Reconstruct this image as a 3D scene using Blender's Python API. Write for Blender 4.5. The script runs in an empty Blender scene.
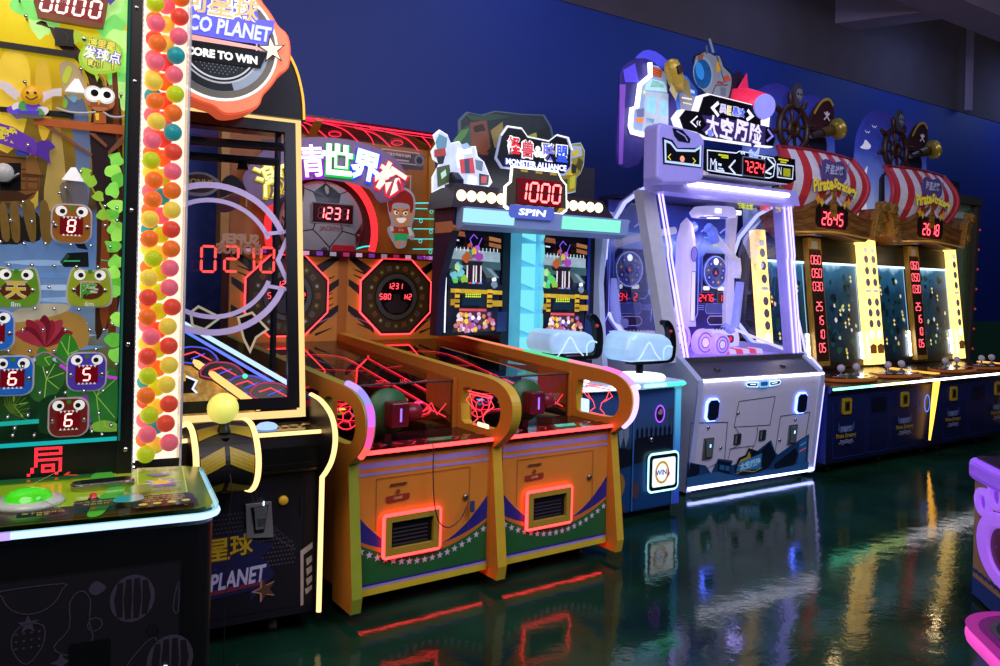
import bpy, math, random
from mathutils import Vector as V, Matrix as MX
from mathutils.geometry import tessellate_polygon
random.seed(7)
PI=math.pi; cos=math.cos; sin=math.sin; rad=math.radians
SC=bpy.context.scene; COL=SC.collection

# ---------------------------------------------------------------- materials
def lin(h):
    h=h.lstrip('#'); c=[int(h[i:i+2],16)/255 for i in (0,2,4)]
    return [((x+.055)/1.055)**2.4 if x>.04045 else x/12.92 for x in c]
_mc={}
def mt(col, r=.45, m=0.0, glow=0.0, spec=.5, nz=.12, bump=0, sc=14.0):
    """paint / plastic / metal with a slight procedural mottling; glow = emission, for light-box print or to lift parts that are no lamps"""
    k=('mt',col,r,m,glow,spec,nz,bump,sc)
    if k in _mc: return _mc[k]
    ma=bpy.data.materials.new('paint_'+col.lstrip('#')); ma.use_nodes=True
    nt=ma.node_tree; b=nt.nodes['Principled BSDF']; c=lin(col)
    b.inputs['Roughness'].default_value=r; b.inputs['Metallic'].default_value=m
    b.inputs['Specular IOR Level'].default_value=spec
    if nz:
        tc=nt.nodes.new('ShaderNodeTexCoord'); n=nt.nodes.new('ShaderNodeTexNoise')
        n.inputs['Scale'].default_value=sc; n.inputs['Detail'].default_value=2
        nt.links.new(tc.outputs['Object'],n.inputs['Vector'])
        mx=nt.nodes.new('ShaderNodeMix'); mx.data_type='RGBA'
        mx.inputs['A'].default_value=[x*(1-nz) for x in c]+[1]
        mx.inputs['B'].default_value=[min(1,x*(1+nz)) for x in c]+[1]
        nt.links.new(n.outputs['Fac'],mx.inputs['Factor'])
        nt.links.new(mx.outputs['Result'],b.inputs['Base Color'])
        if glow: nt.links.new(mx.outputs['Result'],b.inputs['Emission Color'])
        if bump:
            bp=nt.nodes.new('ShaderNodeBump'); bp.inputs['Strength'].default_value=bump; bp.inputs['Distance'].default_value=.01
            nt.links.new(n.outputs['Fac'],bp.inputs['Height']); nt.links.new(bp.outputs['Normal'],b.inputs['Normal'])
    else:
        b.inputs['Base Color'].default_value=c+[1]; b.inputs['Emission Color'].default_value=c+[1]
    b.inputs['Emission Strength'].default_value=glow
    _mc[k]=ma; return ma
def em(col, s=3.0):
    k=('em',col,s)
    if k in _mc: return _mc[k]
    ma=bpy.data.materials.new('light_'+col.lstrip('#')); ma.use_nodes=True
    nt=ma.node_tree; nt.nodes.clear()
    o=nt.nodes.new('ShaderNodeOutputMaterial'); e=nt.nodes.new('ShaderNodeEmission')
    e.inputs['Color'].default_value=lin(col)+[1]; e.inputs['Strength'].default_value=s
    nt.links.new(e.outputs[0],o.inputs['Surface']); _mc[k]=ma; return ma
def glass(tint='#ffffff', refl=1.0, r=.02, op=0.0, opcol='#888888'):
    k=('gl',tint,refl,r,op,opcol)
    if k in _mc: return _mc[k]
    ma=bpy.data.materials.new('clear_glass'); ma.use_nodes=True
    nt=ma.node_tree; nt.nodes.clear()
    o=nt.nodes.new('ShaderNodeOutputMaterial'); t=nt.nodes.new('ShaderNodeBsdfTransparent'); g=nt.nodes.new('ShaderNodeBsdfGlossy')
    t.inputs[0].default_value=lin(tint)+[1]; g.inputs['Roughness'].default_value=r
    f=nt.nodes.new('ShaderNodeFresnel'); f.inputs[0].default_value=1.45
    mu=nt.nodes.new('ShaderNodeMath'); mu.operation='MULTIPLY'; mu.inputs[1].default_value=refl
    nt.links.new(f.outputs[0],mu.inputs[0])
    mx=nt.nodes.new('ShaderNodeMixShader'); nt.links.new(mu.outputs[0],mx.inputs[0]); nt.links.new(t.outputs[0],mx.inputs[1]); nt.links.new(g.outputs[0],mx.inputs[2])
    last=mx
    if op:
        d=nt.nodes.new('ShaderNodeBsdfDiffuse'); d.inputs[0].default_value=lin(opcol)+[1]
        m2=nt.nodes.new('ShaderNodeMixShader'); m2.inputs[0].default_value=op
        nt.links.new(mx.outputs[0],m2.inputs[1]); nt.links.new(d.outputs[0],m2.inputs[2]); last=m2
    nt.links.new(last.outputs[0],o.inputs['Surface']); _mc[k]=ma; return ma
def grad(name, axis, z0, z1, stops, glow=.8, r=.4, noise=.12, sc=5.0, stretch=(1,1,1), spec=.3):
    """procedural print: colour ramp along an object axis, broken up by noise"""
    ma=bpy.data.materials.new(name); ma.use_nodes=True; nt=ma.node_tree; b=nt.nodes['Principled BSDF']; L=nt.links.new
    tc=nt.nodes.new('ShaderNodeTexCoord'); sp=nt.nodes.new('ShaderNodeSeparateXYZ'); L(tc.outputs['Object'],sp.inputs[0])
    mr=nt.nodes.new('ShaderNodeMapRange'); mr.inputs[1].default_value=z0; mr.inputs[2].default_value=z1
    L(sp.outputs['XYZ'.index(axis)],mr.inputs[0])
    mp=nt.nodes.new('ShaderNodeMapping'); mp.inputs['Scale'].default_value=stretch; L(tc.outputs['Object'],mp.inputs[0])
    n=nt.nodes.new('ShaderNodeTexNoise'); n.inputs['Scale'].default_value=sc; n.inputs['Detail'].default_value=4; L(mp.outputs[0],n.inputs['Vector'])
    a=nt.nodes.new('ShaderNodeMath'); a.operation='MULTIPLY_ADD'; a.inputs[1].default_value=noise*2; L(n.outputs['Fac'],a.inputs[0])
    s=nt.nodes.new('ShaderNodeMath'); s.operation='SUBTRACT'; s.inputs[1].default_value=noise; L(mr.outputs[0],s.inputs[0]); L(s.outputs[0],a.inputs[2])
    cr=nt.nodes.new('ShaderNodeValToRGB'); e=cr.color_ramp.elements
    while len(e)<len(stops): e.new(.5)
    for i,(p,c) in enumerate(stops): e[i].position=p; e[i].color=lin(c)+[1]
    L(a.outputs[0],cr.inputs[0]); L(cr.outputs[0],b.inputs['Base Color']); L(cr.outputs[0],b.inputs['Emission Color'])
    b.inputs['Emission Strength'].default_value=glow; b.inputs['Roughness'].default_value=r; b.inputs['Specular IOR Level'].default_value=spec
    return ma
def wood(name, c1, c2, axis='X', sc=6, glow=0, r=.55, bump=.2):
    ma=bpy.data.materials.new(name); ma.use_nodes=True; nt=ma.node_tree; b=nt.nodes['Principled BSDF']; L=nt.links.new
    tc=nt.nodes.new('ShaderNodeTexCoord'); mp=nt.nodes.new('ShaderNodeMapping'); L(tc.outputs['Object'],mp.inputs[0])
    mp.inputs['Scale'].default_value={'X':(1,8,8),'Y':(8,1,8),'Z':(8,8,1)}[axis]
    n=nt.nodes.new('ShaderNodeTexNoise'); n.inputs['Scale'].default_value=sc; n.inputs['Detail'].default_value=5; L(mp.outputs[0],n.inputs['Vector'])
    cr=nt.nodes.new('ShaderNodeValToRGB'); cr.color_ramp.elements[0].position=.3; cr.color_ramp.elements[1].position=.7
    cr.color_ramp.elements[0].color=lin(c1)+[1]; cr.color_ramp.elements[1].color=lin(c2)+[1]
    L(n.outputs['Fac'],cr.inputs[0]); L(cr.outputs[0],b.inputs['Base Color']); L(cr.outputs[0],b.inputs['Emission Color'])
    b.inputs['Emission Strength'].default_value=glow; b.inputs['Roughness'].default_value=r
    bp=nt.nodes.new('ShaderNodeBump'); bp.inputs['Strength'].default_value=bump; bp.inputs['Distance'].default_value=.01
    L(n.outputs['Fac'],bp.inputs['Height']); L(bp.outputs[0],b.inputs['Normal'])
    return ma

# ---------------------------------------------------------------- glyphs
_tc={}
def glyphs(s, bold=0.0, ext=0.0):
    k=(s,bold,ext)
    if k in _tc: return _tc[k]
    c=bpy.data.curves.new('t','FONT'); c.body=s; c.size=1; c.offset=bold; c.extrude=ext; c.resolution_u=2
    o=bpy.data.objects.new('t',c); COL.objects.link(o)
    m=bpy.data.meshes.new_from_object(o.evaluated_get(bpy.context.evaluated_depsgraph_get()))
    vs=[tuple(v.co) for v in m.vertices]; fs=[tuple(p.vertices) for p in m.polygons]
    bpy.data.objects.remove(o); bpy.data.curves.remove(c); bpy.data.meshes.remove(m)
    x0=min(v[0] for v in vs); x1=max(v[0] for v in vs); y0=min(v[1] for v in vs); y1=max(v[1] for v in vs)
    _tc[k]=(vs,fs,x0,x1,y0,y1); return _tc[k]
SEG={'0':'abcdef','1':'bc','2':'abged','3':'abgcd','4':'fgbc','5':'afgcd','6':'afgedc','7':'abc','8':'abcdefg','9':'abcdfg','H':'fbgec','-':'g','S':'afgcd'}

class PL:
    """a drawing plane: origin o, unit u (right), v (up), normal n (towards the viewer)"""
    def __init__(self,o,u=(1,0,0),v=(0,0,1),s=1):
        self.s=s; s=self; s.o=V(o); s.u=V(u).normalized(); s.v=V(v).normalized(); s.n=s.u.cross(s.v); s.h=.0008; s.dh=.0008
    def at(s,x,y,h): return s.o+s.u*(x*s.s)+s.v*(y*s.s)+s.n*h
    def up(s): s.h+=s.dh; return s.h
def circ(cx,cy,r,n=24,ry=None,a0=0,a1=2*PI,rot=0):
    ry=r if ry is None else ry; full=abs(a1-a0-2*PI)<1e-6; k=n if full else n+1; out=[]
    for i in range(k):
        a=a0+(a1-a0)*i/n; x,y=r*cos(a),ry*sin(a)
        out.append((cx+x*cos(rot)-y*sin(rot),cy+x*sin(rot)+y*cos(rot)))
    return out
def rrect(x0,y0,x1,y1,r,n=5):
    o=[]
    for cx,cy,a in ((x1-r,y1-r,0),(x0+r,y1-r,PI/2),(x0+r,y0+r,PI),(x1-r,y0+r,1.5*PI)):
        o+=[(cx+r*cos(a+PI/2*i/n),cy+r*sin(a+PI/2*i/n)) for i in range(n+1)]
    return o
def star(cx,cy,R,r=None,n=5,rot=PI/2):
    r=R*.42 if r is None else r
    return [(cx+(R if i%2==0 else r)*cos(rot+PI*i/n),cy+(R if i%2==0 else r)*sin(rot+PI*i/n)) for i in range(2*n)]
def cham(x0,y0,x1,y1,c): return [(x0+c,y0),(x1-c,y0),(x1,y0+c),(x1,y1-c),(x1-c,y1),(x0+c,y1),(x0,y1-c),(x0,y0+c)]
def smooth(pts,k=4,closed=True):
    """Catmull-Rom resample"""
    n=len(pts); out=[]
    for i in range(n if closed else n-1):
        P=[pts[(i+j)%n] if closed else pts[min(max(i+j,0),n-1)] for j in (-1,0,1,2)]
        for t in range(k):
            t/=k
            out.append(tuple(.5*((2*P[1][d])+(-P[0][d]+P[2][d])*t+(2*P[0][d]-5*P[1][d]+4*P[2][d]-P[3][d])*t*t+(-P[0][d]+3*P[1][d]-3*P[2][d]+P[3][d])*t**3) for d in range(len(pts[0]))))
    if not closed: out.append(tuple(pts[-1]))
    return out
def blob(cx,cy,r,n=14,j=.25,ry=None,seed=None):
    rn=random.Random(seed if seed is not None else random.random()); ry=ry or r
    return smooth([(cx+r*(1+rn.uniform(-j,j))*cos(2*PI*i/n),cy+ry*(1+rn.uniform(-j,j))*sin(2*PI*i/n)) for i in range(n)],3)
def rot2(pts,cx,cy,a): return [(cx+(x-cx)*cos(a)-(y-cy)*sin(a),cy+(x-cx)*sin(a)+(y-cy)*cos(a)) for x,y in pts]

class G:
    def __init__(s): s.v=[]; s.f=[]; s.mi=[]; s.ms=[]; s.sm=[]
    def m(s,ma):
        if ma not in s.ms: s.ms.append(ma)
        return s.ms.index(ma)
    def add(s,vs,fs,ma,smooth=False):
        b=len(s.v); s.v+=[tuple(p) for p in vs]; k=s.m(ma)
        for f in fs: s.f.append([b+i for i in f]); s.mi.append(k); s.sm.append(smooth)
    # ---- solids
    def box(s,x0,x1,y0,y1,z0,z1,ma):
        vs=[(x,y,z) for x in (x0,x1) for y in (y0,y1) for z in (z0,z1)]
        s.add(vs,[(0,1,3,2),(4,6,7,5),(0,4,5,1),(2,3,7,6),(0,2,6,4),(1,5,7,3)],ma); return s
    def prism(s,poly,axis,a,b,ma,side=None,holes=()):
        """poly in the two other axes (x: y,z  y: x,z  z: x,y), extruded from a to b"""
        def P(p,t): return {'x':(t,p[0],p[1]),'y':(p[0],t,p[1]),'z':(p[0],p[1],t)}[axis]
        s._ext(poly,lambda p,t:P(p,t),a,b,ma,side,holes); return s
    def _ext(s,poly,P,a,b,ma,side=None,holes=()):
        loops=[list(poly)]+[list(h) for h in holes]; flat=[p for l in loops for p in l]; n=len(flat)
        if holes: tri=tessellate_polygon([[V((p[0],p[1],0)) for p in l] for l in loops])
        elif n>4: tri=tessellate_polygon([[V((p[0],p[1],0)) for p in poly]])
        else: tri=[tuple(range(n))]
        s.add([P(p,a) for p in flat],[tuple(t) for t in tri],ma)
        s.add([P(p,b) for p in flat],[tuple(t) for t in tri],ma)
        for l in loops:
            k=len(l); vs=[P(p,a) for p in l]+[P(p,b) for p in l]
            s.add(vs,[(i,(i+1)%k,k+(i+1)%k,k+i) for i in range(k)],side or ma)
    def tube(s,path,r,ma,closed=False,n=6,sm=True,caps=True):
        path=[V(p) for p in path]; k=len(path); vs=[]; prev=None
        for i,p in enumerate(path):
            a=path[(i-1)%k] if closed or i>0 else p; b=path[(i+1)%k] if closed or i<k-1 else p
            t=(b-a).normalized()
            if prev is None: q=V((0,0,1)) if abs(t.z)<.9 else V((1,0,0)); u=t.cross(q).normalized()
            else: u=(prev-t*prev.dot(t)).normalized()
            prev=u; w=t.cross(u); rr=r[i] if isinstance(r,(list,tuple)) else r
            vs+=[p+u*rr*cos(2*PI*j/n)+w*rr*sin(2*PI*j/n) for j in range(n)]
        fs=[]
        for i in range(k if closed else k-1):
            for j in range(n):
                a=i*n+j; b=i*n+(j+1)%n; c=((i+1)%k)*n+(j+1)%n; d=((i+1)%k)*n+j; fs.append((a,b,c,d))
        if not closed and caps: fs+=[tuple(range(n)),tuple((k-1)*n+j for j in range(n))]
        s.add(vs,fs,ma,sm); return s
    def lathe(s,prof,c,ma,axis='z',n=24,sm=True):
        """profile [(r,h)] turned about an axis through c"""
        c=V(c); vs=[]; k=len(prof)
        ax={'z':(V((1,0,0)),V((0,1,0)),V((0,0,1))),'y':(V((1,0,0)),V((0,0,1)),V((0,-1,0))),'x':(V((0,1,0)),V((0,0,1)),V((1,0,0)))}[axis] if isinstance(axis,str) else axis
        for r,h in prof:
            vs+=[c+ax[0]*r*cos(2*PI*j/n)+ax[1]*r*sin(2*PI*j/n)+ax[2]*h for j in range(n)]
        fs=[(i*n+j,i*n+(j+1)%n,(i+1)*n+(j+1)%n,(i+1)*n+j) for i in range(k-1) for j in range(n)]
        if prof[0][0]>1e-5: fs.append(tuple(range(n)))
        if prof[-1][0]>1e-5: fs.append(tuple((k-1)*n+j for j in range(n)))
        s.add(vs,fs,ma,sm); return s
    def ball(s,c,r,ma,n=14,sc=(1,1,1)):
        c=V(c); vs=[]; m=n//2
        for i in range(m+1):
            t=PI*i/m
            vs+=[c+V((r*sc[0]*sin(t)*cos(2*PI*j/n),r*sc[1]*sin(t)*sin(2*PI*j/n),r*sc[2]*cos(t))) for j in range(n)]
        s.add(vs,[(i*n+j,i*n+(j+1)%n,(i+1)*n+(j+1)%n,(i+1)*n+j) for i in range(m) for j in range(n)],ma,True); return s
    def ribbon(s,path,nrm,w,ma,closed=False):
        """flat band along a 3D path, width w, lying perpendicular to nrm"""
        path=[V(p) for p in path]; nrm=V(nrm); k=len(path); vs=[]
        for i,p in enumerate(path):
            a=path[(i-1)%k] if closed or i>0 else p; b=path[(i+1)%k] if closed or i<k-1 else p
            u=(b-a).cross(nrm).normalized()*w/2; vs+=[p-u,p+u]
        s.add(vs,[(2*i,2*i+1,2*((i+1)%k)+1,2*((i+1)%k)) for i in range(k if closed else k-1)],ma); return s
    # ---- prints on a plane
    def poly(s,pl,pts,ma,h=None,thick=0):
        h=pl.up() if h is None else h
        if thick: s._ext(pts,lambda p,t:pl.at(p[0],p[1],t),h-thick,h,ma); return s
        n=len(pts); tri=tessellate_polygon([[V((p[0],p[1],0)) for p in pts]]) if n>4 else [tuple(range(n))]
        s.add([pl.at(x,y,h) for x,y in pts],[tuple(t) for t in tri],ma); return s
    def quad(s,pl,x0,y0,x1,y1,ma,h=None): return s.poly(pl,[(x0,y0),(x1,y0),(x1,y1),(x0,y1)],ma,h)
    def disc(s,pl,cx,cy,r,ma,ry=None,n=22,h=None): return s.poly(pl,circ(cx,cy,r,n,ry),ma,h)
    def line(s,pl,pts,w,ma,closed=False,h=None):
        h=pl.up() if h is None else h; k=len(pts); vs=[]
        for i,p in enumerate(pts):
            a=pts[(i-1)%k] if closed or i>0 else p; b=pts[(i+1)%k] if closed or i<k-1 else p
            d1=V((p[0]-a[0],p[1]-a[1])); d2=V((b[0]-p[0],b[1]-p[1]))
            d=(d1.normalized() if d1.length>1e-9 else d2.normalized())+(d2.normalized() if d2.length>1e-9 else d1.normalized())
            if d.length<1e-6: d=d2
            d.normalize(); nn=V((-d.y,d.x))
            e=d1.normalized() if d1.length>1e-9 else d
            cs=max(.4,abs(V((-e.y,e.x)).dot(nn))); nn=nn*(w/2/cs)
            vs+=[pl.at(p[0]-nn.x,p[1]-nn.y,h),pl.at(p[0]+nn.x,p[1]+nn.y,h)]
        s.add(vs,[(2*i,2*i+1,2*((i+1)%k)+1,2*((i+1)%k)) for i in range(k if closed else k-1)],ma); return s
    def text(s,pl,t,cx,cy,hh,ma,bold=.012,w=None,rot=0,ext=0,h=None,shear=0,mir=False):
        """t centred on (cx,cy), letters hh tall (or fitted to width w)"""
        vs,fs,x0,x1,y0,y1=glyphs(t,bold,ext)
        sy=hh/(y1-y0); sx=w/(x1-x0) if w else sy; h=pl.up() if h is None else h
        out=[]
        for x,y,z in vs:
            a=(x-(x0+x1)/2)*sx; b=(y-(y0+y1)/2)*sy; a+=shear*b
            if mir: a=-a
            a,b=a*cos(rot)-b*sin(rot),a*sin(rot)+b*cos(rot)
            out.append(pl.at(cx+a,cy+b,h+(z+ext)*sy))
        s.add(out,fs,ma); return s
    def seg7(s,pl,t,cx,cy,hh,ma,off=None,pitch=None,slant=.08,h=None,wt=.13):
        h=pl.up() if h is None else h
        w=hh*.52; pitch=pitch or hh*.78; x=cx-pitch*(len(t)-1)/2
        for ch in t:
            on=SEG.get(ch,'')
            T=wt*hh; hw=w/2; q=hh/2; g=.02*hh
            S={'a':((-hw,q),(hw,q)),'d':((-hw,-q),(hw,-q)),'g':((-hw,0),(hw,0)),'b':((hw,q),(hw,0)),'c':((hw,0),(hw,-q)),'f':((-hw,q),(-hw,0)),'e':((-hw,0),(-hw,-q))}
            for k,((ax,ay),(bx,by)) in S.items():
                ma_=ma if k in on else off
                if not ma_: continue
                d=V((bx-ax,by-ay)); L=d.length; d/=L; nn=V((-d.y,d.x))*T/2; e=d*(T/2)
                A=V((ax,ay))+d*g; B=V((bx,by))-d*g
                P=[A,A+e+nn,B-e+nn,B,B-e-nn,A+e-nn]
                s.poly(pl,[(x+p.x+slant*p.y,cy+p.y) for p in P],ma_,h)
            x+=pitch
        return s
    def build(s,name,parent=None,bevel=0,seg=2,loc=None):
        me=bpy.data.meshes.new(name); me.from_pydata(s.v,[],s.f)
        for ma in s.ms: me.materials.append(ma)
        me.polygons.foreach_set('material_index',s.mi); me.polygons.foreach_set('use_smooth',s.sm); me.update()
        o=bpy.data.objects.new(name,me); COL.objects.link(o)
        if parent is not None: o.parent=parent
        if loc: o.location=loc
        if bevel:
            import bmesh
            bm=bmesh.new(); bm.from_mesh(me); bmesh.ops.remove_doubles(bm,verts=bm.verts,dist=1e-5); bmesh.ops.recalc_face_normals(bm,faces=bm.faces)
            bmesh.ops.dissolve_limit(bm,angle_limit=rad(1),verts=bm.verts,edges=bm.edges,delimit={'MATERIAL'})
            bm.to_mesh(me); bm.free()
            b=o.modifiers.new('edge','BEVEL'); b.width=bevel; b.segments=seg; b.limit_method='ANGLE'; b.angle_limit=rad(40)
        return o
def thing(name,label,cat,loc=(0,0,0),rz=0,group=None):
    o=bpy.data.objects.new(name,None); COL.objects.link(o); o.empty_display_size=.1
    o.location=loc; o.rotation_euler=(0,0,rz); o['label']=label; o['category']=cat
    if group: o['group']=group
    return o
def tag(o,label,cat,group=None):
    o['label']=label; o['category']=cat
    if group: o['group']=group
    return o
def struct(o): o['kind']='structure'; return o
def dupe(o,parent):
    c=o.copy(); COL.objects.link(c); c.parent=parent
    for ch in o.children: dupe(ch,c)
    return c
def lamp(name,kind,loc,energy,color,size=1,rot=(0,0,0),sy=None):
    d=bpy.data.lights.new(name,kind); d.energy=energy; d.color=color
    if kind=='AREA':
        d.size=size
        if sy: d.shape='RECTANGLE'; d.size_y=sy
    elif kind in('POINT','SPOT'): d.shadow_soft_size=size
    o=bpy.data.objects.new(name,d); COL.objects.link(o); o.location=loc; o.rotation_euler=rot; return o
# ---------------------------------------------------------------- camera, room, light
cd=bpy.data.cameras.new('camera'); cam=bpy.data.objects.new('camera',cd); COL.objects.link(cam)
cam.location=(0,0,1.70); cam.rotation_mode='QUATERNION'
cam.rotation_quaternion=(MX.Rotation(PI/2,4,'X')@MX.Rotation(.025,4,'Z')).to_quaternion()
cd.sensor_width=36; cd.lens=28.8; cd.shift_y=-.053; cd.clip_end=100
SC.camera=cam
SC.view_settings.view_transform='Standard'; SC.view_settings.look='None'
try:
    SC.cycles.use_denoising=True; SC.cycles.max_bounces=6; SC.cycles.transparent_max_bounces=16; SC.cycles.sample_clamp_indirect=4; SC.cycles.caustics_reflective=False; SC.cycles.caustics_refractive=False
except Exception: pass
W=bpy.data.worlds.new('dark_hall'); SC.world=W; W.use_nodes=True
bg=W.node_tree.nodes['Background']; bg.inputs[0].default_value=(.20,.26,.55,1); bg.inputs[1].default_value=.05

def floor_mat():
    ma=bpy.data.materials.new('dark_green_epoxy'); ma.use_nodes=True; nt=ma.node_tree; b=nt.nodes['Principled BSDF']; L=nt.links.new
    tc=nt.nodes.new('ShaderNodeTexCoord')
    n=nt.nodes.new('ShaderNodeTexNoise'); n.inputs['Scale'].default_value=1.6; n.inputs['Detail'].default_value=6; L(tc.outputs['Object'],n.inputs['Vector'])
    cr=nt.nodes.new('ShaderNodeValToRGB'); e=cr.color_ramp.elements
    e[0].position=.3; e[0].color=lin('#07180f')+[1]; e[1].position=.75; e[1].color=lin('#163c2c')+[1]
    L(n.outputs['Fac'],cr.inputs[0]); L(cr.outputs[0],b.inputs['Base Color'])
    n2=nt.nodes.new('ShaderNodeTexNoise'); n2.inputs['Scale'].default_value=7; n2.inputs['Detail'].default_value=4; L(tc.outputs['Object'],n2.inputs['Vector'])
    mr=nt.nodes.new('ShaderNodeMapRange'); mr.inputs[3].default_value=.03; mr.inputs[4].default_value=.13; L(n.outputs['Fac'],mr.inputs[0]); L(mr.outputs[0],b.inputs['Roughness'])
    n3=nt.nodes.new('ShaderNodeTexNoise'); n3.inputs['Scale'].default_value=45; L(tc.outputs['Object'],n3.inputs['Vector'])
    ad=nt.nodes.new('ShaderNodeMath'); ad.operation='MULTIPLY_ADD'; ad.inputs[1].default_value=.18; L(n3.outputs['Fac'],ad.inputs[0]); L(n2.outputs['Fac'],ad.inputs[2])
    bp=nt.nodes.new('ShaderNodeBump'); bp.inputs['Strength'].default_value=.15; bp.inputs['Distance'].default_value=.012; L(ad.outputs[0],bp.inputs['Height']); L(bp.outputs[0],b.inputs['Normal'])
    b.inputs['Specular IOR Level'].default_value=.16; b.inputs['IOR'].default_value=1.5
    return ma
WA=rad(34.4); wo=V((2.94,7.2,0)); ux=V((cos(WA),sin(WA),0)); uy=V((-sin(WA),cos(WA),0))
def wp(x,y,z): return wo+ux*x+uy*y+V((0,0,z))
g=G(); g.box(-6,16,-5,20,-.1,0,floor_mat()); struct(g.build('floor'))
# back wall: blue above, green dado below, along the machines' own direction
YB=2.0
wallm=bpy.data.materials.new('blue_and_green_wall'); wallm.use_nodes=True; nt=wallm.node_tree; b=nt.nodes['Principled BSDF']
tc=nt.nodes.new('ShaderNodeTexCoord'); sp=nt.nodes.new('ShaderNodeSeparateXYZ'); nt.links.new(tc.outputs['Object'],sp.inputs[0])
gt=nt.nodes.new('ShaderNodeMath'); gt.operation='GREATER_THAN'; gt.inputs[1].default_value=1.22; nt.links.new(sp.outputs[2],gt.inputs[0])
nz=nt.nodes.new('ShaderNodeTexNoise'); nz.inputs['Scale'].default_value=60; nt.links.new(tc.outputs['Object'],nz.inputs['Vector'])
mx=nt.nodes.new('ShaderNodeMix'); mx.data_type='RGBA'; mx.inputs['A'].default_value=lin('#24583a')+[1]; mx.inputs['B'].default_value=lin('#07297a')+[1]
nt.links.new(gt.outputs[0],mx.inputs['Factor']); nt.links.new(mx.outputs['Result'],b.inputs['Base Color'])
bp=nt.nodes.new('ShaderNodeBump'); bp.inputs['Strength'].default_value=.1; nt.links.new(nz.outputs['Fac'],bp.inputs['Height']); nt.links.new(bp.outputs[0],b.inputs['Normal'])
b.inputs['Roughness'].default_value=.6
g=G(); P=[wp(-9,YB,0),wp(13,YB,0),wp(13,YB+.2,0),wp(-9,YB+.2,0)]
T=[p+V((0,0,4.5)) for p in P]
g.add([p for p in P+T],[(0,1,2,3),(4,5,6,7),(0,1,5,4),(1,2,6,5),(2,3,7,6),(3,0,4,7)],wallm); struct(g.build('wall_back'))
dk=mt('#3c343c',.9,nz=.2,sc=3,glow=.15)  # faint glow put into the colour of the unlit band and ceiling
# dark upper band (dropped soffit face) and ceiling slab
g=G(); P=[wp(-9,YB-.012,4.5),wp(13,YB-.012,4.5),wp(13,YB+.3,4.5),wp(-9,YB+.3,4.5)]; T=[p+V((0,0,1.5)) for p in P]
g.add([p for p in P+T],[(0,1,2,3),(4,5,6,7),(0,1,5,4),(1,2,6,5),(2,3,7,6),(3,0,4,7)],dk); struct(g.build('trim_1'))
g=G(); g.box(-9,20,-6,24,6.0,6.2,dk); struct(g.build('ceiling'))
def beam(name,x0,x1,y0,y1,z0,z1,m):
    g=G(); vs=[wp(x,y,z) for x in (x0,x1) for y in (y0,y1) for z in (z0,z1)]
    g.add(vs,[(0,1,3,2),(4,6,7,5),(0,4,5,1),(2,3,7,6),(0,2,6,4),(1,5,7,3)],m); struct(g.build(name))
LZ=5.2
bm_=mt('#8a7c98',.85,nz=.15,sc=3,glow=.05)  # beams emit faintly, standing in for light from below
def skew(name,q,z0,z1,m):
    g=G(); vs=[wp(x,y,z0) for x,y in q]+[wp(x,y,z1) for x,y in q]
    g.add(vs,[(3,2,1,0),(4,5,6,7),(0,1,5,4),(1,2,6,5),(2,3,7,6),(3,0,4,7)],m); struct(g.build(name))
skew('trim_2',[(3.05,2.0),(3.52,2.0),(3.95,1.04),(3.50,1.04)],LZ,6.0,bm_)
skew('trim_3',[(-9,1.05),(13,1.05),(13,.55),(-9,.55)],LZ,6.0,bm_)
skew('trim_4',[(6.35,1.9),(6.47,1.9),(6.47,1.84),(6.35,1.84)],4.5,6.0,bm_)
# unseen fill lamps added overhead for the machine fronts and the blue wall
lamp('added_front_fill','AREA',(-1.2,.6,4.6),170,(1,.86,.82),3.0,(rad(28),0,rad(-10)))
lamp('added_aisle_fill','AREA',(3.4,2.6,4.9),260,(.72,.74,1),3.5,(rad(30),0,rad(25)))
for i,(x,e) in enumerate([(-2.2,9),(1.2,9),(4.6,14),(8.2,20)]):
    p=wp(x,.9,5.0); lamp('added_wall_fill','AREA',p,e,(.25,.4,1),1.2,(rad(35),0,WA))
# ---------------------------------------------------------------- football table machine (two stations)
def seg_display(parent,name,pl,t,cx,cy,hh,w=None,bgc='#2a0006',on=None,frame=None,glow=.6,pitch=None,slant=.08,off='#4a0a10',fh=None):
    g=G(); w=w or hh*.9*len(t); fh=fh or hh*1.7
    if frame: g.poly(pl,rrect(cx-w/2-.1*hh,cy-fh/2-.1*hh,cx+w/2+.1*hh,cy+fh/2+.1*hh,.15*hh),frame,h=.004,thick=.004)
    pl2=PL(pl.o+pl.n*.0045,pl.u,pl.v,pl.s)
    g.quad(pl2,cx-w/2,cy-fh/2,cx+w/2,cy+fh/2,mt(bgc,.2,glow=glow,nz=0),h=.0003)
    g.seg7(pl2,t,cx,cy,hh,on or em('#ff3040',4),mt(off,.4,glow=.4,nz=0) if off else None,pitch=pitch,slant=slant,h=.0012)
    return g.build(name,parent)
C=thing('football_arcade_machine','long orange two-station football arcade machine with green star skirts and a curved lit sign','arcade machine',(-.72,3.93,0),rad(35))
OR=mt('#cc7e2a',.42,nz=.06); ORD=mt('#b86a22',.45,nz=.08); YE=mt('#c9b02e',.4); GRN=mt('#1c5a2a',.5); BLK=mt('#0c0b0d',.35); NAVY=mt('#25257a',.4); LAV=mt('#9a86c8',.4)
REDL=em('#ff3636',5.5); REDT=em('#ff2a3c',2.2)
# lower cabinet and back
g=G(); g.box(.03,1.77,.02,2.15,.10,.80,OR); g.build('cabinet',C,.004)
g=G(); g.box(.05,1.75,.12,2.1,.05,.10,BLK)
for x in (.12,.88,1.66): g.lathe([(.03,0),(.03,.06)],(x,.2,0),BLK)
g.build('plinth',C)
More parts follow.
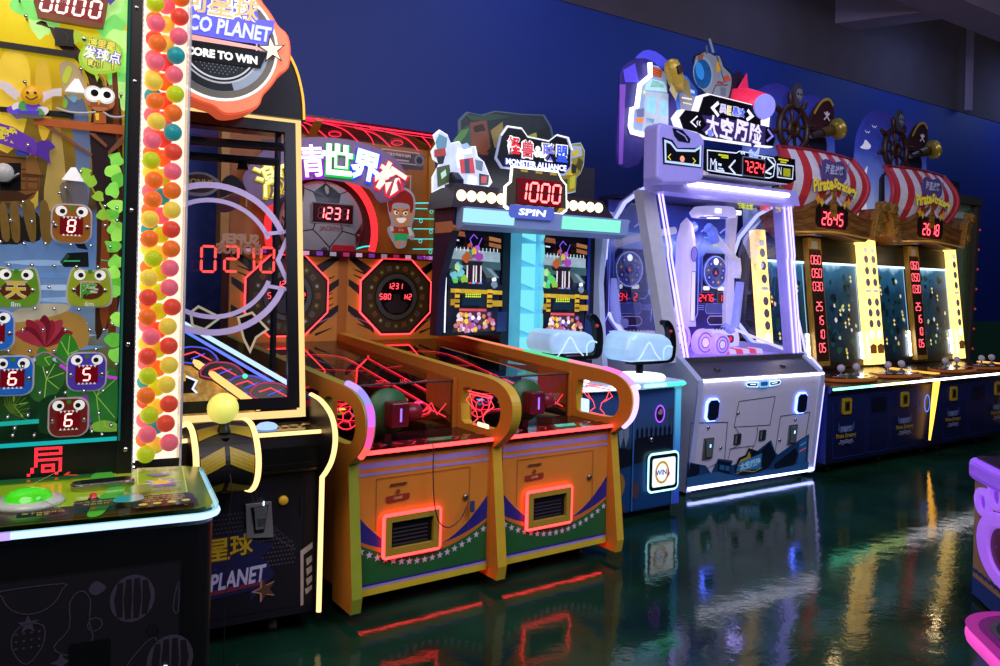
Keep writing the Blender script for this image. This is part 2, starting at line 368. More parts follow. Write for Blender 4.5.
# front panels, one per station
for k,(x0,x1) in enumerate(((.06,.84),(.94,1.73))):
    pl=PL((x0,.018,0)); w=x1-x0
    g=G(); g.quad(pl,0,.10,w,.81,OR)
    g.quad(pl,0,.735,w,.765,LAV); g.quad(pl,0,.70,w,.715,LAV)
    arc=lambda d:[(w*t/16,.30+d+.34*(2*(t/16-.47))**2*.55+.04*(t/16-.5)) for t in range(17)]
    def sag(z0,a): return [(w*t/16,z0+a*(2*t/16-1)**2) for t in range(17)]
    g.poly(pl,sag(.275,.235)+[(w,.10),(0,.10)],NAVY)
    g.poly(pl,sag(.285,.10)+[(w,.10),(0,.10)],ORD)
    g.poly(pl,sag(.255,.115)+[(w,.10),(0,.10)],GRN)
    for i in range(17):
        t=(i+.5)/17; z=.225+.115*(2*t-1)**2
        if t*w<w: g.poly(pl,star(t*w,z,.021),mt('#c9b8cc',.5,nz=0),h=.006)
    for i in range(26):      # lattice on the green skirt
        a=i*w/26
        g.line(pl,[(a,.155),(min(w,a+.05),.205)],.003,mt('#3f8a3c',.5),h=.0055); g.line(pl,[(a,.205),(min(w,a+.05),.155)],.003,mt('#3f8a3c',.5),h=.0055)
    g.quad(pl,0,.10,w,.135,YE,h=.0065); g.quad(pl,0,.135,w,.148,LAV,h=.0065); g.quad(pl,0,.148,w,.158,NAVY,h=.0065)
    dk_=mt('#7a4a16',.5)
    g.line(pl,[(.10,.42),(.10,.68),(w-.12,.68),(w-.12,.33)],.003,dk_)
    g.poly(pl,[(.155,.585),(.29,.59),(.29,.562),(.275,.556),(.17,.552),(.155,.558)],mt('#8c2f1d',.5)); g.text(pl,'GAME',.223,.572,.014,mt('#e0b060',.5)); g.poly(pl,circ(.222,.605,.012,8),mt('#8c2f1d',.5))
    g.poly(pl,rrect(.175,.636,.27,.648,.005),mt('#5a3a12',.5)); g.disc(pl,.18,.642,.006,mt('#cfc6b0',.3,1)); g.disc(pl,.265,.642,.006,mt('#cfc6b0',.3,1))
    g.build('front_panel',C)
    # lit ticket window
    g=G(); X=.146 if k==0 else .17; a,b_=X,X+.315
    g.prism([(x0+a,.285),(x0+b_,.285),(x0+b_,.485),(x0+a,.485)],'y',-.012,.015,mt('#a8862a',.4),holes=[[(x0+a+.035,.32),(x0+b_-.035,.32),(x0+b_-.035,.455),(x0+a+.035,.455)]])
    fr=g.build('ticket_window',C)
    g=G(); pl3=PL((x0,.0165,0)); g.tube([(x0+p[0],-.004,p[1]) for p in rrect(a-.008,.277,b_+.008,.493,.015)],.0085,REDL,True,n=6); g.build('light_border',fr)
    g=G(); g.quad(pl3,a+.03,.315,b_-.03,.46,mt('#141016',.15,nz=0),h=.0075); 
    for q in range(5): g.quad(pl3,a+.05,.33+q*.02,b_-.06,.338+q*.02,mt('#3a3236',.3),h=.008)
    g.build('opening',fr)
    g=G(); lx=x0+w-.145; g.lathe([(.0,-.001),(.016,0),(.016,.012),(.006,.016),(0,.016)],(lx,.018,.52),mt('#8a8378',.3,.9),'y',16); g.build('lock',C)
    # counter deck with dark glossy print and red light line along its lip
    g=G(); g.box(x0-.02,x1+.02,-.005,.40,.80,.826,mt('#1d0f14',.12,nz=.3)); 
    pt=PL((x0,-.004,.8265),(1,0,0),(0,1,0))
    for q in range(9):
        cx=.06+q*w/9; g.line(pt,[(cx,.05+.03*(q%3)),(cx+.05,.09+.02*(q%2)),(cx+.02,.14)],.008,mt('#b02a3a',.3,glow=.7))
    g.poly(pt,[(.42,.06),(.56,.05),(.60,.12),(.45,.13)],mt('#1d6a4a' if k==0 else '#37c0a0',.2,glow=.5))
    g.build('counter',C)
    g=G(); g.tube([(x0-.01,-.012,.822),(x1+.01,-.012,.822)],.011,REDL); g.build('light_strip',C)
    g=G(); g.tube([(x0,.040,.096),(x1,.040,.096)],.005,em('#ff3434',9)); g.build('underside_light',C)
    # ball launcher
    gx=x0+.24 if k==0 else x0+.27; c=(gx,.17,1.0)
    g=G(); g.lathe([(0,-.015),(.125,-.015),(.125,.015),(0,.015)],(gx,.19,.985),mt('#24582c',.5),'y',24); g.lathe([(.02,.2),(.02,.9)],(gx,.2,.1),BLK) if 0 else None
    g.box(gx-.02,gx+.02,.17,.21,.826,.87,BLK)
    la=g.build('ball_launcher',C)
    g=G(); g.box(gx-.03,gx+.075,.08,.17,.915,1.045,mt('#5e0e1c',.3)); g.build('launcher_body',la,.008)
    g=G(); g.lathe([(.0,0),(.04,0),(.045,.03),(.04,.075),(.028,.09),(0,.09)],(gx+.075,.125,.985),mt('#741226',.35),'x',16); g.build('launcher_knob',la)
    g=G(); g.box(gx+.02,gx+.030,.076,.08,.945,1.015,em('#9a70ff',1.5)); g.build('light_slot',la)
# side plates: long rail, round handle with an opening, flared foot
def sideplate(x,w,edge):
    out=[(2.16,1.26),(2.16,1.16)]+[(.40,1.085),(.40,.80),(.16,.80),(.16,.055),(-.06,.055),(-.075,.13),(.005,.77),(-.07,.82)]
    arc=smooth([(-.07,.82),(-.14,.885),(-.172,.965),(-.165,1.045),(-.11,1.105),(-.02,1.14),(.10,1.155)],4,False)
    poly=out[:-1]+arc+[(.35,1.165)]
    hole=smooth([(.33,1.06),(.20,1.07),(.06,1.072),(-.03,1.05),(-.062,.985),(-.05,.92),(0,.875),(.12,.865),(.24,.865),(.33,.875)],2)
    g=G(); g.prism(poly,'x',x,x+w,OR,side=edge,holes=[hole]); return g.build('side_plate',C,0)
EDG=mt('#c7a22a',.4)
pls=[sideplate(0.0,.055,mt('#8f9a2c',.4)),sideplate(.86,.06,EDG),sideplate(1.745,.055,EDG)]
for i,x in enumerate((0.0,.86,1.745)):
    # rainbow light edge round the handles, trophy outline in the opening
    arc=smooth([(-.07,.82),(-.14,.885),(-.172,.965),(-.165,1.045),(-.11,1.105),(-.02,1.14),(.10,1.155)],4,False)
    if i!=1:
        cols=['#ff5a50','#ff4a90','#c060ff','#8a80ff','#b090ff'] if i==0 else ['#e8c0ff']*3+['#c090ff','#ff70c0']
        n=len(arc)-1
        for q in range(5):
            seg=arc[q*n//5:(q+1)*n//5+1]; g=G(); g.tube([(x+.028,y-.006*(y<0),z+.004) for y,z in seg],.018,em(cols[q],1.6)); g.build('edge_light',pls[i])
        g=G(); rail=[(.10,1.163),(.9,1.20),(2.1,1.264)]
        if i==2:
            for q,(a,b,c) in enumerate((((.10,1.162),(.45,1.178),'#ff9ac0'),((.45,1.178),(.95,1.2),'#60e8a0'),((.95,1.2),(2.1,1.258),'#ff9070'))):
                g=G(); g.tube([(x+.028,a[0],a[1]),(x+.028,b[0],b[1])],.010,em(c,1.1)); g.build('edge_light',pls[i])
    if i>0:
        g=G(); pt=PL((x-.004,0,0),(0,-1,0),(0,0,1))
        cup=[(-.24,1.04),(-.21,.98),(-.165,.945),(-.15,.91),(-.19,.885),(-.19,.872),(-.06,.872),(-.06,.885),(-.10,.91),(-.09,.945),(-.045,.98),(-.02,1.04)]
        g.line(pt,cup,.007,em('#ff4a50',2.0),True); g.line(pt,[(-.24,1.03),(-.275,1.0),(-.2,.96)],.006,em('#ff4a50',2)); g.line(pt,[(-.02,1.03),(.01,1.0),(-.06,.96)],.006,em('#ff4a50',2))
        g.line(pt,[(-.26,1.055),(0,1.055)],.006,em('#ff4a50',2)); g.build('trophy_outline',pls[i])
        g=G(); g.poly(pt,rrect(-.15,.868,-.03,.895,.01) if i==1 else rrect(-.28,.87,-.20,.955,.008),em('#fff0c8' if i==1 else '#cfe4ff',1.3)); g.build('lamp_panel',pls[i])
# playfields under glass
for k,(x0,x1) in enumerate(((.06,.86),(.92,1.745))):
    g=G(); g.add([(x0,.40,.88),(x1,.40,.88),(x1,2.13,1.13),(x0,2.13,1.13)],[(0,1,2,3)],mt('#160a10',.12,nz=.3,spec=.7))
    sl=V((0,1.73,.25)).normalized(); pt=PL((x0,.40,.882),(1,0,0),sl); w=x1-x0
    for q in range(3): g.line(pt,[(.06,.35+q*.4),(w*.4,.42+q*.4),(w-.08,.30+q*.4)],.008,REDT)
    g.line(pt,rrect(.05,.06,w-.05,1.6,.2),.012,REDT,True)
    for q in range(7): g.line(pt,[(.1+q*.09,.1),(.12+q*.09,1.5)],.003,mt('#5a1420',.3,glow=.3))
    for q in range(8):
        c=['#40ff90','#ffcf40','#40b0ff','#ff50c0'][q%4]; g.poly(pt,rrect(.08+q*.085,.22+.03*(q%2),.13+q*.085,.26+.03*(q%2),.01),em(c,1.3))
    for q,cx in enumerate((.2,.58)):   # footballs drawn in light
        g.line(pt,circ(cx,.35,.075,18),.006,REDT,True); g.line(pt,circ(cx,.35,.03,5),.005,REDT,True)
        for a in range(5): g.line(pt,[(cx+.03*cos(a*1.2566),.35+.03*sin(a*1.2566)),(cx+.075*cos(a*1.2566),.35+.075*sin(a*1.2566))],.005,REDT)
    g.build('playfield',C)
    g=G(); g.add([(x0,.385,1.10),(x1,.385,1.10),(x1,2.13,1.20),(x0,2.13,1.20)],[(0,1,2,3)],glass(refl=1.0)); g.build('top_glass',C)
    g=G(); g.add([(x0,.385,.83),(x1,.385,.83),(x1,.385,1.10),(x0,.385,1.10)],[(0,1,2,3)],glass(refl=.9)); fg=g.build('front_glass',C)
    g=G(); g.tube([(x0,.38,1.102),(x1,.38,1.102)],.007,mt('#8f7a80',.25,.8)); g.build('glass_edge',fg)
    g=G(); pt=PL((x0,.384,0)); w=x1-x0
    for cx in (.10,): g.line(pt,circ(cx,.94,.07,20),.007,REDT,True); g.line(pt,circ(cx,.94,.032,5),.006,REDT,True); [g.line(pt,[(cx+.032*cos(a*1.2566),.94+.032*sin(a*1.2566)),(cx+.07*cos(a*1.2566),.94+.07*sin(a*1.2566))],.006,REDT) for a in range(5)]
    g.build('football_decal',fg); g=G(); g.line(pt,[(w-.40,.90),(w-.36,.99),(w-.32,.94),(w-.27,1.0),(w-.24,.93),(w-.18,.98),(w-.14,.91),(w-.08,.97)],.006,REDT); g.line(pt,[(w-.42,.96),(w-.3,.90),(w-.2,.95),(w-.08,.89)],.006,REDT)
    g.build('player_decal',fg)
    # posts at the corners of the box
    for xx in (x0-.005,x1-.035):
        g=G(); g.box(xx,xx+.04,.37,.40,.82,1.115,ORD); g.build('corner_post',C)
    g=G(); g.add([(x1-.002,.40,.83),(x1-.002,.40,1.10),(x1-.002,.75,1.12),(x1-.002,.75,.9)],[(0,1,2,3)],mt('#c5602a',.5,glow=.10)); g.build('inner_cheek',C)
# back board: lower half with the octagon dials
g=G(); g.box(.02,1.78,2.13,2.32,.80,1.86,ORD); pl=PL((0,2.129,0))
for cx in (.445,1.345):
    g.quad(pl,cx-.42,1.20,cx+.40,1.84,mt('#b8742a',.45,glow=.16),h=.001)  # glow lifts this panel in place of light falling on it
    for sgn in (-1,1):
        rn=random.Random(5+sgn)
        for q in range(3):
            a=cx+sgn*.30; z=1.30+q*.2
            g.poly(pl,[(a-.12*sgn,z-.05),(a+.11*sgn,z+.05*sgn*sgn+.08),(a+.11*sgn,z+.18),(a-.10*sgn,z+.06)],mt('#15120f',.5),h=.002)
        for q in range(9):
            z=1.24+rn.random()*.5; a=cx+sgn*(.16+rn.random()*.1)
            g.poly(pl,[(a,z),(a+.12*sgn,z+.05),(a+.14*sgn,z+.065),(a,z+.02)],mt('#15120f',.5),h=.0025)
        g.line(pl,[(cx+.22*sgn,1.33),(cx+.40*sgn,1.40)],.008,mt('#8a7a90',.5),h=.003)
g.build('back_board',C)
for cx in (.445,1.345):
    cz=1.545; g=G(); pl=PL((0,2.127,0))
    def octo(R,rz=None): return [(cx+R*1.0*cos(PI/8+PI/4*i),cz+(rz or R)*sin(PI/8+PI/4*i)) for i in range(8)]
    g.poly(pl,octo(.335,.32),mt('#3a0a10',.4),h=.020,thick=.02); 
    g.poly(pl,octo(.315,.30),mt('#3f2e16',.4,glow=.15),h=.0205)
    for q in range(20):
        a=2*PI*q/20; p=rot2([(cx+.215,cz-.022),(cx+.255,cz-.022),(cx+.255,cz+.022),(cx+.215,cz+.022)],cx,cz,a); g.poly(pl,p,mt(['#6a4a22','#574018'][q%2],.5,glow=.15),h=.0212)
        p=rot2([(cx+.225,cz-.01),(cx+.245,cz-.01),(cx+.245,cz+.01),(cx+.225,cz+.01)],cx,cz,a); g.poly(pl,p,mt(['#8a2626','#999','#2a3c7a','#8a7a3a'][q%4] if q%4!=1 else '#999999',.5,glow=.15),h=.0218)
    g.disc(pl,cx,cz,.195,mt('#171214',.4),h=.0216); g.disc(pl,cx,cz,.185,mt('#55504f',.4,glow=.06),h=.0222); g.disc(pl,cx,cz,.148,mt('#141013',.35),h=.0228)
    g.poly(pl,[(cx-.03,cz+.02),(cx+.03,cz+.02),(cx+.03,cz-.02),(cx+.11,cz-.06),(cx+.06,cz-.13),(cx-.06,cz-.13),(cx-.11,cz-.06),(cx-.03,cz-.02)],mt('#3c3739',.4),h=.0234)
    pl4=PL((0,2.100,0))
    for t,dx,dz in (('1231',-.02,.085),('580',-.105,0.0),('H2',.10,0.0)): g.seg7(pl4,t,cx+dx,cz+dz,.042,em('#ff4048',4),None,pitch=.036,h=.001)
    d=g.build('octagon_dial',C)
    g=G(); o1=[(x,2.114,z) for x,z in octo(.338,.323)]; g.tube(o1,.009,em('#ff3a3e',4.5),True); g.build('light_rim',d)
# acrylic ledge between the two halves
g=G(); g.box(.0,1.80,2.05,2.13,1.84,1.89,glass('#c9a0b0',1.2,op=.25,opcol='#4a3038'))
for q in range(16):
    x=.1+q*.107; g.box(x,x+.05,2.046,2.05,1.85,1.88,mt(['#d0a0c0','#7a3aa0','#9a90a0','#a03060'][q%4],.3,glow=.5))
g.text(PL((0,2.045,0)),'TICKETS',1.62,1.865,.03,mt('#d060e0',.4,glow=.9)); g.build('acrylic_ledge',C)
# upper half
g=G(); g.box(.02,1.78,2.36,2.42,1.86,2.86,ORD); pl=PL((0,2.359,0))
g.quad(pl,.08,1.88,1.72,2.82,mt('#9a5a1e',.5,glow=.10),h=.001); g.poly(pl,[(.3,2.55),(1.7,2.62),(1.7,2.75),(.3,2.72)],mt('#5a4a4e',.4),h=.002)
for q in range(10): g.line(pl,[(1.35+q*.02,2.60),(1.55+q*.02,2.74)],.004,mt('#3b3338',.4),h=.003)
g.line(pl,rrect(1.30,2.66,1.66,2.76,.02),.008,mt('#b0a4a8',.4,glow=.2),True,h=.0035); g.text(pl,'足球世界杯开战啦',1.46,2.725,.028,mt('#d0b0b0',.4,glow=.3),h=.004); g.quad(pl,1.36,2.675,1.56,2.69,mt('#a89a9c',.4,glow=.15),h=.004)
g.disc(pl,1.66,2.70,.05,mt('#6f6a70',.4,glow=.2),h=.004); g.disc(pl,1.66,2.70,.03,mt('#2c2a30',.4),h=.0045)
g.line(pl,[(1.38,2.56),(1.58,2.56),(1.58,2.3)],.012,mt('#b8a8ac',.4,glow=.15),h=.0036)
g.line(pl,[(.20,2.56),(.2,2.2)],.012,mt('#b8a8ac',.4,glow=.15),h=.0036)
g.build('upper_board',C)
for x in (.0,1.74):
    g=G(); g.prism([(2.42,1.86),(2.30,1.86),(2.33,2.74),(2.19,2.87),(2.21,2.92),(2.42,2.82)],'x',x,x+.06,mt('#b8801f',.4)); g.build('bracket',C)
g=G(); g.prism([(2.40,2.72),(2.20,2.88),(2.20,2.915),(2.40,2.78)],'x',.66,.72,mt('#a8741c',.4)); g.build('bracket',C)
g=G(); g.prism([(2.40,2.765),(2.20,2.905),(2.20,2.92),(2.40,2.78)],'x',-.03,1.83,glass('#b06070',.7,op=.45,opcol='#7a2038'))
pt=PL((0,2.396,2.766),(1,0,0),V((0,-.20,.14)).normalized()); pt.n=V((0,-.57,-.82))
N=em('#ff2c4c',2.2)
for cx in (.2,.75,1.3): g.line(pt,smooth([(cx-.30,.20),(cx-.1,.16),(cx+.1,.03)],5,False),.007,N); g.line(pt,smooth([(cx-.18,.225),(cx+.15,.17),(cx+.35,.04)],5,False),.007,N); g.line(pt,circ(cx+.12,.10,.05,16,ry=.028),.006,N,True); g.line(pt,smooth([(cx+.3,.21),(cx+.42,.12),(cx+.5,.02)],5,False),.006,N)
g.line(pt,[(-.03,.238),(1.83,.238)],.014,N); g.line(pt,[(-.03,.21),(1.83,.21)],.006,N); g.build('canopy',C)
# big ball with its jackpot display
bc=(.775,2.34,2.10)
g=G(); n=36; vs=[]; R=.34
prof=[(R*sin(a),-.05-.10*cos(a)+.10*cos(PI/2)) for a in [PI/2*i/8 for i in range(9)]]
g.lathe([(0,.17)]+[(R*sin(PI/2*i/8),.05+.12*cos(PI/2*i/8)) for i in range(1,9)]+[(R,0)],bc,mt('#8d878d',.45,glow=.10),'y',n)
def onball(u,v,lift=.004):
    r=min(1,math.hypot(u,v)/R); return (bc[0]+u,bc[1]-(.05+.12*math.sqrt(max(0,1-r*r)))-lift,bc[2]+v)
def patch(cx,cy,r,a0=0,n=5,ma=None):
    P=[(cx+r*cos(a0+2*PI*i/n),cy+r*sin(a0+2*PI*i/n)) for i in range(n)]; k=R*.99
    P=[(x*min(1,k/math.hypot(x,y)),y*min(1,k/math.hypot(x,y))) for x,y in P]
    vs=[onball(cx*min(1,.96*R/max(1e-6,math.hypot(cx,cy))),cy*min(1,.96*R/max(1e-6,math.hypot(cx,cy))))]
    m=6
    for i in range(n):
        for t in range(m):
            a=P[i]; b=P[(i+1)%n]; vs.append(onball(a[0]+(b[0]-a[0])*t/m,a[1]+(b[1]-a[1])*t/m))
    q=len(vs)-1; g.add(vs,[(0,1+i,1+(i+1)%q) for i in range(q)],ma or mt('#191519',.4))
patch(0,.20,.12,PI/2)
for a in (-.25,.9+PI/2*1.0,PI+.25,-.9-.1,-PI+.9+.1): patch(.40*cos(a),.40*sin(a),.15,a+PI)
for a,b in (((0,.30),(0,.34)),((.11,.24),(.26,.30)),((-.11,.24),(-.26,.30)),((.07,.11),(.12,-.05)),((-.07,.11),(-.12,-.05)),((.12,-.05),(.27,-.08)),((-.12,-.05),(-.27,-.08)),((.12,-.05),(.02,-.18)),((-.12,-.05),(.02,-.18)),((.02,-.18),(.03,-.36))):
    g.tube([onball(a[0]+(b[0]-a[0])*t/4,a[1]+(b[1]-a[1])*t/4,.002) for t in range(5)],.004,mt('#191519',.4),n=4)
ba=g.build('giant_football',C)
pl=PL((bc[0],bc[1]-.175,bc[2]))
g=G(); g.text(pl,'JACKPOT',0.03,-.04,.045,mt('#7d4640',.4,glow=.2),bold=.02); g.poly(pl,rrect(.03,-.33,.22,-.16,.02),mt('#8c0a1c',.3,glow=.4)); g.poly(pl,circ(-.03,-.21,.03,8),mt('#3d2a3a',.4)); g.quad(pl,-.08,-.29,.0,-.25,mt('#5b3440',.4)); g.build('print',ba)
seg_display(ba,'score_display',PL((bc[0],bc[1]-.17,bc[2])),'1231',0.035,.08,.085,w=.33,frame=mt('#7d7580',.3),on=em('#ff6068',5))
# red light arch round the ball
g=G(); g.tube([(bc[0]+.44*cos(a),2.27,2.05+.46*sin(a)) for a in [rad(-18+216*i/40) for i in range(41)]],.03,em('#ff3038',1.5),n=8); g.build('light_arch',C)
g=G(); pl=PL((bc[0],2.33,2.05)); g.poly(pl,circ(0,0,.44,40,.46,rad(-15),rad(195)),mt('#20181c',.5),h=.001); g.build('arch_backing',C)
# sign letters on their clear plate
sg=G(); pl=PL((0,2.20,0))
outl=smooth([(.12,2.40),(.28,2.62),(.52,2.73),(.83,2.77),(1.12,2.75),(1.36,2.66),(1.46,2.50),(1.36,2.35),(1.22,2.30),(1.12,2.40),(.85,2.44),(.58,2.42),(.42,2.28),(.30,2.20),(.20,2.26)],3)
sg.poly(pl,outl,mt('#7a6088',.4,glow=.22),h=0,thick=.012); sp_=sg.build('sign_plate',C)
for ch,x,z,a,hc,c in zip('激情世界杯',(.335,.60,.835,1.08,1.295),(2.41,2.565,2.60,2.575,2.49),(24,8,0,-10,-26),('#fff3a0','#ffffff','#f0fff4','#dcecff','#ffd8c4'),('#d8c020','#a018e0','#10c048','#2848ff','#ff2038')):
    g=G(); g.text(pl,ch,x+.008,z-.006,.262,em(c,1.25),bold=.022 if ch in '激情' else .04,rot=rad(a),ext=.05,h=.001); lt=g.build('sign_letter',sp_)
    g=G(); g.text(pl,ch,x,z,.245,em(hc,1.7),bold=.018 if ch in '激情' else .042,rot=rad(a),h=.030); g.build('letter_face',lt)
# cut-out cartoon player
g=G(); pl=PL((1.42,2.22,2.14),s=.72); SK=mt('#c98a5e',.5,glow=.35); HR=mt('#8e1f14',.5,glow=.35); DKC=mt('#1a1216',.5)
g.poly(pl,smooth([(-.17,.30),(-.12,.40),(.05,.42),(.17,.34),(.19,.18),(.17,.05),(.15,-.03),(.19,-.12),(.16,-.18),(.10,-.16),(.07,-.26),(-.03,-.28),(-.08,-.22),(-.13,-.15),(-.16,-.06),(-.11,-.01),(-.15,.12)],3),mt('#b9aeb8',.4,glow=.2),h=.002,thick=.008)
g.poly(pl,smooth([(-.11,.16),(.13,.18),(.12,.04),(.05,-.03),(-.02,-.03),(-.08,.04)],3),SK,h=.003)
g.poly(pl,smooth([(-.15,.14),(-.16,.28),(-.08,.38),(.05,.39),(.15,.32),(.16,.18),(.12,.13),(.11,.22),(.0,.24),(-.10,.22),(-.12,.13)],3),HR,h=.0036)
g.disc(pl,.155,.13,.022,SK,h=.0033)
for ex in (-.055,.06):
    g.disc(pl,ex,.125,.030,mt('#f4efe8',.4,glow=.4),ry=.026,h=.004); g.disc(pl,ex+.006,.122,.014,DKC,h=.0044)
g.line(pl,[(-.10,.165),(-.02,.14)],.014,HR,h=.0046); g.line(pl,[(.02,.14),(.10,.17)],.014,HR,h=.0046)
g.poly(pl,smooth([(-.05,.06),(.07,.07),(.05,.025),(.0,.01),(-.03,.025)],3),mt('#f4efe8',.4,glow=.5),h=.004); g.line(pl,[(.0,.10),(.012,.082),(-.005,.08)],.006,mt('#9a5f3c',.5),h=.004)
g.poly(pl,smooth([(-.12,-.03),(.0,-.04),(.13,-.02),(.10,-.12),(-.08,-.12)],3),mt('#b03a28',.5,glow=.3),h=.0034); g.text(pl,'010',.01,-.07,.03,mt('#d0c0b0',.4,glow=.3),h=.004)
g.poly(pl,[(-.13,-.04),(-.09,-.03),(-.08,-.09),(-.13,-.09)],mt('#d8d0d0',.5,glow=.2),h=.0038); g.poly(pl,[(.09,-.03),(.13,-.03),(.17,-.12),(.12,-.13)],mt('#c9e8d8',.5,glow=.3),h=.0038)
g.poly(pl,[(-.08,-.11),(.10,-.11),(.09,-.20),(.02,-.18),(-.07,-.20)],mt('#25a060',.5,glow=.5),h=.0042); g.poly(pl,[(-.04,-.19),(.0,-.19),(.0,-.26),(-.04,-.26)],SK,h=.0032); g.poly(pl,[(.05,-.19),(.08,-.19),(.08,-.23),(.05,-.23)],SK,h=.0032)
pc=g.build('player_cutout',C)
pl=PL((1.42,2.27,2.12)); TQ=em('#38d8d8',1.4)
g=G(); g.line(pl,[(.10,.20),(.33,.22),(.36,.18),(.36,-.25)],.010,TQ,h=.001)
for q in range(5): g.line(pl,[(.15,.16-q*.085),(.362,.17-q*.085)],.007,TQ,h=.001); cx_=.32 if q%2==0 else .22; g.line(pl,circ(cx_,.145-q*.085,.015,10),.005,TQ,True,h=.0015)
g.build('neon_circuit',C)
g=G(); g.line(pl,smooth([(-.42,-.22),(-.3,-.18),(-.2,-.17)],3,False),.012,TQ,h=.001); g.build('neon_line',C)
# light that the red tubes throw on the cabinet front
g=G(); 
# hanging cord
g=G(); g.tube(smooth([(.47,.05,.836),(.462,-.012,.842),(.46,-.034,.80),(.46,-.034,.70),(.475,-.034,.52),(.51,-.03,.42),(.57,-.03,.385),(.64,-.03,.42),(.685,-.024,.49),(.695,-.012,.515)],5,False),.0032,mt('#3a1a2e',.5)); g.box(.71,.735,-.02,-.012,.44,.50,mt('#2c3a66',.5)); 
M_=MX.Translation((-.72,3.93,0))@MX.Rotation(rad(35),4,'Z'); g.v=[tuple(M_@V(p)) for p in g.v]
tag(g.build('key_cord'),'thin dark cord with a key looping down the orange front of the nearer football station','cord')
# ---------------------------------------------------------------- ball-drop machine with the jungle panel
A=thing('ball_drop_machine','tall jungle-themed ball-drop machine at the far left with black console and green button','arcade machine',(-.93,2.62,0),rad(26))
BK=mt('#0b0a0e',.35,nz=.1); BK2=mt('#15121a',.45,nz=.1); SCR=mt('#b8b4b0',.25,1)
XL=-1.45
def ctop(d,z0=0): # console outline with rounded front corners
    r=.07; dd=.028+d; return [(XL,.66),(XL,-d)]+[(.028-r+(r+d)*cos(t),r-(r+d)*sin(t)) for t in [PI/2-PI/2*i/8 for i in range(9)]][0:]+[(dd,.56)]+[(dd-.08+.08*cos(t),.56+.08*sin(t)) for t in [PI/2*i/6 for i in range(1,7)]]
g=G(); g.prism([(x-.006 if x>-.5 else x,y+.01) for x,y in ctop(-.005)],'z',.06,.875,BK); g.build('console',A)
g=G(); pl=PL((0,-.0,0)); pd=PL((0,.013,0))
g.quad(pd,-1.3,.30-.25,-.085,.765,BK2,h=.004); g.line(pd,[(-1.3,.765),(-.085,.765),(-.085,.05)],.006,mt('#05040a',.5),h=.0045)
PR=mt('#3a3346',.5,nz=.1)
def melon(cx,cz,r):
    g.poly(pd,circ(cx,cz,r,24,r*1.15),PR,h=.005)
    for q in (-.6,-.2,.2,.6): g.poly(pd,[(cx+r*q*.9-.008,cz+r*.98*math.sqrt(1-(q*.9)**2)),(cx+r*q*.9+.008,cz+r*.98*math.sqrt(1-(q*.9)**2)),(cx+r*q*1.05+.012,cz),(cx+r*q*.9+.008,cz-r*.98*math.sqrt(1-(q*.9)**2)),(cx+r*q*.9-.008,cz-r*.98*math.sqrt(1-(q*.9)**2)),(cx+r*q*1.05-.012,cz)],BK2,h=.0056)
melon(-.225,.665,.065); melon(-.11,.45,.07); melon(-.9,.55,.09)
def ol(pts): g.line(pd,smooth(pts,3),.0035,PR,True,h=.005)
ol([(-.44,.55),(-.40,.60),(-.40,.68),(-.37,.71),(-.345,.68),(-.345,.61),(-.335,.56),(-.36,.52),(-.41,.52)])
g.poly(pd,smooth([(-.35,.71),(-.33,.735),(-.30,.71),(-.33,.69)],3),PR,h=.005)
ol([(-.55,.60),(-.52,.63),(-.47,.62),(-.47,.56),(-.51,.51),(-.545,.55)]); g.poly(pd,star(-.51,.63,.03,.012,5),PR,h=.005)
for q in range(12): g.disc(pd,-.54+.02*(q%4),.56+.022*(q//4),.004,PR,n=6,h=.005)
ol(circ(-.50,.74,.08,14,a0=PI,a1=2*PI)); ol(circ(-.62,.33,.08,12)); ol([(-.24,.44),(-.20,.50),(-.16,.53),(-.14,.48),(-.16,.41),(-.20,.38)]); ol(circ(-.30,.35,.075,12)); ol(circ(-.48,.38,.09,14)); ol([(-.105,.62),(-.09,.70),(-.09,.6)]); ol(circ(-.33,.60,.02,10))
ol([(-.37,.47),(-.33,.49),(-.35,.44)]); g.poly(pd,star(-.42,.50,.03,.012,4),PR,h=.005)
for q in range(9): a=2*PI*q/9; g.disc(pd,-.165+.016*cos(a),.555+.016*sin(a),.004,mt('#0a0910'),n=6,h=.006)
g.disc(pd,-.165,.555,.004,mt('#0a0910'),n=6,h=.006)
g.poly(pd,rrect(-.40,.46,-.285,.55,.006),mt('#040306',.4),h=.006)
dr=g.build('front_door',A)
g=G(); g.lathe([(0,-.001),(.012,0),(.012,.012),(.005,.016),(0,.016)],(-.125,.008,.43),SCR,'y',16); g.build('lock',dr)
# lit rim and printed top
g=G(); o1=ctop(.0); rim=[(x,y,.905) for x,y in o1[1:]]
n=len(rim)
g.tube(rim,.0125,em('#a9c4ff',2.0),n=8); lr=g.build('light_rim',A)
g=G(); g.tube([(XL,-.001,.905),(-.56,-.001,.905)],.0132,em('#a48cff',1.8),n=8); g.build('light_tint',lr)
g=G(); g.prism(ctop(.006),'z',.915,.93,glass('#bfe0c0',.8))
g.build('top_plate',A)
top=grad('jungle_print','X',-.9,0,[(0,'#5c7a12'),(.45,'#7da21c'),(.7,'#8a9a24'),(1,'#3d5a14')],glow=.28,sc=6,r=.15)
g=G(); pt=PL((0,0,.9302),(1,0,0),(0,1,0))
g.poly(pt,ctop(-.012),top,h=0)
g.poly(pt,[(XL,.01),(-.06,.01),(-.03,.04),(-.03,.14),(-.3,.17),(-.6,.18),(XL,.17)],mt('#3a2414',.15,nz=.4,glow=.12))
for q in range(4): g.line(pt,[(XL,.03+q*.035),(-.05,.03+q*.035)],.003,mt('#2a180c',.2))
g.poly(pt,[(XL,.64),(-.28,.64),(-.30,.55),(-.9,.52),(XL,.50)],mt('#1d5a2c',.15,nz=.4,glow=.15))
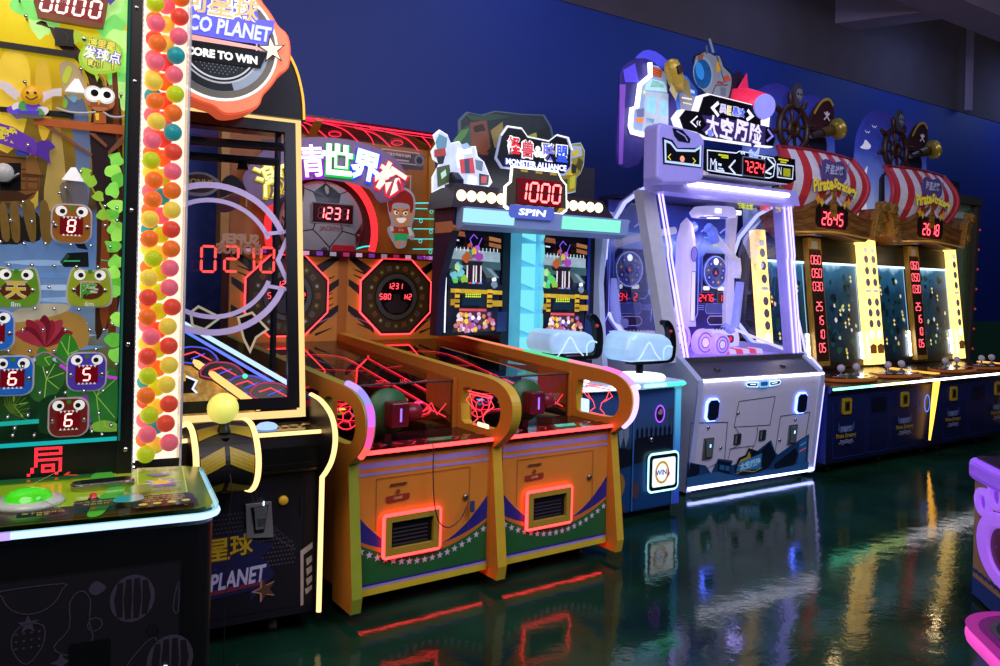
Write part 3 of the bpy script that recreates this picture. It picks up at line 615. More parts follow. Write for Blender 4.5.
g.poly(pt,smooth([(-.36,.02),(-.34,.2),(-.30,.36),(-.36,.52),(-.33,.62),(-.29,.60),(-.27,.45),(-.25,.3),(-.29,.15),(-.32,.02)],3),mt('#47a030',.15,glow=.25))
g.poly(pt,[(-.21,.20),(-.055,.20),(-.04,.60),(-.20,.62)],mt('#7a8f22',.15,glow=.2)); g.line(pt,[(-.21,.20),(-.055,.20),(-.04,.60),(-.20,.62)],.004,mt('#a8bf50',.2,glow=.3),True)
g.poly(pt,star(-.13,.36,.075,.03,8),mt('#a89ac0',.2,glow=.25)); g.disc(pt,-.13,.36,.03,mt('#c0a020',.2,glow=.4)); g.poly(pt,[(-.18,.30),(-.08,.30),(-.09,.33),(-.17,.33)],mt('#5a48a0',.2,glow=.3)); g.poly(pt,[(-.18,.50),(-.08,.50),(-.11,.46),(-.15,.46)],mt('#6a4a90',.2,glow=.25)); g.text(pt,'幸运乐园',-.13,.565,.035,mt('#8a5a20',.3,glow=.2)); g.text(pt,'水果投球',-.13,.245,.03,mt('#6a5080',.3,glow=.2))
g.poly(pt,rrect(-.235,.03,-.04,.175,.03),mt('#241626',.15)); 
for q in range(3): g.text(pt,['根据球落点赢奖','每局三个彩球哦','连中更多彩票'][q],-.135,.15-.028*q,.018,mt('#a89a40',.3,glow=.25),bold=0)
for q in range(4): g.disc(pt,-.20+.043*q,.055,.014,mt('#b0a038',.3,glow=.3),n=10)
g.poly(pt,rrect(-.55,.015,-.41,.075,.012),mt('#20141c',.15)); g.text(pt,'按下按钮开始',-.48,.055,.018,mt('#b0a050',.3,glow=.3),bold=0); g.text(pt,'投币',-.48,.03,.016,mt('#c0b060',.3,glow=.3),bold=0)
g.poly(pt,rrect(-.40,.06,-.27,.15,.015),mt('#2a1a1c',.15)); g.text(pt,'小心夹手请勿拍打',-.335,.12,.016,mt('#a8983a',.3,glow=.25),bold=0); g.text(pt,'谢谢合作',-.335,.09,.018,mt('#a8983a',.3,glow=.25),bold=0)
g.poly(pt,blob(-.24,.12,.05,8,.2,seed=3),mt('#2f8a88',.15,glow=.3)); g.poly(pt,smooth([(-.25,.25),(-.20,.29),(-.16,.24),(-.19,.18),(-.24,.19)],3),mt('#4a8a22',.15,glow=.2))
g.line(pt,[(-.43,.56),(-.44,.52),(-.40,.50)],.012,mt('#d03028',.2,glow=.5)); g.line(pt,[(-.58,.30),(-.45,.62)],.003,mt('#a0b070',.2)); g.line(pt,[(-.50,.20),(-.42,.02)],.003,mt('#6a7a40',.2))
g.build('top_print',A)
# push button with its clear collar
g=G(); bc=(-.535,.25,.931)
g.lathe([(.0,.0),(.104,0),(.106,.010),(.095,.018),(.068,.020),(0,.020)],bc,mt('#a8b0a4',.15,glow=.12),n=32); bt=g.build('push_button',A)
g=G(); g.lathe([(.070,.018),(.066,.032),(.05,.044),(.025,.050),(0,.052)],bc,mt('#3fc41c',.12,glow=.42,nz=.3),n=28); g.build('dome',bt)
g=G(); 
for q,(x,y) in enumerate(((-.70,.58),(-.33,.03),(-.08,.60),(-.07,.05),(-.62,.03))): g.lathe([(.008,0),(.007,.003),(0,.003)],(x,y,.931),SCR,n=10)
g.build('screws',A)['kind']='stuff'
g=G(); pp=rot2(rrect(-.42,.355,-.215,.435,.035),-.32,.395,rad(6)); g.prism(pp,'z',.931,.955,SCR); sl=g.build('coin_chute',A,.006)
g=G(); g.prism(rot2(rrect(-.39,.375,-.245,.415,.008),-.32,.395,rad(6)),'z',.9555,.9565,mt('#0a080a',.3)); g.build('slot',sl)
g=G(); g.lathe([(.018,0),(.018,.012),(.014,.018),(0,.018)],(-.345,.19,.931),mt('#171317',.3),n=14); kb=g.build('reset_button',A)
g=G(); g.lathe([(.011,0),(.011,.010),(.007,.014),(0,.014)],(-.345,.19,.949),mt('#b01a22',.3,glow=.3),n=14); g.build('button_cap',kb)
# tower
g=G(); g.box(XL,-.23,.64,.755,.30,3.05,BK); g.box(-.23,-.045,.835,.90,.30,3.05,BK); g.build('tower',A)
g=G(); g.box(-.275,-.222,.585,.66,.93,3.05,BK); g.box(XL,-.275,.60,.66,.93,1.055,BK); fr=g.build('black_frame',A)
for q,z in enumerate((1.02,1.42,1.93,2.42,2.70)): g=G(); g.lathe([(.009,0),(.008,.004),(0,.004)],(-.245,.585,z),SCR,'y',10); g.build('screw',fr)
# dot-matrix strip: a lit character
g=G(); pl=PL((0,.599,0)); RD=em('#ff2838',3)
rows=['0011111111','0010000001','0011111111','0010000000','0011111111','0010000001','0010111101','0100100101','0100111101','1000000010']
o_=(-0.568,1.049); o2=(-0.449,0.922)
for r_,row in enumerate(rows):
    for c_,b_ in enumerate(row):
        if b_=='1':
            for dx in (0,.5):
                for dz in (0,.5): g.disc(pl,-.565+(c_+dx)*.0112,1.043-(r_+dz)*.0104,.0026,RD,n=6,h=.0005)
for q in range(6): g.disc(pl,-.72+q*.012,1.0,.003,em('#b0ff30',2),n=6,h=.0005)
g.build('dot_matrix_character',A)
# jungle play panel, printed and lit from behind
J=grad('jungle_backdrop','Z',1.05,2.8,[(0,'#0c1c10'),(.10,'#1a3a1e'),(.22,'#5a5a2c'),(.30,'#6a86a8'),(.44,'#4f6fa0'),(.50,'#3a3020'),(.60,'#6a5420'),(.74,'#b09018'),(.9,'#e0c818'),(1,'#e6e84a')],glow=.62,sc=3,noise=.10,r=.2)
g=G(); PY=.622; pl=PL((0,PY,0)); pl.dh=.00003; Q=lambda pts,c,gl=.6,sm=3: g.poly(pl,smooth(pts,sm) if sm else pts,mt(c,.3,glow=gl,nz=.25,sc=9))
g.quad(pl,XL,1.05,-.272,3.05,J)
# light green foliage, right top; dark trunk; posts
for i,(u,v,r_) in enumerate(((118,10,.06),(112,28,.05),(122,45,.06),(108,50,.04),(118,75,.045),(124,95,.05),(116,60,.05),(100,18,.03),(40,26,.04),(52,20,.03),(30,6,.05),(105,4,.06))):
    x,z=(-0.307,2.69) if 0 else {0:(-0.307,2.69),1:(-0.326,2.619),2:(-0.291,2.56),3:(-0.338,2.533),4:(-0.302,2.444),5:(-0.279,2.37),6:(-0.31,2.5),7:(-0.368,2.65),8:(-0.563,2.588),9:(-0.525,2.616),10:(-0.596,2.656),11:(-0.352,2.705)}[i]
    x=min(x,-.277-r_*.0); g.poly(pl,[(min(a,-.274),b) for a,b in blob(x,z,r_,12,.28,seed=i)],mt(['#8fe070','#6fd060','#b0f080'][i%3],.3,glow=.75,nz=.3,sc=20))
Q([(-0.576,2.593),(-0.544,2.606),(-0.504,2.524),(-0.451,2.487),(-0.403,2.419),(-0.387,2.301),(-0.391,2.206),(-0.362,1.945),(-0.358,1.473),(-0.328,1.473),(-0.276,1.587),(-0.284,2.274),(-0.321,2.384),(-0.377,2.467),(-0.432,2.52),(-0.499,2.584)],'#3a2214',.35)
Q([(-0.371,2.189),(-0.345,1.946),(-0.347,1.586),(-0.328,1.473),(-0.31,1.587),(-0.325,1.966),(-0.344,2.192)],'#7a3c1c',.5)
Q([(-0.341,2.495),(-0.323,2.46),(-0.308,1.948),(-0.314,1.473),(-0.287,1.473),(-0.287,1.931),(-0.295,2.311),(-0.313,2.499)],'#6a3418',.45)
Q([(-0.392,2.255),(-0.332,2.265),(-0.295,2.159),(-0.311,1.948),(-0.365,1.945),(-0.383,2.113)],'#2a1c20',.3)
Q([(-0.48,2.345),(-0.459,2.255),(-0.436,2.108),(-0.445,1.94),(-0.392,1.943),(-0.391,2.187),(-0.414,2.335)],'#5a6a8c',.45)
Q([(-0.536,1.934),(-0.521,2.138),(-0.504,2.25),(-0.483,2.178),(-0.465,1.938)],'#a08848',.5); Q([(-0.612,1.929),(-0.597,2.094),(-0.573,2.169),(-0.555,1.933)],'#b09838',.5)
Q([(-0.685,2.446),(-0.624,2.484),(-0.591,2.423),(-0.594,2.277),(-0.617,2.165),(-0.678,2.123)],'#d8b830',.6); Q([(-0.572,2.44),(-0.541,2.459),(-0.52,2.359),(-0.523,2.211),(-0.548,2.172),(-0.569,2.28)],'#c8a428',.6); Q([(-0.496,2.458),(-0.457,2.471),(-0.416,2.425),(-0.415,2.35),(-0.46,2.329),(-0.488,2.385)],'#a8926a',.5)
# dark cabin shelf lower left of the trunk
Q([(-0.678,2.123),(-0.609,2.093),(-0.559,2.105),(-0.55,2.006),(-0.568,1.961),(-0.599,1.93),(-0.674,1.936)],'#6a4420',.5,0)
for k in range(5): g.line(pl,[([(-0.678,2.101),(-0.677,2.058),(-0.676,2.015),(-0.675,1.979),(-0.674,1.95)])[k],([(-0.565,2.097),(-0.558,2.061),(-0.557,2.017),(-0.569,1.987),(-0.587,1.942)])[k]],.004,mt('#3a2410',.3,glow=.3))
Q([(-0.675,1.979),(-0.638,1.989),(-0.594,1.967),(-0.562,1.98),(-0.593,1.948),(-0.674,1.936)],'#3c2412',.4,0); Q([(-0.597,2.101),(-0.572,2.125),(-0.545,2.04),(-0.595,2.043)],'#7c5428',.5,0); Q([(-0.608,2.046),(-0.538,2.044),(-0.538,2.033),(-0.608,2.031)],'#4a2c12',.4,0); Q([(-0.598,2.028),(-0.589,2.029),(-0.588,1.993),(-0.597,1.992)],'#5c3818',.4,0); Q([(-0.56,2.028),(-0.554,2.028),(-0.55,1.988),(-0.559,1.987)],'#5c3818',.4,0); Q([(-0.594,1.992),(-0.55,1.992),(-0.55,1.984),(-0.594,1.985)],'#5c3818',.4,0)
Q([(-0.677,2.076),(-0.612,2.082),(-0.61,1.98),(-0.675,1.979)],'#0c0a0c',0,0)
for k in range(3):
    x,z=([(-0.66,1.843),(-0.629,1.844),(-0.576,1.855)])[k]; g.poly(pl,smooth([(x-.03,z-.05),(x-.028,z+.03),(x,z+.06),(x+.028,z+.03),(x+.03,z-.05)],3),mt('#191410',.4,glow=.15)); 
for k in range(4): Q([([(-0.674,1.925),(-0.643,1.927),(-0.606,1.933),(-0.549,1.937)])[k],([(-0.655,1.926),(-0.618,1.929),(-0.568,1.935),(-0.523,1.938)])[k],([(-0.64,1.808),(-0.609,1.802),(-0.559,1.811),(-0.507,1.806)])[k],([(-0.665,1.807),(-0.634,1.808),(-0.578,1.803),(-0.54,1.805)])[k]],'#6e5526',.45)
# waterfall haze and stream highlights
for k in range(9): 
    x0,z=-.66+.03*(k%4),1.72-.045*k; g.poly(pl,smooth([(x0,z),(x0+.12,z+.012),(x0+.25,z+.004),(x0+.12,z-.01)],3),mt(['#86a4c8','#5e82b4','#a0b8d4'][k%3],.3,glow=.6))
Q([(-0.48,1.726),(-0.458,1.76),(-0.388,1.767),(-0.384,1.71),(-0.466,1.708)],'#181c1c',.2,0); Q([(-0.48,1.726),(-0.458,1.76),(-0.448,1.749),(-0.47,1.719)],'#2f4a3a',.3,0); g.line(pl,[(-0.467,1.73),(-0.414,1.732)],.005,mt('#30a060',.3,glow=.8)); g.line(pl,[(-0.344,1.738),(-0.313,1.735)],.004,mt('#30a060',.3,glow=.8))
Q([(-0.442,1.809),(-0.402,1.8),(-0.388,1.774),(-0.422,1.78)],'#20262a',.2,0)
# warm glow, lotus and big leaves
Q([(-0.663,1.42),(-0.634,1.493),(-0.572,1.54),(-0.476,1.548),(-0.396,1.518),(-0.381,1.417),(-0.472,1.392),(-0.6,1.38)],'#a07a3a',.5); Q([(-0.659,1.511),(-0.573,1.566),(-0.444,1.567),(-0.476,1.533),(-0.603,1.503)],'#b0a890',.5)
for k in range(9):
    a=rad(20+k*17.5); c0=(-0.525,1.43); L_=.085 if k%2 else .10
    g.poly(pl,smooth([(c0[0],c0[1]-.02),(c0[0]+L_*.6*cos(a)-.02*sin(a),c0[1]+L_*.6*sin(a)+.02*cos(a)),(c0[0]+L_*cos(a),c0[1]+L_*sin(a)),(c0[0]+L_*.6*cos(a)+.02*sin(a),c0[1]+L_*.6*sin(a)-.02*cos(a))],3),mt(['#8a2030','#6a1626','#a03040'][k%3],.3,glow=.45))
for i,(P,c) in enumerate((([(-0.485,1.362),(-0.473,1.437),(-0.441,1.459),(-0.41,1.398),(-0.419,1.331),(-0.451,1.317)],'#2e7a26'),([(-0.574,1.32),(-0.536,1.371),(-0.485,1.355),(-0.451,1.317),(-0.469,1.251),(-0.52,1.208),(-0.565,1.232)],'#2a5c26'),([(-0.659,1.24),(-0.616,1.249),(-0.565,1.21),(-0.583,1.153),(-0.657,1.149)],'#1c3f1e'),([(-0.539,1.202),(-0.482,1.236),(-0.448,1.183),(-0.466,1.102),(-0.531,1.098)],'#12321a'),([(-0.45,1.242),(-0.391,1.308),(-0.304,1.328),(-0.279,1.289),(-0.276,1.129),(-0.333,1.109),(-0.401,1.158)],'#2a7030'),([(-0.36,1.118),(-0.32,1.131),(-0.272,1.113),(-0.271,1.086),(-0.36,1.092)],'#7cae3c'),([(-0.537,1.415),(-0.498,1.378),(-0.504,1.341),(-0.549,1.349)],'#3a7a28'))):
    Q(P,c,.5); cx=sum(p[0] for p in P)/len(P); cz=sum(p[1] for p in P)/len(P)
    for p in P[1:-1:1]: g.line(pl,[(cx,cz),(cx+(p[0]-cx)*.9,cz+(p[1]-cz)*.9)],.003,mt('#8fbf50',.3,glow=.5))
for k in range(12): g.line(pl,[(-0.627,1.177),([(-0.659,1.229),(-0.653,1.243),(-0.641,1.25),(-0.629,1.253),(-0.616,1.253),(-0.603,1.248),(-0.591,1.241),(-0.578,1.229),(-0.568,1.21),(-0.564,1.188),(-0.564,1.166),(-0.57,1.145)])[k]],.004,mt('#4f6a22',.3,glow=.4))
Q([(-0.66,1.276),(-0.647,1.239),(-0.649,1.185),(-0.658,1.178)],'#24401c',.4)
# vines down the right edge
for k,(u,v) in enumerate([(0,0)]*16):
    x,z=([(-0.301,2.12),(-0.307,2.074),(-0.293,2.045),(-0.309,2.005),(-0.294,1.949),(-0.31,1.91),(-0.299,1.861),(-0.288,1.835),(-0.304,1.789),(-0.289,1.732),(-0.305,1.686),(-0.287,1.644),(-0.3,1.618),(-0.281,1.511),(-0.293,1.435),(-0.281,1.377)])[k]
    g.poly(pl,[(min(a,-.274),b) for a,b in blob(x,z,.028,10,.3,seed=40+k)],mt(['#7fd050','#9be85a','#5fb83c'][k%3],.3,glow=.7,nz=.3,sc=25))
g.line(pl,smooth([(-0.352,1.953),(-0.331,1.92),(-0.31,1.884),(-0.289,1.869)],3,False),.006,mt('#a8b840',.3,glow=.5)); g.line(pl,smooth([(-0.401,2.047),(-0.38,2.008),(-0.356,1.964),(-0.338,1.92)],3,False),.005,mt('#8a9a30',.3,glow=.5))
for k in range(5):
    x,z=([(-0.394,2.037),(-0.381,2.03),(-0.402,2.062),(-0.359,1.979),(-0.341,1.908)])[k]; g.poly(pl,blob(x,z,.02,9,.35,seed=70+k),mt('#8ab83a',.3,glow=.6))
g.line(pl,smooth([(-0.568,1.364),(-0.524,1.393),(-0.485,1.374),(-0.445,1.339)],3,False),.004,mt('#a05aa0',.3,glow=.7)); g.line(pl,smooth([(-0.471,1.344),(-0.431,1.317),(-0.371,1.307),(-0.279,1.289)],3,False),.010,em('#c030d0',1.1)); g.line(pl,smooth([(-0.39,1.229),(-0.382,1.191),(-0.374,1.104)],3,False),.02,mt('#7a2a90',.3,glow=.8))
# little print animals in the distance
Q([(-0.47,2.454),(-0.456,2.441),(-0.475,2.387),(-0.488,2.407)],'#a8b830',.6); Q([(-0.48,2.334),(-0.467,2.321),(-0.473,2.298),(-0.483,2.304)],'#78a838',.6); Q([(-0.454,2.352),(-0.438,2.343),(-0.444,2.32),(-0.457,2.33)],'#68a0c0',.6)
g.build('jungle_panel',A)
# rails, shelves and cut-outs standing on the panel
def cut(name): return g.build(name,A)
pq=PL((0,.610,0)); 
g=G(); g.poly(pq,[(-0.686,2.511),(-0.445,2.506),(-0.444,2.484),(-0.686,2.489)],BK,h=.004,thick=.012); cut('ball_rail')
g=G(); g.poly(pq,[(-0.681,2.277),(-0.446,2.283),(-0.446,2.26),(-0.681,2.259)],BK,h=.004,thick=.012); cut('ball_rail')
g=G(); g.poly(pq,[(-0.575,2.25),(-0.277,2.252),(-0.276,2.218),(-0.574,2.224)],mt('#b0561c',.45,glow=.35,nz=.3),h=.006,thick=.012); g.poly(pq,[(-0.38,2.29),(-0.339,2.295),(-0.338,2.253),(-0.379,2.249)],mt('#a8561c',.45,glow=.35),h=.010,thick=.01); g.poly(pq,[(-0.376,2.287),(-0.363,2.288),(-0.362,2.262),(-0.372,2.261)],mt('#e0c020',.4,glow=.5),h=.011); cut('wooden_shelf')
for P in ([(-0.555,2.23),(-0.53,2.233),(-0.38,2.132),(-0.386,2.128)],[(-0.398,2.213),(-0.375,2.212),(-0.333,2.174),(-0.336,2.162)],[(-0.329,2.133),(-0.329,2.148),(-0.279,2.218),(-0.275,2.187)]):
    g=G(); g.poly(pq,P,mt('#7a4626',.5,glow=.3,nz=.3),h=.003,thick=.008); cut('shelf_brace')
g=G(); g.tube([(*p[:1],.600,p[1]) for p in smooth([(-0.505,2.291),(-0.459,2.281),(-0.413,2.283),(-0.373,2.291)],4,False)],.004,mt('#c8c8cc',.3,glow=.2)); g.tube([(*p[:1],.600,p[1]) for p in smooth([(-0.35,2.294),(-0.325,2.281),(-0.298,2.28),(-0.274,2.287)],4,False)],.004,mt('#c8c8cc',.3,glow=.2)); cut('white_cable')
# score board
g=G(); g.poly(pq,smooth([(-0.578,2.703),(-0.573,2.627),(-0.557,2.611),(-0.466,2.607),(-0.367,2.605),(-0.354,2.622),(-0.342,2.707),(-0.35,2.751),(-0.469,2.744)],2),mt('#7a4420',.5,glow=.35,nz=.3),h=.02,thick=.03); sb=cut('score_board')
s2=PL((0,.5895,0))
g=G(); g.poly(s2,[(-0.569,2.704),(-0.564,2.635),(-0.36,2.625),(-0.356,2.727)],mt('#7a0a14',.25,glow=.55,nz=0),h=.0005)
for (x,z) in [(-0.541,2.669),(-0.491,2.67),(-0.437,2.67),(-0.383,2.67)]: g.seg7(PL(s2.o,V((1,0,-.02)),(0,0,1)),'0',x,z+x*.02,.062,em('#ffd0c8',2.6),None,slant=.16,wt=.14,h=.0015)
g.build('score_display',sb)
g=G(); g.poly(pq,[(-0.39,2.729),(-0.369,2.71),(-0.349,2.721),(-0.335,2.693),(-0.315,2.719),(-0.309,2.751)],mt('#4a2a9a',.4,glow=.5),h=.024,thick=.003); g.build('ribbon_tail',sb)
g=G(); g.poly(pq,[(-0.515,2.588),(-0.453,2.587),(-0.451,2.524),(-0.513,2.522)],mt('#060507',.3),h=.008,thick=.02); g.line(pq,smooth([(-0.492,2.577),(-0.475,2.565),(-0.472,2.547),(-0.484,2.527)],3,False),.003,mt('#3a3436',.3),h=.009); cut('ball_gate')
# speech sign with its words
g=G(); bub=smooth([(-0.419,2.529),(-0.434,2.497),(-0.43,2.46),(-0.403,2.438),(-0.38,2.429)],3,False)+[(-0.372,2.404),(-0.363,2.432)]+smooth([(-0.336,2.439),(-0.302,2.455),(-0.286,2.495),(-0.29,2.541),(-0.325,2.566),(-0.379,2.573),(-0.412,2.556)],3,False)
g.poly(pq,bub,mt('#9cc832',.35,glow=.55),h=.014,thick=.01); g.poly(pq,smooth([(-0.415,2.522),(-0.424,2.491),(-0.417,2.466),(-0.39,2.447),(-0.336,2.45),(-0.302,2.47),(-0.296,2.509),(-0.311,2.545),(-0.366,2.556),(-0.406,2.546)],3),mt('#b8dc4a',.35,glow=.5),h=.0145)
tl=[(-0.359,2.546),(-0.356,2.506),(-0.36,2.47)]
for t,p,hh,ww,c,b_,rr in (('这里是',tl[0],.034,.095,'#e8cf58',.05,-.08),('发球点',tl[1],.046,.125,'#ece8f6',.05,-.10),('哦！！',tl[2],.032,.085,'#e8d868',.05,-.02)):
    g.text(pq,t,p[0],p[1],hh*1.12,mt('#4a3aa8' if '球' in t else '#5a6a20',.4,glow=.5),bold=.09,w=ww*1.06,h=.0165,rot=rr); g.text(pq,t,p[0],p[1],hh,mt(c,.4,glow=.7),bold=.02,w=ww,h=.0172,rot=rr)
cut('speech_sign')
g=G(); p6=PL((0,.595,0)); g.poly(p6,smooth([(-0.453,2.576),(-0.433,2.579),(-0.399,2.554),(-0.412,2.534),(-0.435,2.541),(-0.448,2.532)],3),mt('#9cb820',.4,glow=.6),h=.003,thick=.01); g.lathe([(.008,0),(.004,.004),(0,.004)],((-0.417,2.555)[0],.588,(-0.417,2.555)[1]),SCR,'y',10); cut('leaf_bumper')
# owl
g=G(); OW=mt('#8a4a26',.45,glow=.4); OW2=mt('#b0683a',.45,glow=.4)
g.poly(pq,smooth([(-0.401,2.359),(-0.406,2.396),(-0.392,2.386),(-0.362,2.383),(-0.335,2.394),(-0.321,2.399),(-0.321,2.377),(-0.31,2.34),(-0.319,2.312),(-0.346,2.298),(-0.38,2.301),(-0.404,2.317)],3),OW,h=.012,thick=.01); g.poly(pq,smooth([(-0.408,2.351),(-0.394,2.337),(-0.394,2.311),(-0.407,2.321)],3),OW2,h=.0135); g.poly(pq,smooth([(-0.32,2.346),(-0.31,2.332),(-0.319,2.312),(-0.33,2.315)],3),OW2,h=.0135)
for (x,z) in [(-0.383,2.357),(-0.341,2.355)]: g.disc(pq,x,z,.031,mt('#d8e0dc',.3,glow=.5),h=.014); g.disc(pq,x,z,.024,mt('#f2f4f0',.3,glow=.6),h=.0145); g.disc(pq,x+.004,z+.004,.013,mt('#121010',.2),h=.015)
g.poly(pq,[(-0.371,2.336),(-0.357,2.334),(-0.364,2.315)],mt('#d8a030',.4,glow=.5),h=.015); g.poly(pq,smooth([(-0.387,2.308),(-0.333,2.311),(-0.346,2.298),(-0.373,2.295)],3),OW2,h=.0136); cut('owl_cutout')
g=G(); g.tube([(p[0],.598,p[1]) for p in smooth([(-0.366,2.435),(-0.353,2.426),(-0.345,2.411),(-0.342,2.389)],3,False)],.004,mt('#b09030',.4,glow=.5)); g.tube([(p[0],.598,p[1]) for p in smooth([(-0.37,2.431),(-0.359,2.421),(-0.352,2.407),(-0.348,2.388)],3,False)],.004,mt('#8a7020',.4,glow=.4)); cut('speech_tail_wires')
# winged fruit badge
g=G(); g.poly(pq,[(-0.683,2.367),(-0.652,2.364),(-0.621,2.335),(-0.608,2.311),(-0.626,2.32),(-0.629,2.302),(-0.645,2.314),(-0.683,2.346)],mt('#c8bcc0',.35,glow=.55),h=.012,thick=.01); g.poly(pq,[(-0.563,2.317),(-0.545,2.345),(-0.513,2.36),(-0.487,2.367),(-0.487,2.337),(-0.513,2.334),(-0.538,2.316),(-0.544,2.304),(-0.551,2.322)],mt('#c8bcc0',.35,glow=.55),h=.012,thick=.01)
wb=cut('winged_badge'); g=G(); fx,fz=(-0.581,2.326); g.ball((fx,.590,fz),.036,mt('#d8a012',.35,glow=.5),sc=(1,.4,1)); p7=PL((0,.572,0)); g.disc(p7,fx-.012,fz+.004,.005,mt('#2a1a0a')); g.disc(p7,fx+.012,fz+.006,.005,mt('#2a1a0a')); g.line(p7,smooth([(fx-.018,fz-.01),(fx,fz-.02),(fx+.02,fz-.006)],3,False),.005,mt('#5a2a0a')); g.build('fruit_face',wb)
g=G(); 
for i,(x,z) in enumerate([(-0.638,2.264),(-0.622,2.277),(-0.604,2.283),(-0.585,2.285),(-0.566,2.284),(-0.547,2.275),(-0.556,2.263),(-0.625,2.255)]): g.poly(pq,blob(x,z,.018,8,.25,seed=90+i),mt(['#6a3ac0','#d8d0d8','#4a9a4a','#5a48c8'][i%4],.35,glow=.5),h=.014+.0004*i)
g.poly(pq,[(-0.644,2.253),(-0.537,2.261),(-0.549,2.245),(-0.631,2.24)],mt('#b8b8c0',.15,.6),h=.018,thick=.02); g.poly(pq,[(-0.625,2.266),(-0.556,2.274),(-0.559,2.259),(-0.622,2.255)],mt('#5038b0',.35,glow=.5),h=.0185); g.build('flower_base',wb)
# purple ribbon banner
g=G(); g.poly(pq,[(-0.68,2.216),(-0.637,2.206),(-0.567,2.166),(-0.559,2.134),(-0.565,2.111),(-0.616,2.125),(-0.678,2.144)],mt('#5a2e9a',.4,glow=.5,nz=.2),h=.016,thick=.008); g.poly(pq,[(-0.579,2.143),(-0.554,2.164),(-0.522,2.171),(-0.502,2.147),(-0.524,2.13),(-0.517,2.083),(-0.546,2.106),(-0.572,2.111)],mt('#4a2490',.4,glow=.45),h=.012,thick=.006); p=(-0.654,2.176); g.text(pq,'球',p[0],p[1],.058,mt('#c8b820',.4,glow=.6),bold=.05,h=.0168,rot=-.12); p=(-0.722,2.19); g.text(pq,'投',p[0],p[1],.058,mt('#c8b820',.4,glow=.6),bold=.05,h=.0168,rot=-.12); g.poly(pq,[(-0.632,2.12),(-0.61,2.129),(-0.585,2.124),(-0.584,2.106),(-0.622,2.106)],mt('#2a3a90',.4,glow=.4),h=.011,thick=.004); cut('purple_banner')
g=G(); p=(-0.664,2.041); g.ball((p[0],.600,p[1]),.034,mt('#c8c8c8',.3,glow=.2)); 
o=g.build('window_ball',A)
g=G(); g.tube([(p_[0],.598,p_[1]) for p_ in smooth([(-0.676,2.015),(-0.651,2.01),(-0.633,2.026),(-0.614,2.042)],3,False)],.004,mt('#b8b8b8',.2,.5)); cut('wire_guard')
# white lamp shades
for P in ([(-0.477,2.357),(-0.446,2.406),(-0.432,2.407),(-0.408,2.358)],[(-0.48,2.03),(-0.451,2.077),(-0.435,2.078),(-0.407,2.028)]):
    g=G(); g.poly(pq,P,mt('#e8e4e6',.4,glow=.75,nz=.05),h=.012,thick=.012); cut('arrow_marker')
g=G(); g.poly(pq,smooth([(-0.48,2.019),(-0.407,2.021),(-0.396,1.962),(-0.418,1.923),(-0.465,1.927),(-0.482,1.971)],3),glass('#e0e0e8',.6,op=.35,opcol='#b0a8a0'),h=.004,thick=.002); cut('clear_flap')
# monsters with number windows or words
def monster(c,col,kind,t,tc,name='fruit_monster'):
    x,z=c; g=G(); k=.062; W_=k*1.0; BD=mt(col,.4,glow=.45,nz=.25,sc=20)
    if kind=='box': body=rrect(x-W_,z-.068,x+W_,z+.068,.035)
    else: body=smooth([(x-.05,z+.068),(x,z+.056),(x+.05,z+.068),(x+.066,z+.03),(x+.072,z-.03),(x+.058,z-.066),(x,z-.07),(x-.058,z-.066),(x-.072,z-.03),(x-.066,z+.03)],3)
    g.poly(pq,[(x+(a-x)*1.09,z+(b-z)*1.08) for a,b in body],mt('#c8c4c8',.3,glow=.2),h=.012,thick=.004); g.poly(pq,body,BD,h=.02,thick=.006)
    for s in (-1,1):
        g.disc(pq,x+s*.034,z+.045,.019,mt('#f2f2ee',.3,glow=.55),h=.0215); g.disc(pq,x+s*.030,z+.044,.009,mt('#101010'),h=.022)
    g.disc(pq,x,z+.058,.008,mt('#3a8a20',.4,glow=.3),h=.0213)
    if kind=='box':
        g.quad(pq,x-.038,z-.04,x+.038,z+.022,mt('#6a0410',.3,glow=.5,nz=0),h=.0215); g.seg7(pq,t,x,z-.009,.044,em('#ffb0a8',3),None,slant=.1,h=.023)
        for q in range(5): g.poly(pq,[(x-.03+q*.013,z+.026),(x-.02+q*.013,z+.026),(x-.025+q*.013,z+.016)],mt('#e8e4e0',.3,glow=.4),h=.022); g.poly(pq,[(x-.03+q*.013,z-.046),(x-.02+q*.013,z-.046),(x-.025+q*.013,z-.038)],mt('#e8e4e0',.3,glow=.4),h=.022)
    else:
        g.disc(pq,x,z-.012,.048,mt('#5a2410',.4,glow=.3),ry=.034,h=.0215); g.text(pq,t,x,z-.012,.062,mt('#c8ccb0',.4,glow=.3),bold=.06,h=.022); g.text(pq,t,x,z-.012,.058,mt(tc,.4,glow=.5),bold=.02,h=.0226); g.text(pq,'8m' if t=='天' else '6m',x,z-.062,.018,mt('#d8d8d8',.4,glow=.4),h=.022)
        g.line(pq,[(x-.035,z+.02),(x+.035,z+.02)],.006,mt('#d0a898',.3,glow=.3),h=.0223)
    o=g.build(name,A)
    for s in (-1,1): g=G(); g.lathe([(.008,0),(.005,.003),(0,.003)],(x+s*.052,.5885,z-.012),SCR,'y',10); g.build('screw',o)
for c,col,kd,t,tc in (((-0.444,1.869),'#8a5418','box','8',''),((-0.615,1.631),'#5a8a1c','frog','天','#c8a820'),((-0.379,1.635),'#8a9a20','frog','降','#3a9a2a'),((-0.619,1.311),'#1c5cb8','box','6',''),((-0.382,1.319),'#4a34a0','box','5',''),((-0.438,1.152),'#6a1c1c','box','6',''),((-0.683,1.475),'#1e62c0','box','7','')): monster(c,col,kd,t,tc)
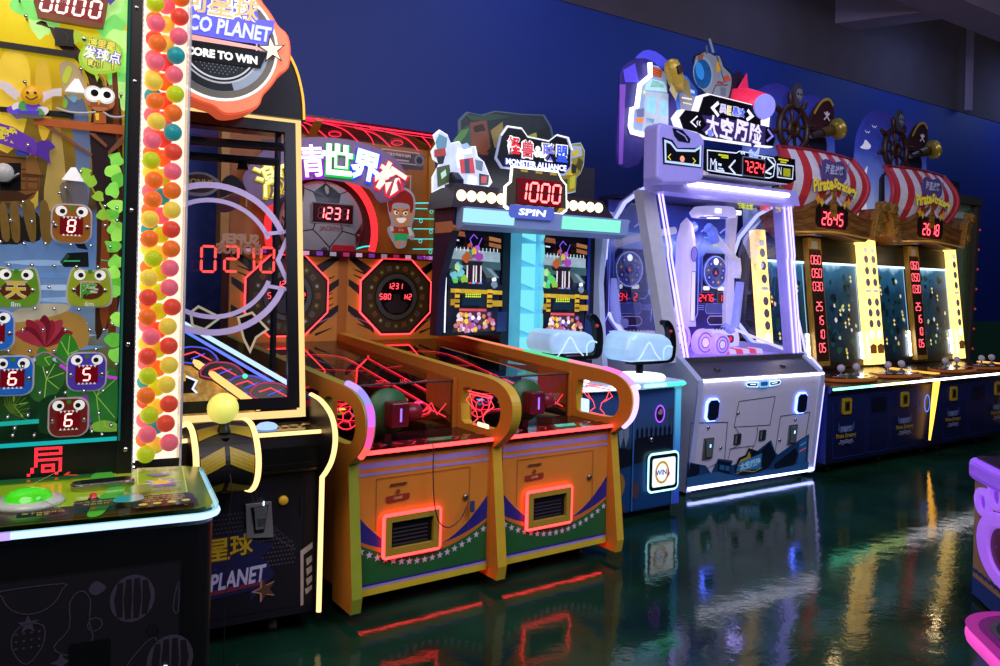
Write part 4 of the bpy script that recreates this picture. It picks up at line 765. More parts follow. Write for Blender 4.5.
# steel pins on which the balls bounce
pins=[(-0.604,2.603),(-0.602,2.367),(-0.426,2.438),(-0.588,2.142),(-0.628,2.665),(-0.29,2.361),(-0.599,1.937),(-0.636,1.87),(-0.57,1.869),(-0.502,1.869),(-0.333,1.867),(-0.294,1.934),(-0.293,1.888),(-0.665,1.792),(-0.593,1.788),(-0.526,1.791),(-0.445,1.79),(-0.379,1.789),(-0.314,1.788),(-0.638,1.71),(-0.566,1.712),(-0.496,1.711),(-0.424,1.709),(-0.353,1.711),(-0.51,1.633),(-0.553,1.555),(-0.492,1.555),(-0.413,1.552),(-0.59,1.478),(-0.526,1.478),(-0.455,1.477),(-0.375,1.477),(-0.328,1.477),(-0.301,1.499),(-0.632,1.402),(-0.566,1.401),(-0.489,1.4),(-0.353,1.405),(-0.587,1.346),(-0.51,1.322),(-0.284,1.347),(-0.531,1.249),(-0.45,1.246),(-0.39,1.251),(-0.326,1.249),(-0.63,1.166),(-0.567,1.17),(-0.338,1.166),(-0.296,1.118),(-0.607,1.125),(-0.546,1.096),(-0.418,2.061),(-0.613,1.1),(-0.326,1.086),(-0.36,1.099),(-0.466,1.998),(-0.485,1.978),(-0.335,1.939)]
pb=None
for x,z in pins:
    if pb is None:
        g=G(); g.lathe([(.0035,0),(.0035,.05)],(0,0,0),mt('#b8b8c0',.2,1),'y',8); g.lathe([(.0035,.045),(.0065,.05),(.0065,.054),(0,.056)],(0,0,0),mt('#d8d8e0',.2,1),'y',10); pb=g.build('pin',A); o=pb
    else: o=dupe(pb,A)
    o.location=(x,.62,z)
# cover glass with lit edge
g=G(); g.add([(XL,.565,1.05),(-.262,.565,1.05),(-.262,.565,3.05),(XL,.565,3.05)],[(0,1,2,3)],glass(refl=.5)); cg=g.build('cover_glass',A)
g=G(); g.tube([(-.268,.566,1.06),(-.268,.566,3.05)],.004,em('#2a7a6a',.5),n=4); g.tube([(XL,.600,1.05),(-.275,.600,1.062)],.008,em('#18b0b0',1.0),n=6); g.build('edge_light',cg)
g=G(); g.line(PL((0,.575,0)),[(-0.657,1.142),(-0.532,1.146)],.016,mt('#17a090',.3,glow=.8),h=.0); g.build('cyan_rail',A)
# lit clear column filled with balls
TX0,TX1=-.222,-.048
g=G(); g.box(TX0,TX1+.0,.80,.83,.93,3.05,em('#ffe0c4',1.5)); g.box(TX0-.004,TX0,.60,.83,.93,3.05,mt('#e8d8d0',.3,glow=.7)); g.build('light_backing',A)
g=G(); g.add([(TX0,.60,.93),(TX1,.60,.93),(TX1,.60,3.05),(TX0,.60,3.05)],[(0,1,2,3)],glass(refl=.7)); g.add([(TX1,.60,.93),(TX1,.83,.93),(TX1,.83,3.05),(TX1,.60,3.05)],[(0,1,2,3)],glass(refl=.7))
for x,y in ((TX0,.60),(TX1,.60)): g.tube([(x,y,.93),(x,y,3.05)],.005,glass('#f0f4ff',1.2,op=.3,opcol='#d8d8e8'),n=6)
g.build('clear_column',A)
g=G(); 
for q in range(105): g.disc(PL((0,.598,0)),TX0+.008,.95+q*.02,.0045,em('#fff0e8',2.2),n=6,h=.001)
g.build('led_row',A)['kind']='stuff'
# the balls: every one a thing
MA=MX.Translation((-.93,2.62,0))@MX.Rotation(rad(26),4,'Z')
rb=random.Random(11); pal=[('orange','#ff7a2c',30),('pink','#ff7088',20),('yellow','#ffe050',22),('lime','#c8e020',14),('teal','#20a0a8',7),('red','#f0503c',14)]
BR=.0345; cnt={}; lastc=None; ordn=['first','second','third','fourth','fifth','sixth','seventh','eighth','ninth','tenth','eleventh','twelfth','thirteenth','fourteenth','fifteenth','sixteenth','seventeenth','eighteenth','nineteenth','twentieth']
def ordw(n):
    if n<20: return ordn[n]
    t,u=divmod(n+1,10); base={2:'twenty',3:'thirty',4:'forty',5:'fifty'}[t]
    return (base[:-1]+'ieth') if u==0 else base+'-'+ordn[u-1]
meshes={}; placed=[]
for k in range(25):
    for x,y,dz in ((TX0+.052,.644,0),(TX0+.128,.646,.040),(TX0+.088,.712,.020),(TX0+.050,.748,-.035)):
        placed.append((.985+k*.0765+dz,x+rb.uniform(-.009,.009)*(y<.7),y+rb.uniform(-.004,.004)))
placed=[p for p in placed if .97<p[0]<2.86]; placed.sort(key=lambda t:-t[0])
for z,x,y in placed:
    nm,cc,_=rb.choices(pal,[p[2] for p in pal])[0]
    if nm==lastc: nm,cc,_=rb.choices(pal,[p[2] for p in pal])[0]
    lastc=nm
    if nm not in meshes:
        g=G(); g.ball((0,0,0),BR,mt(cc,.35,glow=.34,nz=.06,sc=6),n=20); o=g.build('plastic_ball'); meshes[nm]=o
    else: o=meshes[nm].copy(); COL.objects.link(o)
    o.location=MA@V((x,y,z)); k=cnt.get(nm,0); cnt[nm]=k+1
    tag(o,f"{nm} plastic ball in the lit clear column, {ordw(k)} {nm} one from its top",'ball','coloured balls in the lit column')
# ---------------------------------------------------------------- glass-fronted bowling machine with the round coral sign
B=thing('ball_rolling_machine','black arcade machine with warm yellow light edges, tall glass front and round coral sign','arcade machine',(-.83,3.8,0),rad(29))
WY=em('#fdcf88',1.9); WY2=em('#ffb848',1.6)
g=G(); g.box(-.915,-.005,.05,.95,.09,.76,mt('#17131c',.42)); g.box(-.91,-.01,.06,1.0,.76,.97,BK)
g.build('cabinet',B)
g=G()
for x in (-.82,-.18):
    g.lathe([(.0,-.02),(.038,-.02),(.038,.02),(0,.02)],(x,.14,.038),mt('#6a6666',.4,.3),'x',16); g.box(x-.03,x+.03,.12,.17,.06,.10,BK)
g.build('casters',B)
# front panel print
pl=PL((0,.049,0)); g=G()
g.line(pl,[(-.88,.13),(-.06,.13),(-.06,.74),(-.88,.74)],.004,mt('#060508',.5),True)
for r_ in range(16):
    for c_ in range(34):
        x=-.62+c_*.0155+(r_%2)*.0078; z=.34+r_*.020
        if x<-.10 and z<.62 and (x+.62)*.5+z*0>(.40-z)*.2 and z<.66-.9*(x+.36)*(x>-.36): g.disc(pl,x,z,.0048,mt('#4a4450',.5),n=6,h=.001)
g.line(pl,smooth([(-.32,.74),(-.28,.60),(-.20,.48),(-.10,.40)],4,False),.006,mt('#3d3844',.5),h=.001); g.line(pl,smooth([(-.30,.74),(-.25,.58),(-.12,.44)],4,False),.006,mt('#302b38',.5),h=.001)
# logo
wl=[(-0.467,0.498),(-0.278,0.528),(-0.313,0.491),(-0.23,0.443),(-0.311,0.404),(-0.21,0.366),(-0.255,0.345),(-0.199,0.289),(-0.28,0.242),(-0.368,0.198),(-0.46,0.2)]
g.poly(pl,[(-0.614,0.483),(-0.26,0.521),(-0.285,0.46),(-0.189,0.437),(-0.256,0.386),(-0.2,0.313),(-0.19,0.297),(-0.306,0.182),(-0.298,0.236),(-0.608,0.213)],mt('#1c1c48',.45),h=.0016)
c=(-0.396,0.43); 
for ch,p in zip('可可星球',((c[0]-.27,c[1]+.00),(c[0]-.16,c[1]),(c[0]-.055,c[1]+.012),(c[0]+.05,c[1]+.022))):
    g.text(pl,ch,p[0],p[1],.105,mt('#4a3416',.4),bold=.05,h=.0020,rot=.02); g.text(pl,ch,p[0],p[1]+.004,.10,mt('#b89418',.4,glow=.05),bold=.02,h=.0024,rot=.02)
c=(-0.362,0.288)
g.poly(pl,[(c[0]-.50,c[1]-.075),(c[0]+.11,c[1]-.03),(c[0]+.13,c[1]-.01),(c[0]-.5,c[1]-.05)],mt('#7a2238',.45),h=.0020)
g.text(pl,'COCO PLANET',c[0]-.11,c[1]+.010,.085,mt('#26266a',.4),bold=.08,w=.49,h=.0025,rot=.06,shear=.15); g.text(pl,'COCO PLANET',c[0]-.11,c[1]+.010,.08,mt('#b8aec8',.4,glow=.04),bold=.03,w=.475,h=.003,rot=.06,shear=.15)
s_=(-0.234,0.23); g.poly(pl,star(s_[0]-.005,s_[1],.06,.024,5,1.9),mt('#b08068',.4),h=.0032); g.poly(pl,star(s_[0],s_[1],.048,.02,5,1.9),mt('#5a3a30',.4),h=.0036)
# white hatch mark near the edge
for P in ([(-0.073,0.388),(-0.016,0.423),(-0.015,0.394),(-0.058,0.367),(-0.052,0.128),(-0.066,0.126)],[(-0.045,0.346),(-0.017,0.361),(-0.016,0.332),(-0.04,0.312)],[(-0.044,0.298),(-0.016,0.313),(-0.015,0.284),(-0.038,0.264)],[(-0.043,0.25),(-0.014,0.265),(-0.014,0.236),(-0.037,0.216)],[(-0.047,0.203),(-0.013,0.217),(-0.013,0.198),(-0.041,0.174)]): g.poly(pl,P,mt('#b8a8a4',.45),h=.002)
g.line(pl,[(-0.082,0.659),(-0.079,0.55)],.008,mt('#07060a',.4),h=.002)
g.build('front_panel',B)
# coin door, key and button
P=[(-0.335,0.641),(-0.217,0.641),(-0.204,0.472),(-0.326,0.484)]; pc=PL((0,.04,0)); g=G(); g.poly(pc,P,mt('#a8a2a4',.3,.6),h=.002,thick=.012); co=g.build('coin_slot',B,.002)
g=G(); g.poly(pc,[(-0.312,0.624),(-0.23,0.629),(-0.25,0.501),(-0.291,0.502)],mt('#141216',.4),h=.004); g.poly(pc,[(-0.298,0.623),(-0.235,0.625),(-0.251,0.52),(-0.287,0.52)],mt('#c0bcc2',.25,.8),h=.010,thick=.007); g.poly(pc,[(-0.284,0.57),(-0.243,0.57),(-0.251,0.534),(-0.278,0.533)],mt('#8a868c',.3,.8),h=.0106); g.quad(pc,-.258,.628,-.252,.65,em('#d0e8ff',2.5),h=.0112); g.text(pc,'1',(-0.293,0.595)[0],(-0.293,0.595)[1],.016,mt('#504c54',.4),h=.011); g.build('coin_inlet',co)
g=G(); x,z=(-0.161,0.64); g.lathe([(.0,0),(.022,0),(.022,.012),(.016,.02),(0,.021)],(x,.048,z),mt('#d8a828',.3,glow=.1),'y',18); g.build('yellow_button',B)
# console with lit edge
g=G(); g.prism([(.06,.968),(0,.965),(-.012,.90),(.0,.80),(.05,.76)],'x',-.915,-.60,BK); g.build('console',B); g=G(); g.prism([(.06,.968),(0,.965),(-.012,.90),(.0,.80),(.05,.76)],'x',-.35,-.005,BK)
g.prism([(.05,.83),(-.004,.82),(.02,.775),(.05,.765)],'x',-.35,-.005,mt('#2a1c0c',.3),None); g.build('console',B)
g=G(); g.box(-.915,-.005,.0,.22,.968,.974,mt('#3a2a1a',.12,nz=.4)); pt=PL((0,0,.975),(1,0,0),(0,1,0))
for q in range(6): g.poly(pt,blob(-.3+q*.05,.1,.022,7,.4,seed=q),mt(['#8a6a3a','#5a4424','#a07a48'][q%3],.2,glow=.15))
for q in range(4): g.poly(pt,blob(-.85+q*.06,.1,.03,7,.4,seed=20+q),mt(['#8a6a3a','#5a4424'][q%2],.2,glow=.15))
g.build('console_top',B)
g=G(); g.tube([(-.355,-.006,.962),(-.005,-.006,.962)],.010,WY); g.build('light_strip',B); g=G(); g.tube([(-.915,-.006,.962),(-.60,-.006,.962)],.010,WY); g.build('light_strip',B)
g=G(); g.lathe([(.0,0),(.045,0),(.05,.012),(.035,.024),(.012,.03),(0,.03)],(-.235,.09,.974),em('#a0c0ff',1.4),n=20); g.build('blue_button',B)
# tread drum between two light arcs
ARC=smooth([(.16,1.0),(.0,1.035),(-.14,1.03),(-.235,.975),(-.275,.90),(-.25,.82),(-.16,.762),(-.05,.735)],4,False)
g=G(); g.prism(ARC+[(.16,.735)],'x',-.60,-.35,mt('#120e14',.45)); dm=g.build('tread_drum',B)
def arcpt(t):
    L=[0]
    for a,b in zip(ARC,ARC[1:]): L.append(L[-1]+math.dist(a,b))
    t*=L[-1]
    for i in range(len(ARC)-1):
        if t<=L[i+1]+1e-9:
            k=(t-L[i])/(L[i+1]-L[i]); y=ARC[i][0]+(ARC[i+1][0]-ARC[i][0])*k; z=ARC[i][1]+(ARC[i+1][1]-ARC[i][1])*k
            n=V((0,-(ARC[i+1][1]-ARC[i][1]),(ARC[i+1][0]-ARC[i][0]))).normalized()*-1
            n=V((0,(ARC[i+1][1]-ARC[i][1]),-(ARC[i+1][0]-ARC[i][0]))).normalized(); return y,z,n
CHV=mt('#9a8420',.45,glow=.06)
for k in range(5):
    t0=.12+k*.20
    for s in (-1,1):
        g=G()
        for q in range(5):
            vs=[]
            for a in (q/5,(q+1)/5):
                for w in range(6):
                    x=-.475+s*(.010+.098*a); t=min(.999,max(0,t0+w*.019+.060*a)); y,z,n=arcpt(t); d=V((0,y+.03,z-.885)).normalized(); vs.append((x,y+d.y*.003,z+d.z*.003))
            g.add(vs,[(w,w+1,w+7,w+6) for w in range(5)],CHV)
        g.build('chevron',dm)
for x in (-.60,-.35):
    g=G(); g.tube([(x,y,z) for y,z in ARC],.0125,WY,n=8); g.build('light_arc',dm)
# ball-topped stick on the drum
g=G(); g.tube([(-.475,-.20,1.0),(-.475,-.225,.90),(-.475,-.245,.86)],[.018,.014,.010],mt('#0c0a0e',.4),n=10); g.lathe([(.03,0),(.02,.03),(.012,.05)],(-.475,-.16,1.02),mt('#0c0a0e',.4),n=12); js=g.build('stick',B)
g=G(); g.ball((-.485,-.185,1.125),.065,mt('#dcdf6a',.4,glow=.62,nz=.05),n=24); g.build('ball_knob',js)
g=G(); g.tube(smooth([(-.47,-.29,.875),(-.462,-.30,.80),(-.462,-.26,.70),(-.463,-.24,.4),(-.463,-.22,.12),(-.45,-.2,.012),(-.38,-.16,.008)],4,False),.0022,mt('#241d24',.5),n=5); MB_=MX.Translation((-.83,3.8,0))@MX.Rotation(rad(29),4,'Z'); g.v=[tuple(MB_@V(p)) for p in g.v]
tag(g.build('wire'),'thin black wire hanging from the yellow-ball stick of the black bowling machine to the floor','wire')
# end plates: round light at console, leg light below
RING=smooth([(.0,.745),(-.07,.79),(-.145,.855),(-.186,.93),(-.178,1.0),(-.11,1.06),(.05,1.098),(.22,1.104)],4,False)
for x in (-.94,-.005):
    g=G(); g.prism([(1.0,.07),(1.0,1.11),(.22,1.104)]+[p for p in reversed(RING)][1:]+[(.0,.07)],'x',x,x+.025,mt('#100d12',.35)); ep=g.build('end_plate',B)
    g=G(); g.tube([(x+.012,-.006,.105)]+[(x+.012,-.006,z) for z in (.3,.5,.73)]+[(x+.012,y-.006,z) for y,z in RING],.0125,WY,n=8); g.build('light_edge',ep)
# leaning glass front with black frame and lit surround
FZ0,FZ1,FY0,FY1=1.0,2.52,.20,.43
def fr(x,z,d=0): t=(z-FZ0)/(FZ1-FZ0); return (x,FY0+(FY1-FY0)*t-d,z)
upv=V((0,FY1-FY0,FZ1-FZ0)).normalized(); pf=PL((0,FY0,FZ0),(1,0,0),upv); H_=math.hypot(FY1-FY0,FZ1-FZ0)
def frame(x0,z0,x1,z1,w,ma,h,th): 
    g._ext([(x0,z0),(x1,z0),(x1,z1),(x0,z1)],lambda p,t:pf.at(p[0],p[1],t),h-th,h,ma,None,[[(x0+w,z0+w),(x1-w,z0+w),(x1-w,z1-w),(x0+w,z1-w)]])
g=G(); frame(-.895,.0,-.025,H_,.035,em('#ffd48a',1.2),.012,.03); sf=g.build('lit_surround',B)
g=G(); frame(-.865,.045,-.055,H_-.04,.055,mt('#08070a',.3),.018,.03); g.build('black_frame',B)
g=G(); g.poly(pf,[(-.83,.08),(-.09,.08),(-.09,H_-.08),(-.83,H_-.08)],glass(refl=1.1),h=.0)
gl=g.build('front_glass',B)
# printed pale rings and arrows on the glass
g=G(); LIL=mt('#b0a0cc',.4,glow=.30); cx,cz=-.46,.78
pf2=PL(pf.o,pf.u,pf.v)
for R_ in (.36,.285):
    g.line(pf2,circ(cx,cz,R_,26,a0=rad(22),a1=rad(158)),.030 if R_>.3 else .022,LIL,h=.003); g.line(pf2,circ(cx,cz,R_,26,a0=rad(202),a1=rad(338)),.030 if R_>.3 else .022,LIL,h=.003)
for s in (-1,1):
    g.line(pf2,[(cx+s*.37,cz+.15),(cx+s*.25,cz+.13)],.018,LIL,h=.003); g.line(pf2,[(cx+s*.37,cz-.15),(cx+s*.25,cz-.13)],.018,LIL,h=.003); g.line(pf2,[(cx+s*.375,cz+.15),(cx+s*.31,cz),(cx+s*.375,cz-.15)],.022,LIL,h=.0036)
g.build('ring_print',gl)
# back pane, plus a painted reflection: mirrored lettering and score digits
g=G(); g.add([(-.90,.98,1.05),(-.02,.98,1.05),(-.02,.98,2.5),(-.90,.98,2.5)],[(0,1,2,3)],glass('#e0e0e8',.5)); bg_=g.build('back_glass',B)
pb_=PL((0,.44,0)); g=G()
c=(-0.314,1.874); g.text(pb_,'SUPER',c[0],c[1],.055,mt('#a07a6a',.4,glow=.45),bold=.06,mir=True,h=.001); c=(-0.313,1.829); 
c=(-0.318,1.828); g.text(pb_,'BONUS',c[0],c[1]-.005,.055,mt('#a06a5a',.4,glow=.4),bold=.06,mir=True,h=.001); g.build('reflected_lettering',bg_)
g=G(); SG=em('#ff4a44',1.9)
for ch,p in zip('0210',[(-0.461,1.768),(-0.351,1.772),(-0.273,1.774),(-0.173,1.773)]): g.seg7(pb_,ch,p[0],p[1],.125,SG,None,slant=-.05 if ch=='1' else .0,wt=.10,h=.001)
g.build('reflected_digits',bg_)
# interior: lane rails, target plates, badge
g=G(); g.add([(-.9,.25,1.02),(-.02,.25,1.02),(-.02,.97,1.12),(-.9,.97,1.12)],[(0,1,2,3)],mt('#160e20',.25,nz=.3)); g.build('playfield',B)
g=G(); g.tube([(-.235,.26,1.045),(-.60,.95,1.33)],.018,em('#ffc070',1.6)); g.build('lane_light',B)
g=G(); g.add([(-.24,.26,1.02),(-.61,.95,1.30),(-.90,.95,1.25),(-.9,.26,1.02)],[(0,1,2,3)],wood('lane_wood','#a87a34','#e0b460','Y',5,glow=.45)); g.build('lane',B)
g=G(); g.tube([(-.03,.30,1.12),(-.50,.96,1.42)],.012,em('#c0e0ff',1.3)); g.tube([(-.03,.32,1.08),(-.50,.97,1.38)],.008,em('#6a80ff',1.3)); g.build('side_rail',B)
for k,(x,y,z) in enumerate(((-.47,.72,1.26),(-.36,.58,1.19),(-.25,.46,1.13),(-.15,.38,1.10))):
    g=G(); pp=PL((x,y,z),(1,-.25,0),(0,.45,.9)); g.poly(pp,smooth([(-.11,-.03),(.07,-.06),(.12,-.02),(.06,.045),(-.06,.05)],3),mt('#1c1420',.3),h=.01,thick=.02)
    g.line(pp,smooth([(-.10,-.025),(.07,-.052),(.11,-.02),(.055,.038),(-.055,.043)],3),.008,em('#b03a60' if k%2 else '#5a50e0',1.2),True,h=.0125); g.line(pp,[(-.06,.0),(.0,.02),(.08,-.03)],.008,em('#ff4a5a',1.3),h=.013); g.line(pp,[(-.02,-.02),(.05,.01)],.006,em('#5060ff',1.2),h=.013); g.build('target_car',B)
g=G(); p=(-0.278,1.186); g.ball((p[0],.40,p[1]),.012,em('#50ffa0',2)); g.build('green_lamp',B)
g=G(); 
for t,(x,z) in zip(('35','95','03'),[(-0.18,1.059),(-0.099,1.055),(-0.026,1.056)]): g.seg7(PL((0,.26,0)),t,x,z,.025,em('#ff3048',2.5),None,h=.001)
g.build('lane_digits',B)
# dark badge and black plates hanging in the case
g=G(); pi=PL((0,.50,0)); g.poly(pi,smooth([(-0.595,2.149),(-0.555,2.192),(-0.471,2.199),(-0.404,2.16),(-0.412,2.124),(-0.468,2.085),(-0.552,2.084),(-0.585,2.111)],3),mt('#8f8a98',.3,.4,glow=.1),h=.004,thick=.01); g.poly(pi,smooth([(-0.582,2.15),(-0.55,2.182),(-0.476,2.189),(-0.423,2.153),(-0.427,2.128),(-0.473,2.1),(-0.544,2.099),(-0.572,2.117)],3),mt('#4a2a26',.4),h=.0052); g.text(pi,'BONUS',(-0.503,2.152)[0],(-0.503,2.152)[1],.03,mt('#a8904a',.3,glow=.2),bold=.03,w=.13,h=.006); g.build('badge',B)
g=G(); g.poly(pi,smooth([(-0.402,2.09),(-0.394,2.166),(-0.347,2.2),(-0.287,2.154),(-0.291,2.103),(-0.335,2.11),(-0.383,2.086)],3),mt('#15101a',.4),h=.004,thick=.01); g.poly(pi,smooth([(-0.42,2.039),(-0.373,2.087),(-0.305,2.092),(-0.323,2.03),(-0.39,2.006)],3),mt('#5a2a3a',.4,glow=.1),h=.003,thick=.008); g.build('helmet_figure',B)
for P,c in (([(-0.529,1.5),(-0.493,1.53),(-0.387,1.475),(-0.462,1.416),(-0.519,1.436)],'#b8b8a0'),([(-0.3,1.475),(-0.231,1.5),(-0.149,1.413),(-0.208,1.372),(-0.236,1.301),(-0.268,1.363)],'#c8b89a')):
    g=G(); g.line(pi,P,.012,mt(c,.3,glow=.5),True,h=.002); g.poly(pi,P,mt('#1d1418',.3),h=.001); g.build('spinner',B)
g=G(); P=[(-0.614,1.183),(-0.559,1.191),(-0.493,1.159),(-0.511,1.12),(-0.482,1.089),(-0.557,1.083),(-0.612,1.095)]; g.poly(pi,P,mt('#0d1020',.3),h=.004,thick=.008); g.line(pi,P,.010,em('#d8e0ff',1.4),True,h=.006); g.text(pi,'S',(-0.595,1.143)[0],(-0.595,1.143)[1],.05,mt('#5060a0',.3,glow=.5),h=.007); g.quad(pi,-.57,1.16,-.545,1.20,mt('#d8b020',.3,glow=.6),h=.0075); g.build('star_sign',B)
for a,b_ in (((-.90,.40,2.33),(-.06,.52,2.37)),((-.9,.70,2.30),(-.06,.75,2.32))):
    g=G(); g.tube([a,b_],.022,mt('#1c1a1e',.35,.4),n=8); rl=g.build('ceiling_rail',B)
    g=G(); x=-.6 if a[1]<.5 else -.25; g.lathe([(.03,0),(.022,.05),(0,.055)],(x,a[1]+.03,2.26),mt('#2a2628',.3,.5),n=12); g.build('spot_head',rl)
for x in (-.93,-.02):
    g=G(); g.box(x,x+.02,.93,1.0,1.1,2.55,BK); g.build('rear_post',B)
g=G(); g.box(-.93,0,.42,1.0,2.50,2.56,BK); g.build('top_box',B)
# header and round sign
g=G(); g.prism([(-.90,2.50),(-.02,2.50)]+smooth([(-.02,2.50),(-.03,2.62),(-.07,2.76),(-.14,2.86),(-.26,2.95)],3,False)+smooth([(-.66,2.95),(-.80,2.86),(-.87,2.76),(-.90,2.62)],3,False),'y',.38,.50,mt('#0d0b0f',.4)); hd=g.build('header',B)
g=G(); g.tube([(p[0],.372,p[1]) for p in smooth([(-.02,2.50),(-.03,2.62),(-.07,2.76),(-.14,2.86),(-.26,2.95)],3,False)],.006,WY2); g.build('light_edge',hd)
SY=.20; sc_=(-.475,2.775); ps=PL((sc_[0],SY,sc_[1]),s=.93)
def lob(R_,k=1):
    out=[]
    for i in range(96):
        a=2*PI*i/96; t=(a-rad(2))%(2*PI/5); t=min(t,2*PI/5-t)
        w=1/(1+math.exp((t-rad(19))*28)); out.append(((R_+.04*w)*cos(a),(R_+.04*w)*sin(a)))
    return out
g=G(); g.poly(ps,lob(.32),mt('#e8603c',.4,glow=.62,nz=.08),h=0,thick=.16); g.poly(ps,lob(.31),mt('#f2805c',.4,glow=.66,nz=.08),h=.01,thick=.011); sn=g.build('round_sign',B)
g=G(); g.disc(ps,0,0,.292,em('#ffffff',1.2),n=48,h=.0115); g.disc(ps,0,0,.278,mt('#6a665c',.4,glow=.4),n=48,h=.013); g.disc(ps,0,0,.245,mt('#8a98a8',.4,glow=.55),n=48,h=.0145)
g.poly(ps,circ(0,0,.243,20,a0=rad(200),a1=rad(288))+[(0,0)],mt('#1a2026',.4,glow=.2),h=.0152); g.disc(ps,0,0,.205,mt('#b8bcc4',.4,glow=.5),n=48,h=.016); g.disc(ps,0,0,.196,mt('#20262c',.4),n=48,h=.017); g.disc(ps,0,0,.186,em('#e8eef8',.9),n=48,h=.018); g.disc(ps,0,0,.178,mt('#1c2228',.4,glow=.1),n=48,h=.019)
for r_ in range(8):
    for c_ in range(15): 
        x=-.14+c_*.02+(r_%2)*.01; z=-.155+r_*.014
        if x*x+z*z<.026 : g.disc(ps,x,z,.0028,mt('#8a98a4',.4,glow=.4),n=6,h=.020)
g.build('sign_rings',sn)
g=G(); g.poly(ps,[(-.27,-.105),(.20,-.105),(.235,-.015),(-.28,-.015)],mt('#14161a',.3),h=.024); g.text(ps,'SCORE TO WIN',.0,-.065,.043,em('#ffffff',1.3),bold=.055,w=.37,h=.026)
g.poly(ps,[(-.31,.02),(.22,.005),(.245,-.01),(-.31,-.012)],mt('#e8a8a0',.4,glow=.7),h=.0255)
g.poly(ps,[(-.30,.155),(-.24,.26),(.16,.24),(.19,.145),(.27,.155),(.255,.10),(.22,.02),(.06,.015),(-.29,.02)],mt('#5a5ad0',.4,glow=.85),h=.027)
for ch,x in zip('可可星球',(-.225,-.115,.0,.125)):
    g.text(ps,ch,x,.185,.125,mt('#f4f0ea',.4,glow=.9),bold=.075,h=.029,shear=.06); g.text(ps,ch,x,.185,.115,mt('#d0b478',.4,glow=.7),bold=.02,h=.031,shear=.06)
g.text(ps,'COCO PLANET',-.01,.075,.088,mt('#5058d0',.4,glow=.9),bold=.09,w=.535,h=.030,shear=.12); g.text(ps,'COCO PLANET',-.01,.075,.08,em('#f4f4ff',1.1),bold=.035,w=.515,h=.032,shear=.12)
g.poly(ps,star(.255,.0,.078,.03,5,1.75),mt('#30262a',.4),h=.030); g.poly(ps,star(.255,.0,.062,.024,5,1.75),mt('#f0dcb8',.4,glow=.85),h=.033); g.build('sign_lettering',sn)
# ---------------------------------------------------------------- two-screen shooting machine with the bright monster sign
D=thing('shooting_arcade_machine','blue-white two-screen shooting machine with bulb row, cyan pillar and glowing robot sign','arcade machine',(1.40,6.02,0),rad(33))
PB=mt('#8f9cc8',.4,nz=.05); DKB=mt('#101224',.35); CY=em('#58e0f0',1.6); WH=em('#f2f6ff',2.6)
g=G(); g.box(-1.06,-.02,.02,1.45,.05,.94,mt('#20345e',.4)); g.box(-1.03,-.05,.06,1.4,.0,.05,BK); g.build('cabinet',D)
# front: printed dark castle scene with ticket window
pl=PL((0,.018,0)); g=G()
g.quad(pl,-1.05,.06,-.03,.92,grad('night_print','Z',0,.95,[(0,'#12386a'),(.35,'#173a66'),(.5,'#0e1c30'),(.62,'#2a4468'),(1,'#2c4a86')],glow=.10,sc=5,noise=.08))
g.poly(pl,[(-1.05,.46),(-.95,.50),(-.8,.47),(-.62,.53),(-.5,.50),(-.45,.58),(-.06,.58),(-.05,.42),(-.4,.40),(-.7,.36),(-1.05,.38)],mt('#0b1020',.4))
for q in range(9): x=-.44+q*.045; g.poly(pl,[(x-.01,.56),(x-.012,.63),(x,.66),(x+.012,.63),(x+.01,.56)],mt('#0a0f1e',.4))
for x in (-.68,-.60,-.55): g.poly(pl,[(x-.03,.72),(x-.025,.60),(x-.01,.52),(x+.02,.60),(x+.02,.72)],mt('#6a7a90',.4,glow=.05))
g.poly(pl,smooth([(-.72,.30),(-.66,.36),(-.58,.33),(-.56,.24),(-.62,.14),(-.70,.2)],3),mt('#8a6a2a',.4,glow=.06)); g.poly(pl,smooth([(-.50,.22),(-.45,.27),(-.42,.20),(-.46,.14)],3),mt('#5a3a3a',.4)); g.poly(pl,smooth([(-.66,.10),(-.6,.14),(-.55,.10),(-.6,.06)],3),mt('#503a30',.4))
g.line(pl,[(-.49,.06),(-.485,.92)],.012,mt('#2c5a9a',.3,glow=.15)); g.line(pl,[(-.09,.06),(-.085,.92)],.008,mt('#5a7ab0',.3,glow=.1))
g.build('front_panel',D)
g=G(); g.prism([(-.075,.0),(-.02,.0),(-.02,.05),(-.075,.05)],'z',.06,.94,grad('edge_cyan_light','Z',.05,.95,[(0,'#2a3aa0'),(.4,'#2858b0'),(1,'#58c8e0')],glow=.55,noise=.03)); g.build('edge_panel',D)  # cyan light on the pale edge band, painted as a glowing gradient
P=[(-0.335,0.443),(-0.051,0.445),(-0.062,0.184),(-0.317,0.193)]; x0=min(p[0] for p in P); x1=max(p[0] for p in P); z0=min(p[1] for p in P); z1=max(p[1] for p in P)
g=G(); g.poly(pl,rrect(x0,z0,x1,z1,.03),mt('#101820',.3),h=.03,thick=.03); tw=g.build('ticket_window',D)
g=G(); g.line(pl,rrect(x0-.006,z0-.006,x1+.006,z1+.006,.035),.020,em('#a8f0ff',2.4),True,h=.024); g.build('light_border',tw)
g=G(); g.poly(pl,rrect(x0+.025,z0+.025,x1-.025,z1-.025,.02),em('#e8f4ff',1.25),h=.031); cx,cz=(x0+x1)/2-.02,(z0+z1)/2; g.line(pl,circ(cx,cz,.062,20,.075),.018,mt('#c89a28',.4,glow=.6),True,h=.032); g.text(pl,'WIN',cx-.01,cz,.04,mt('#3a4ab0',.4,glow=.3),bold=.03,h=.033); g.poly(pl,[(cx+.05,cz-.05),(cx+.08,cz-.02),(cx+.06,cz+.03)],mt('#c03a2a',.4,glow=.4),h=.033); g.build('lit_panel',tw)
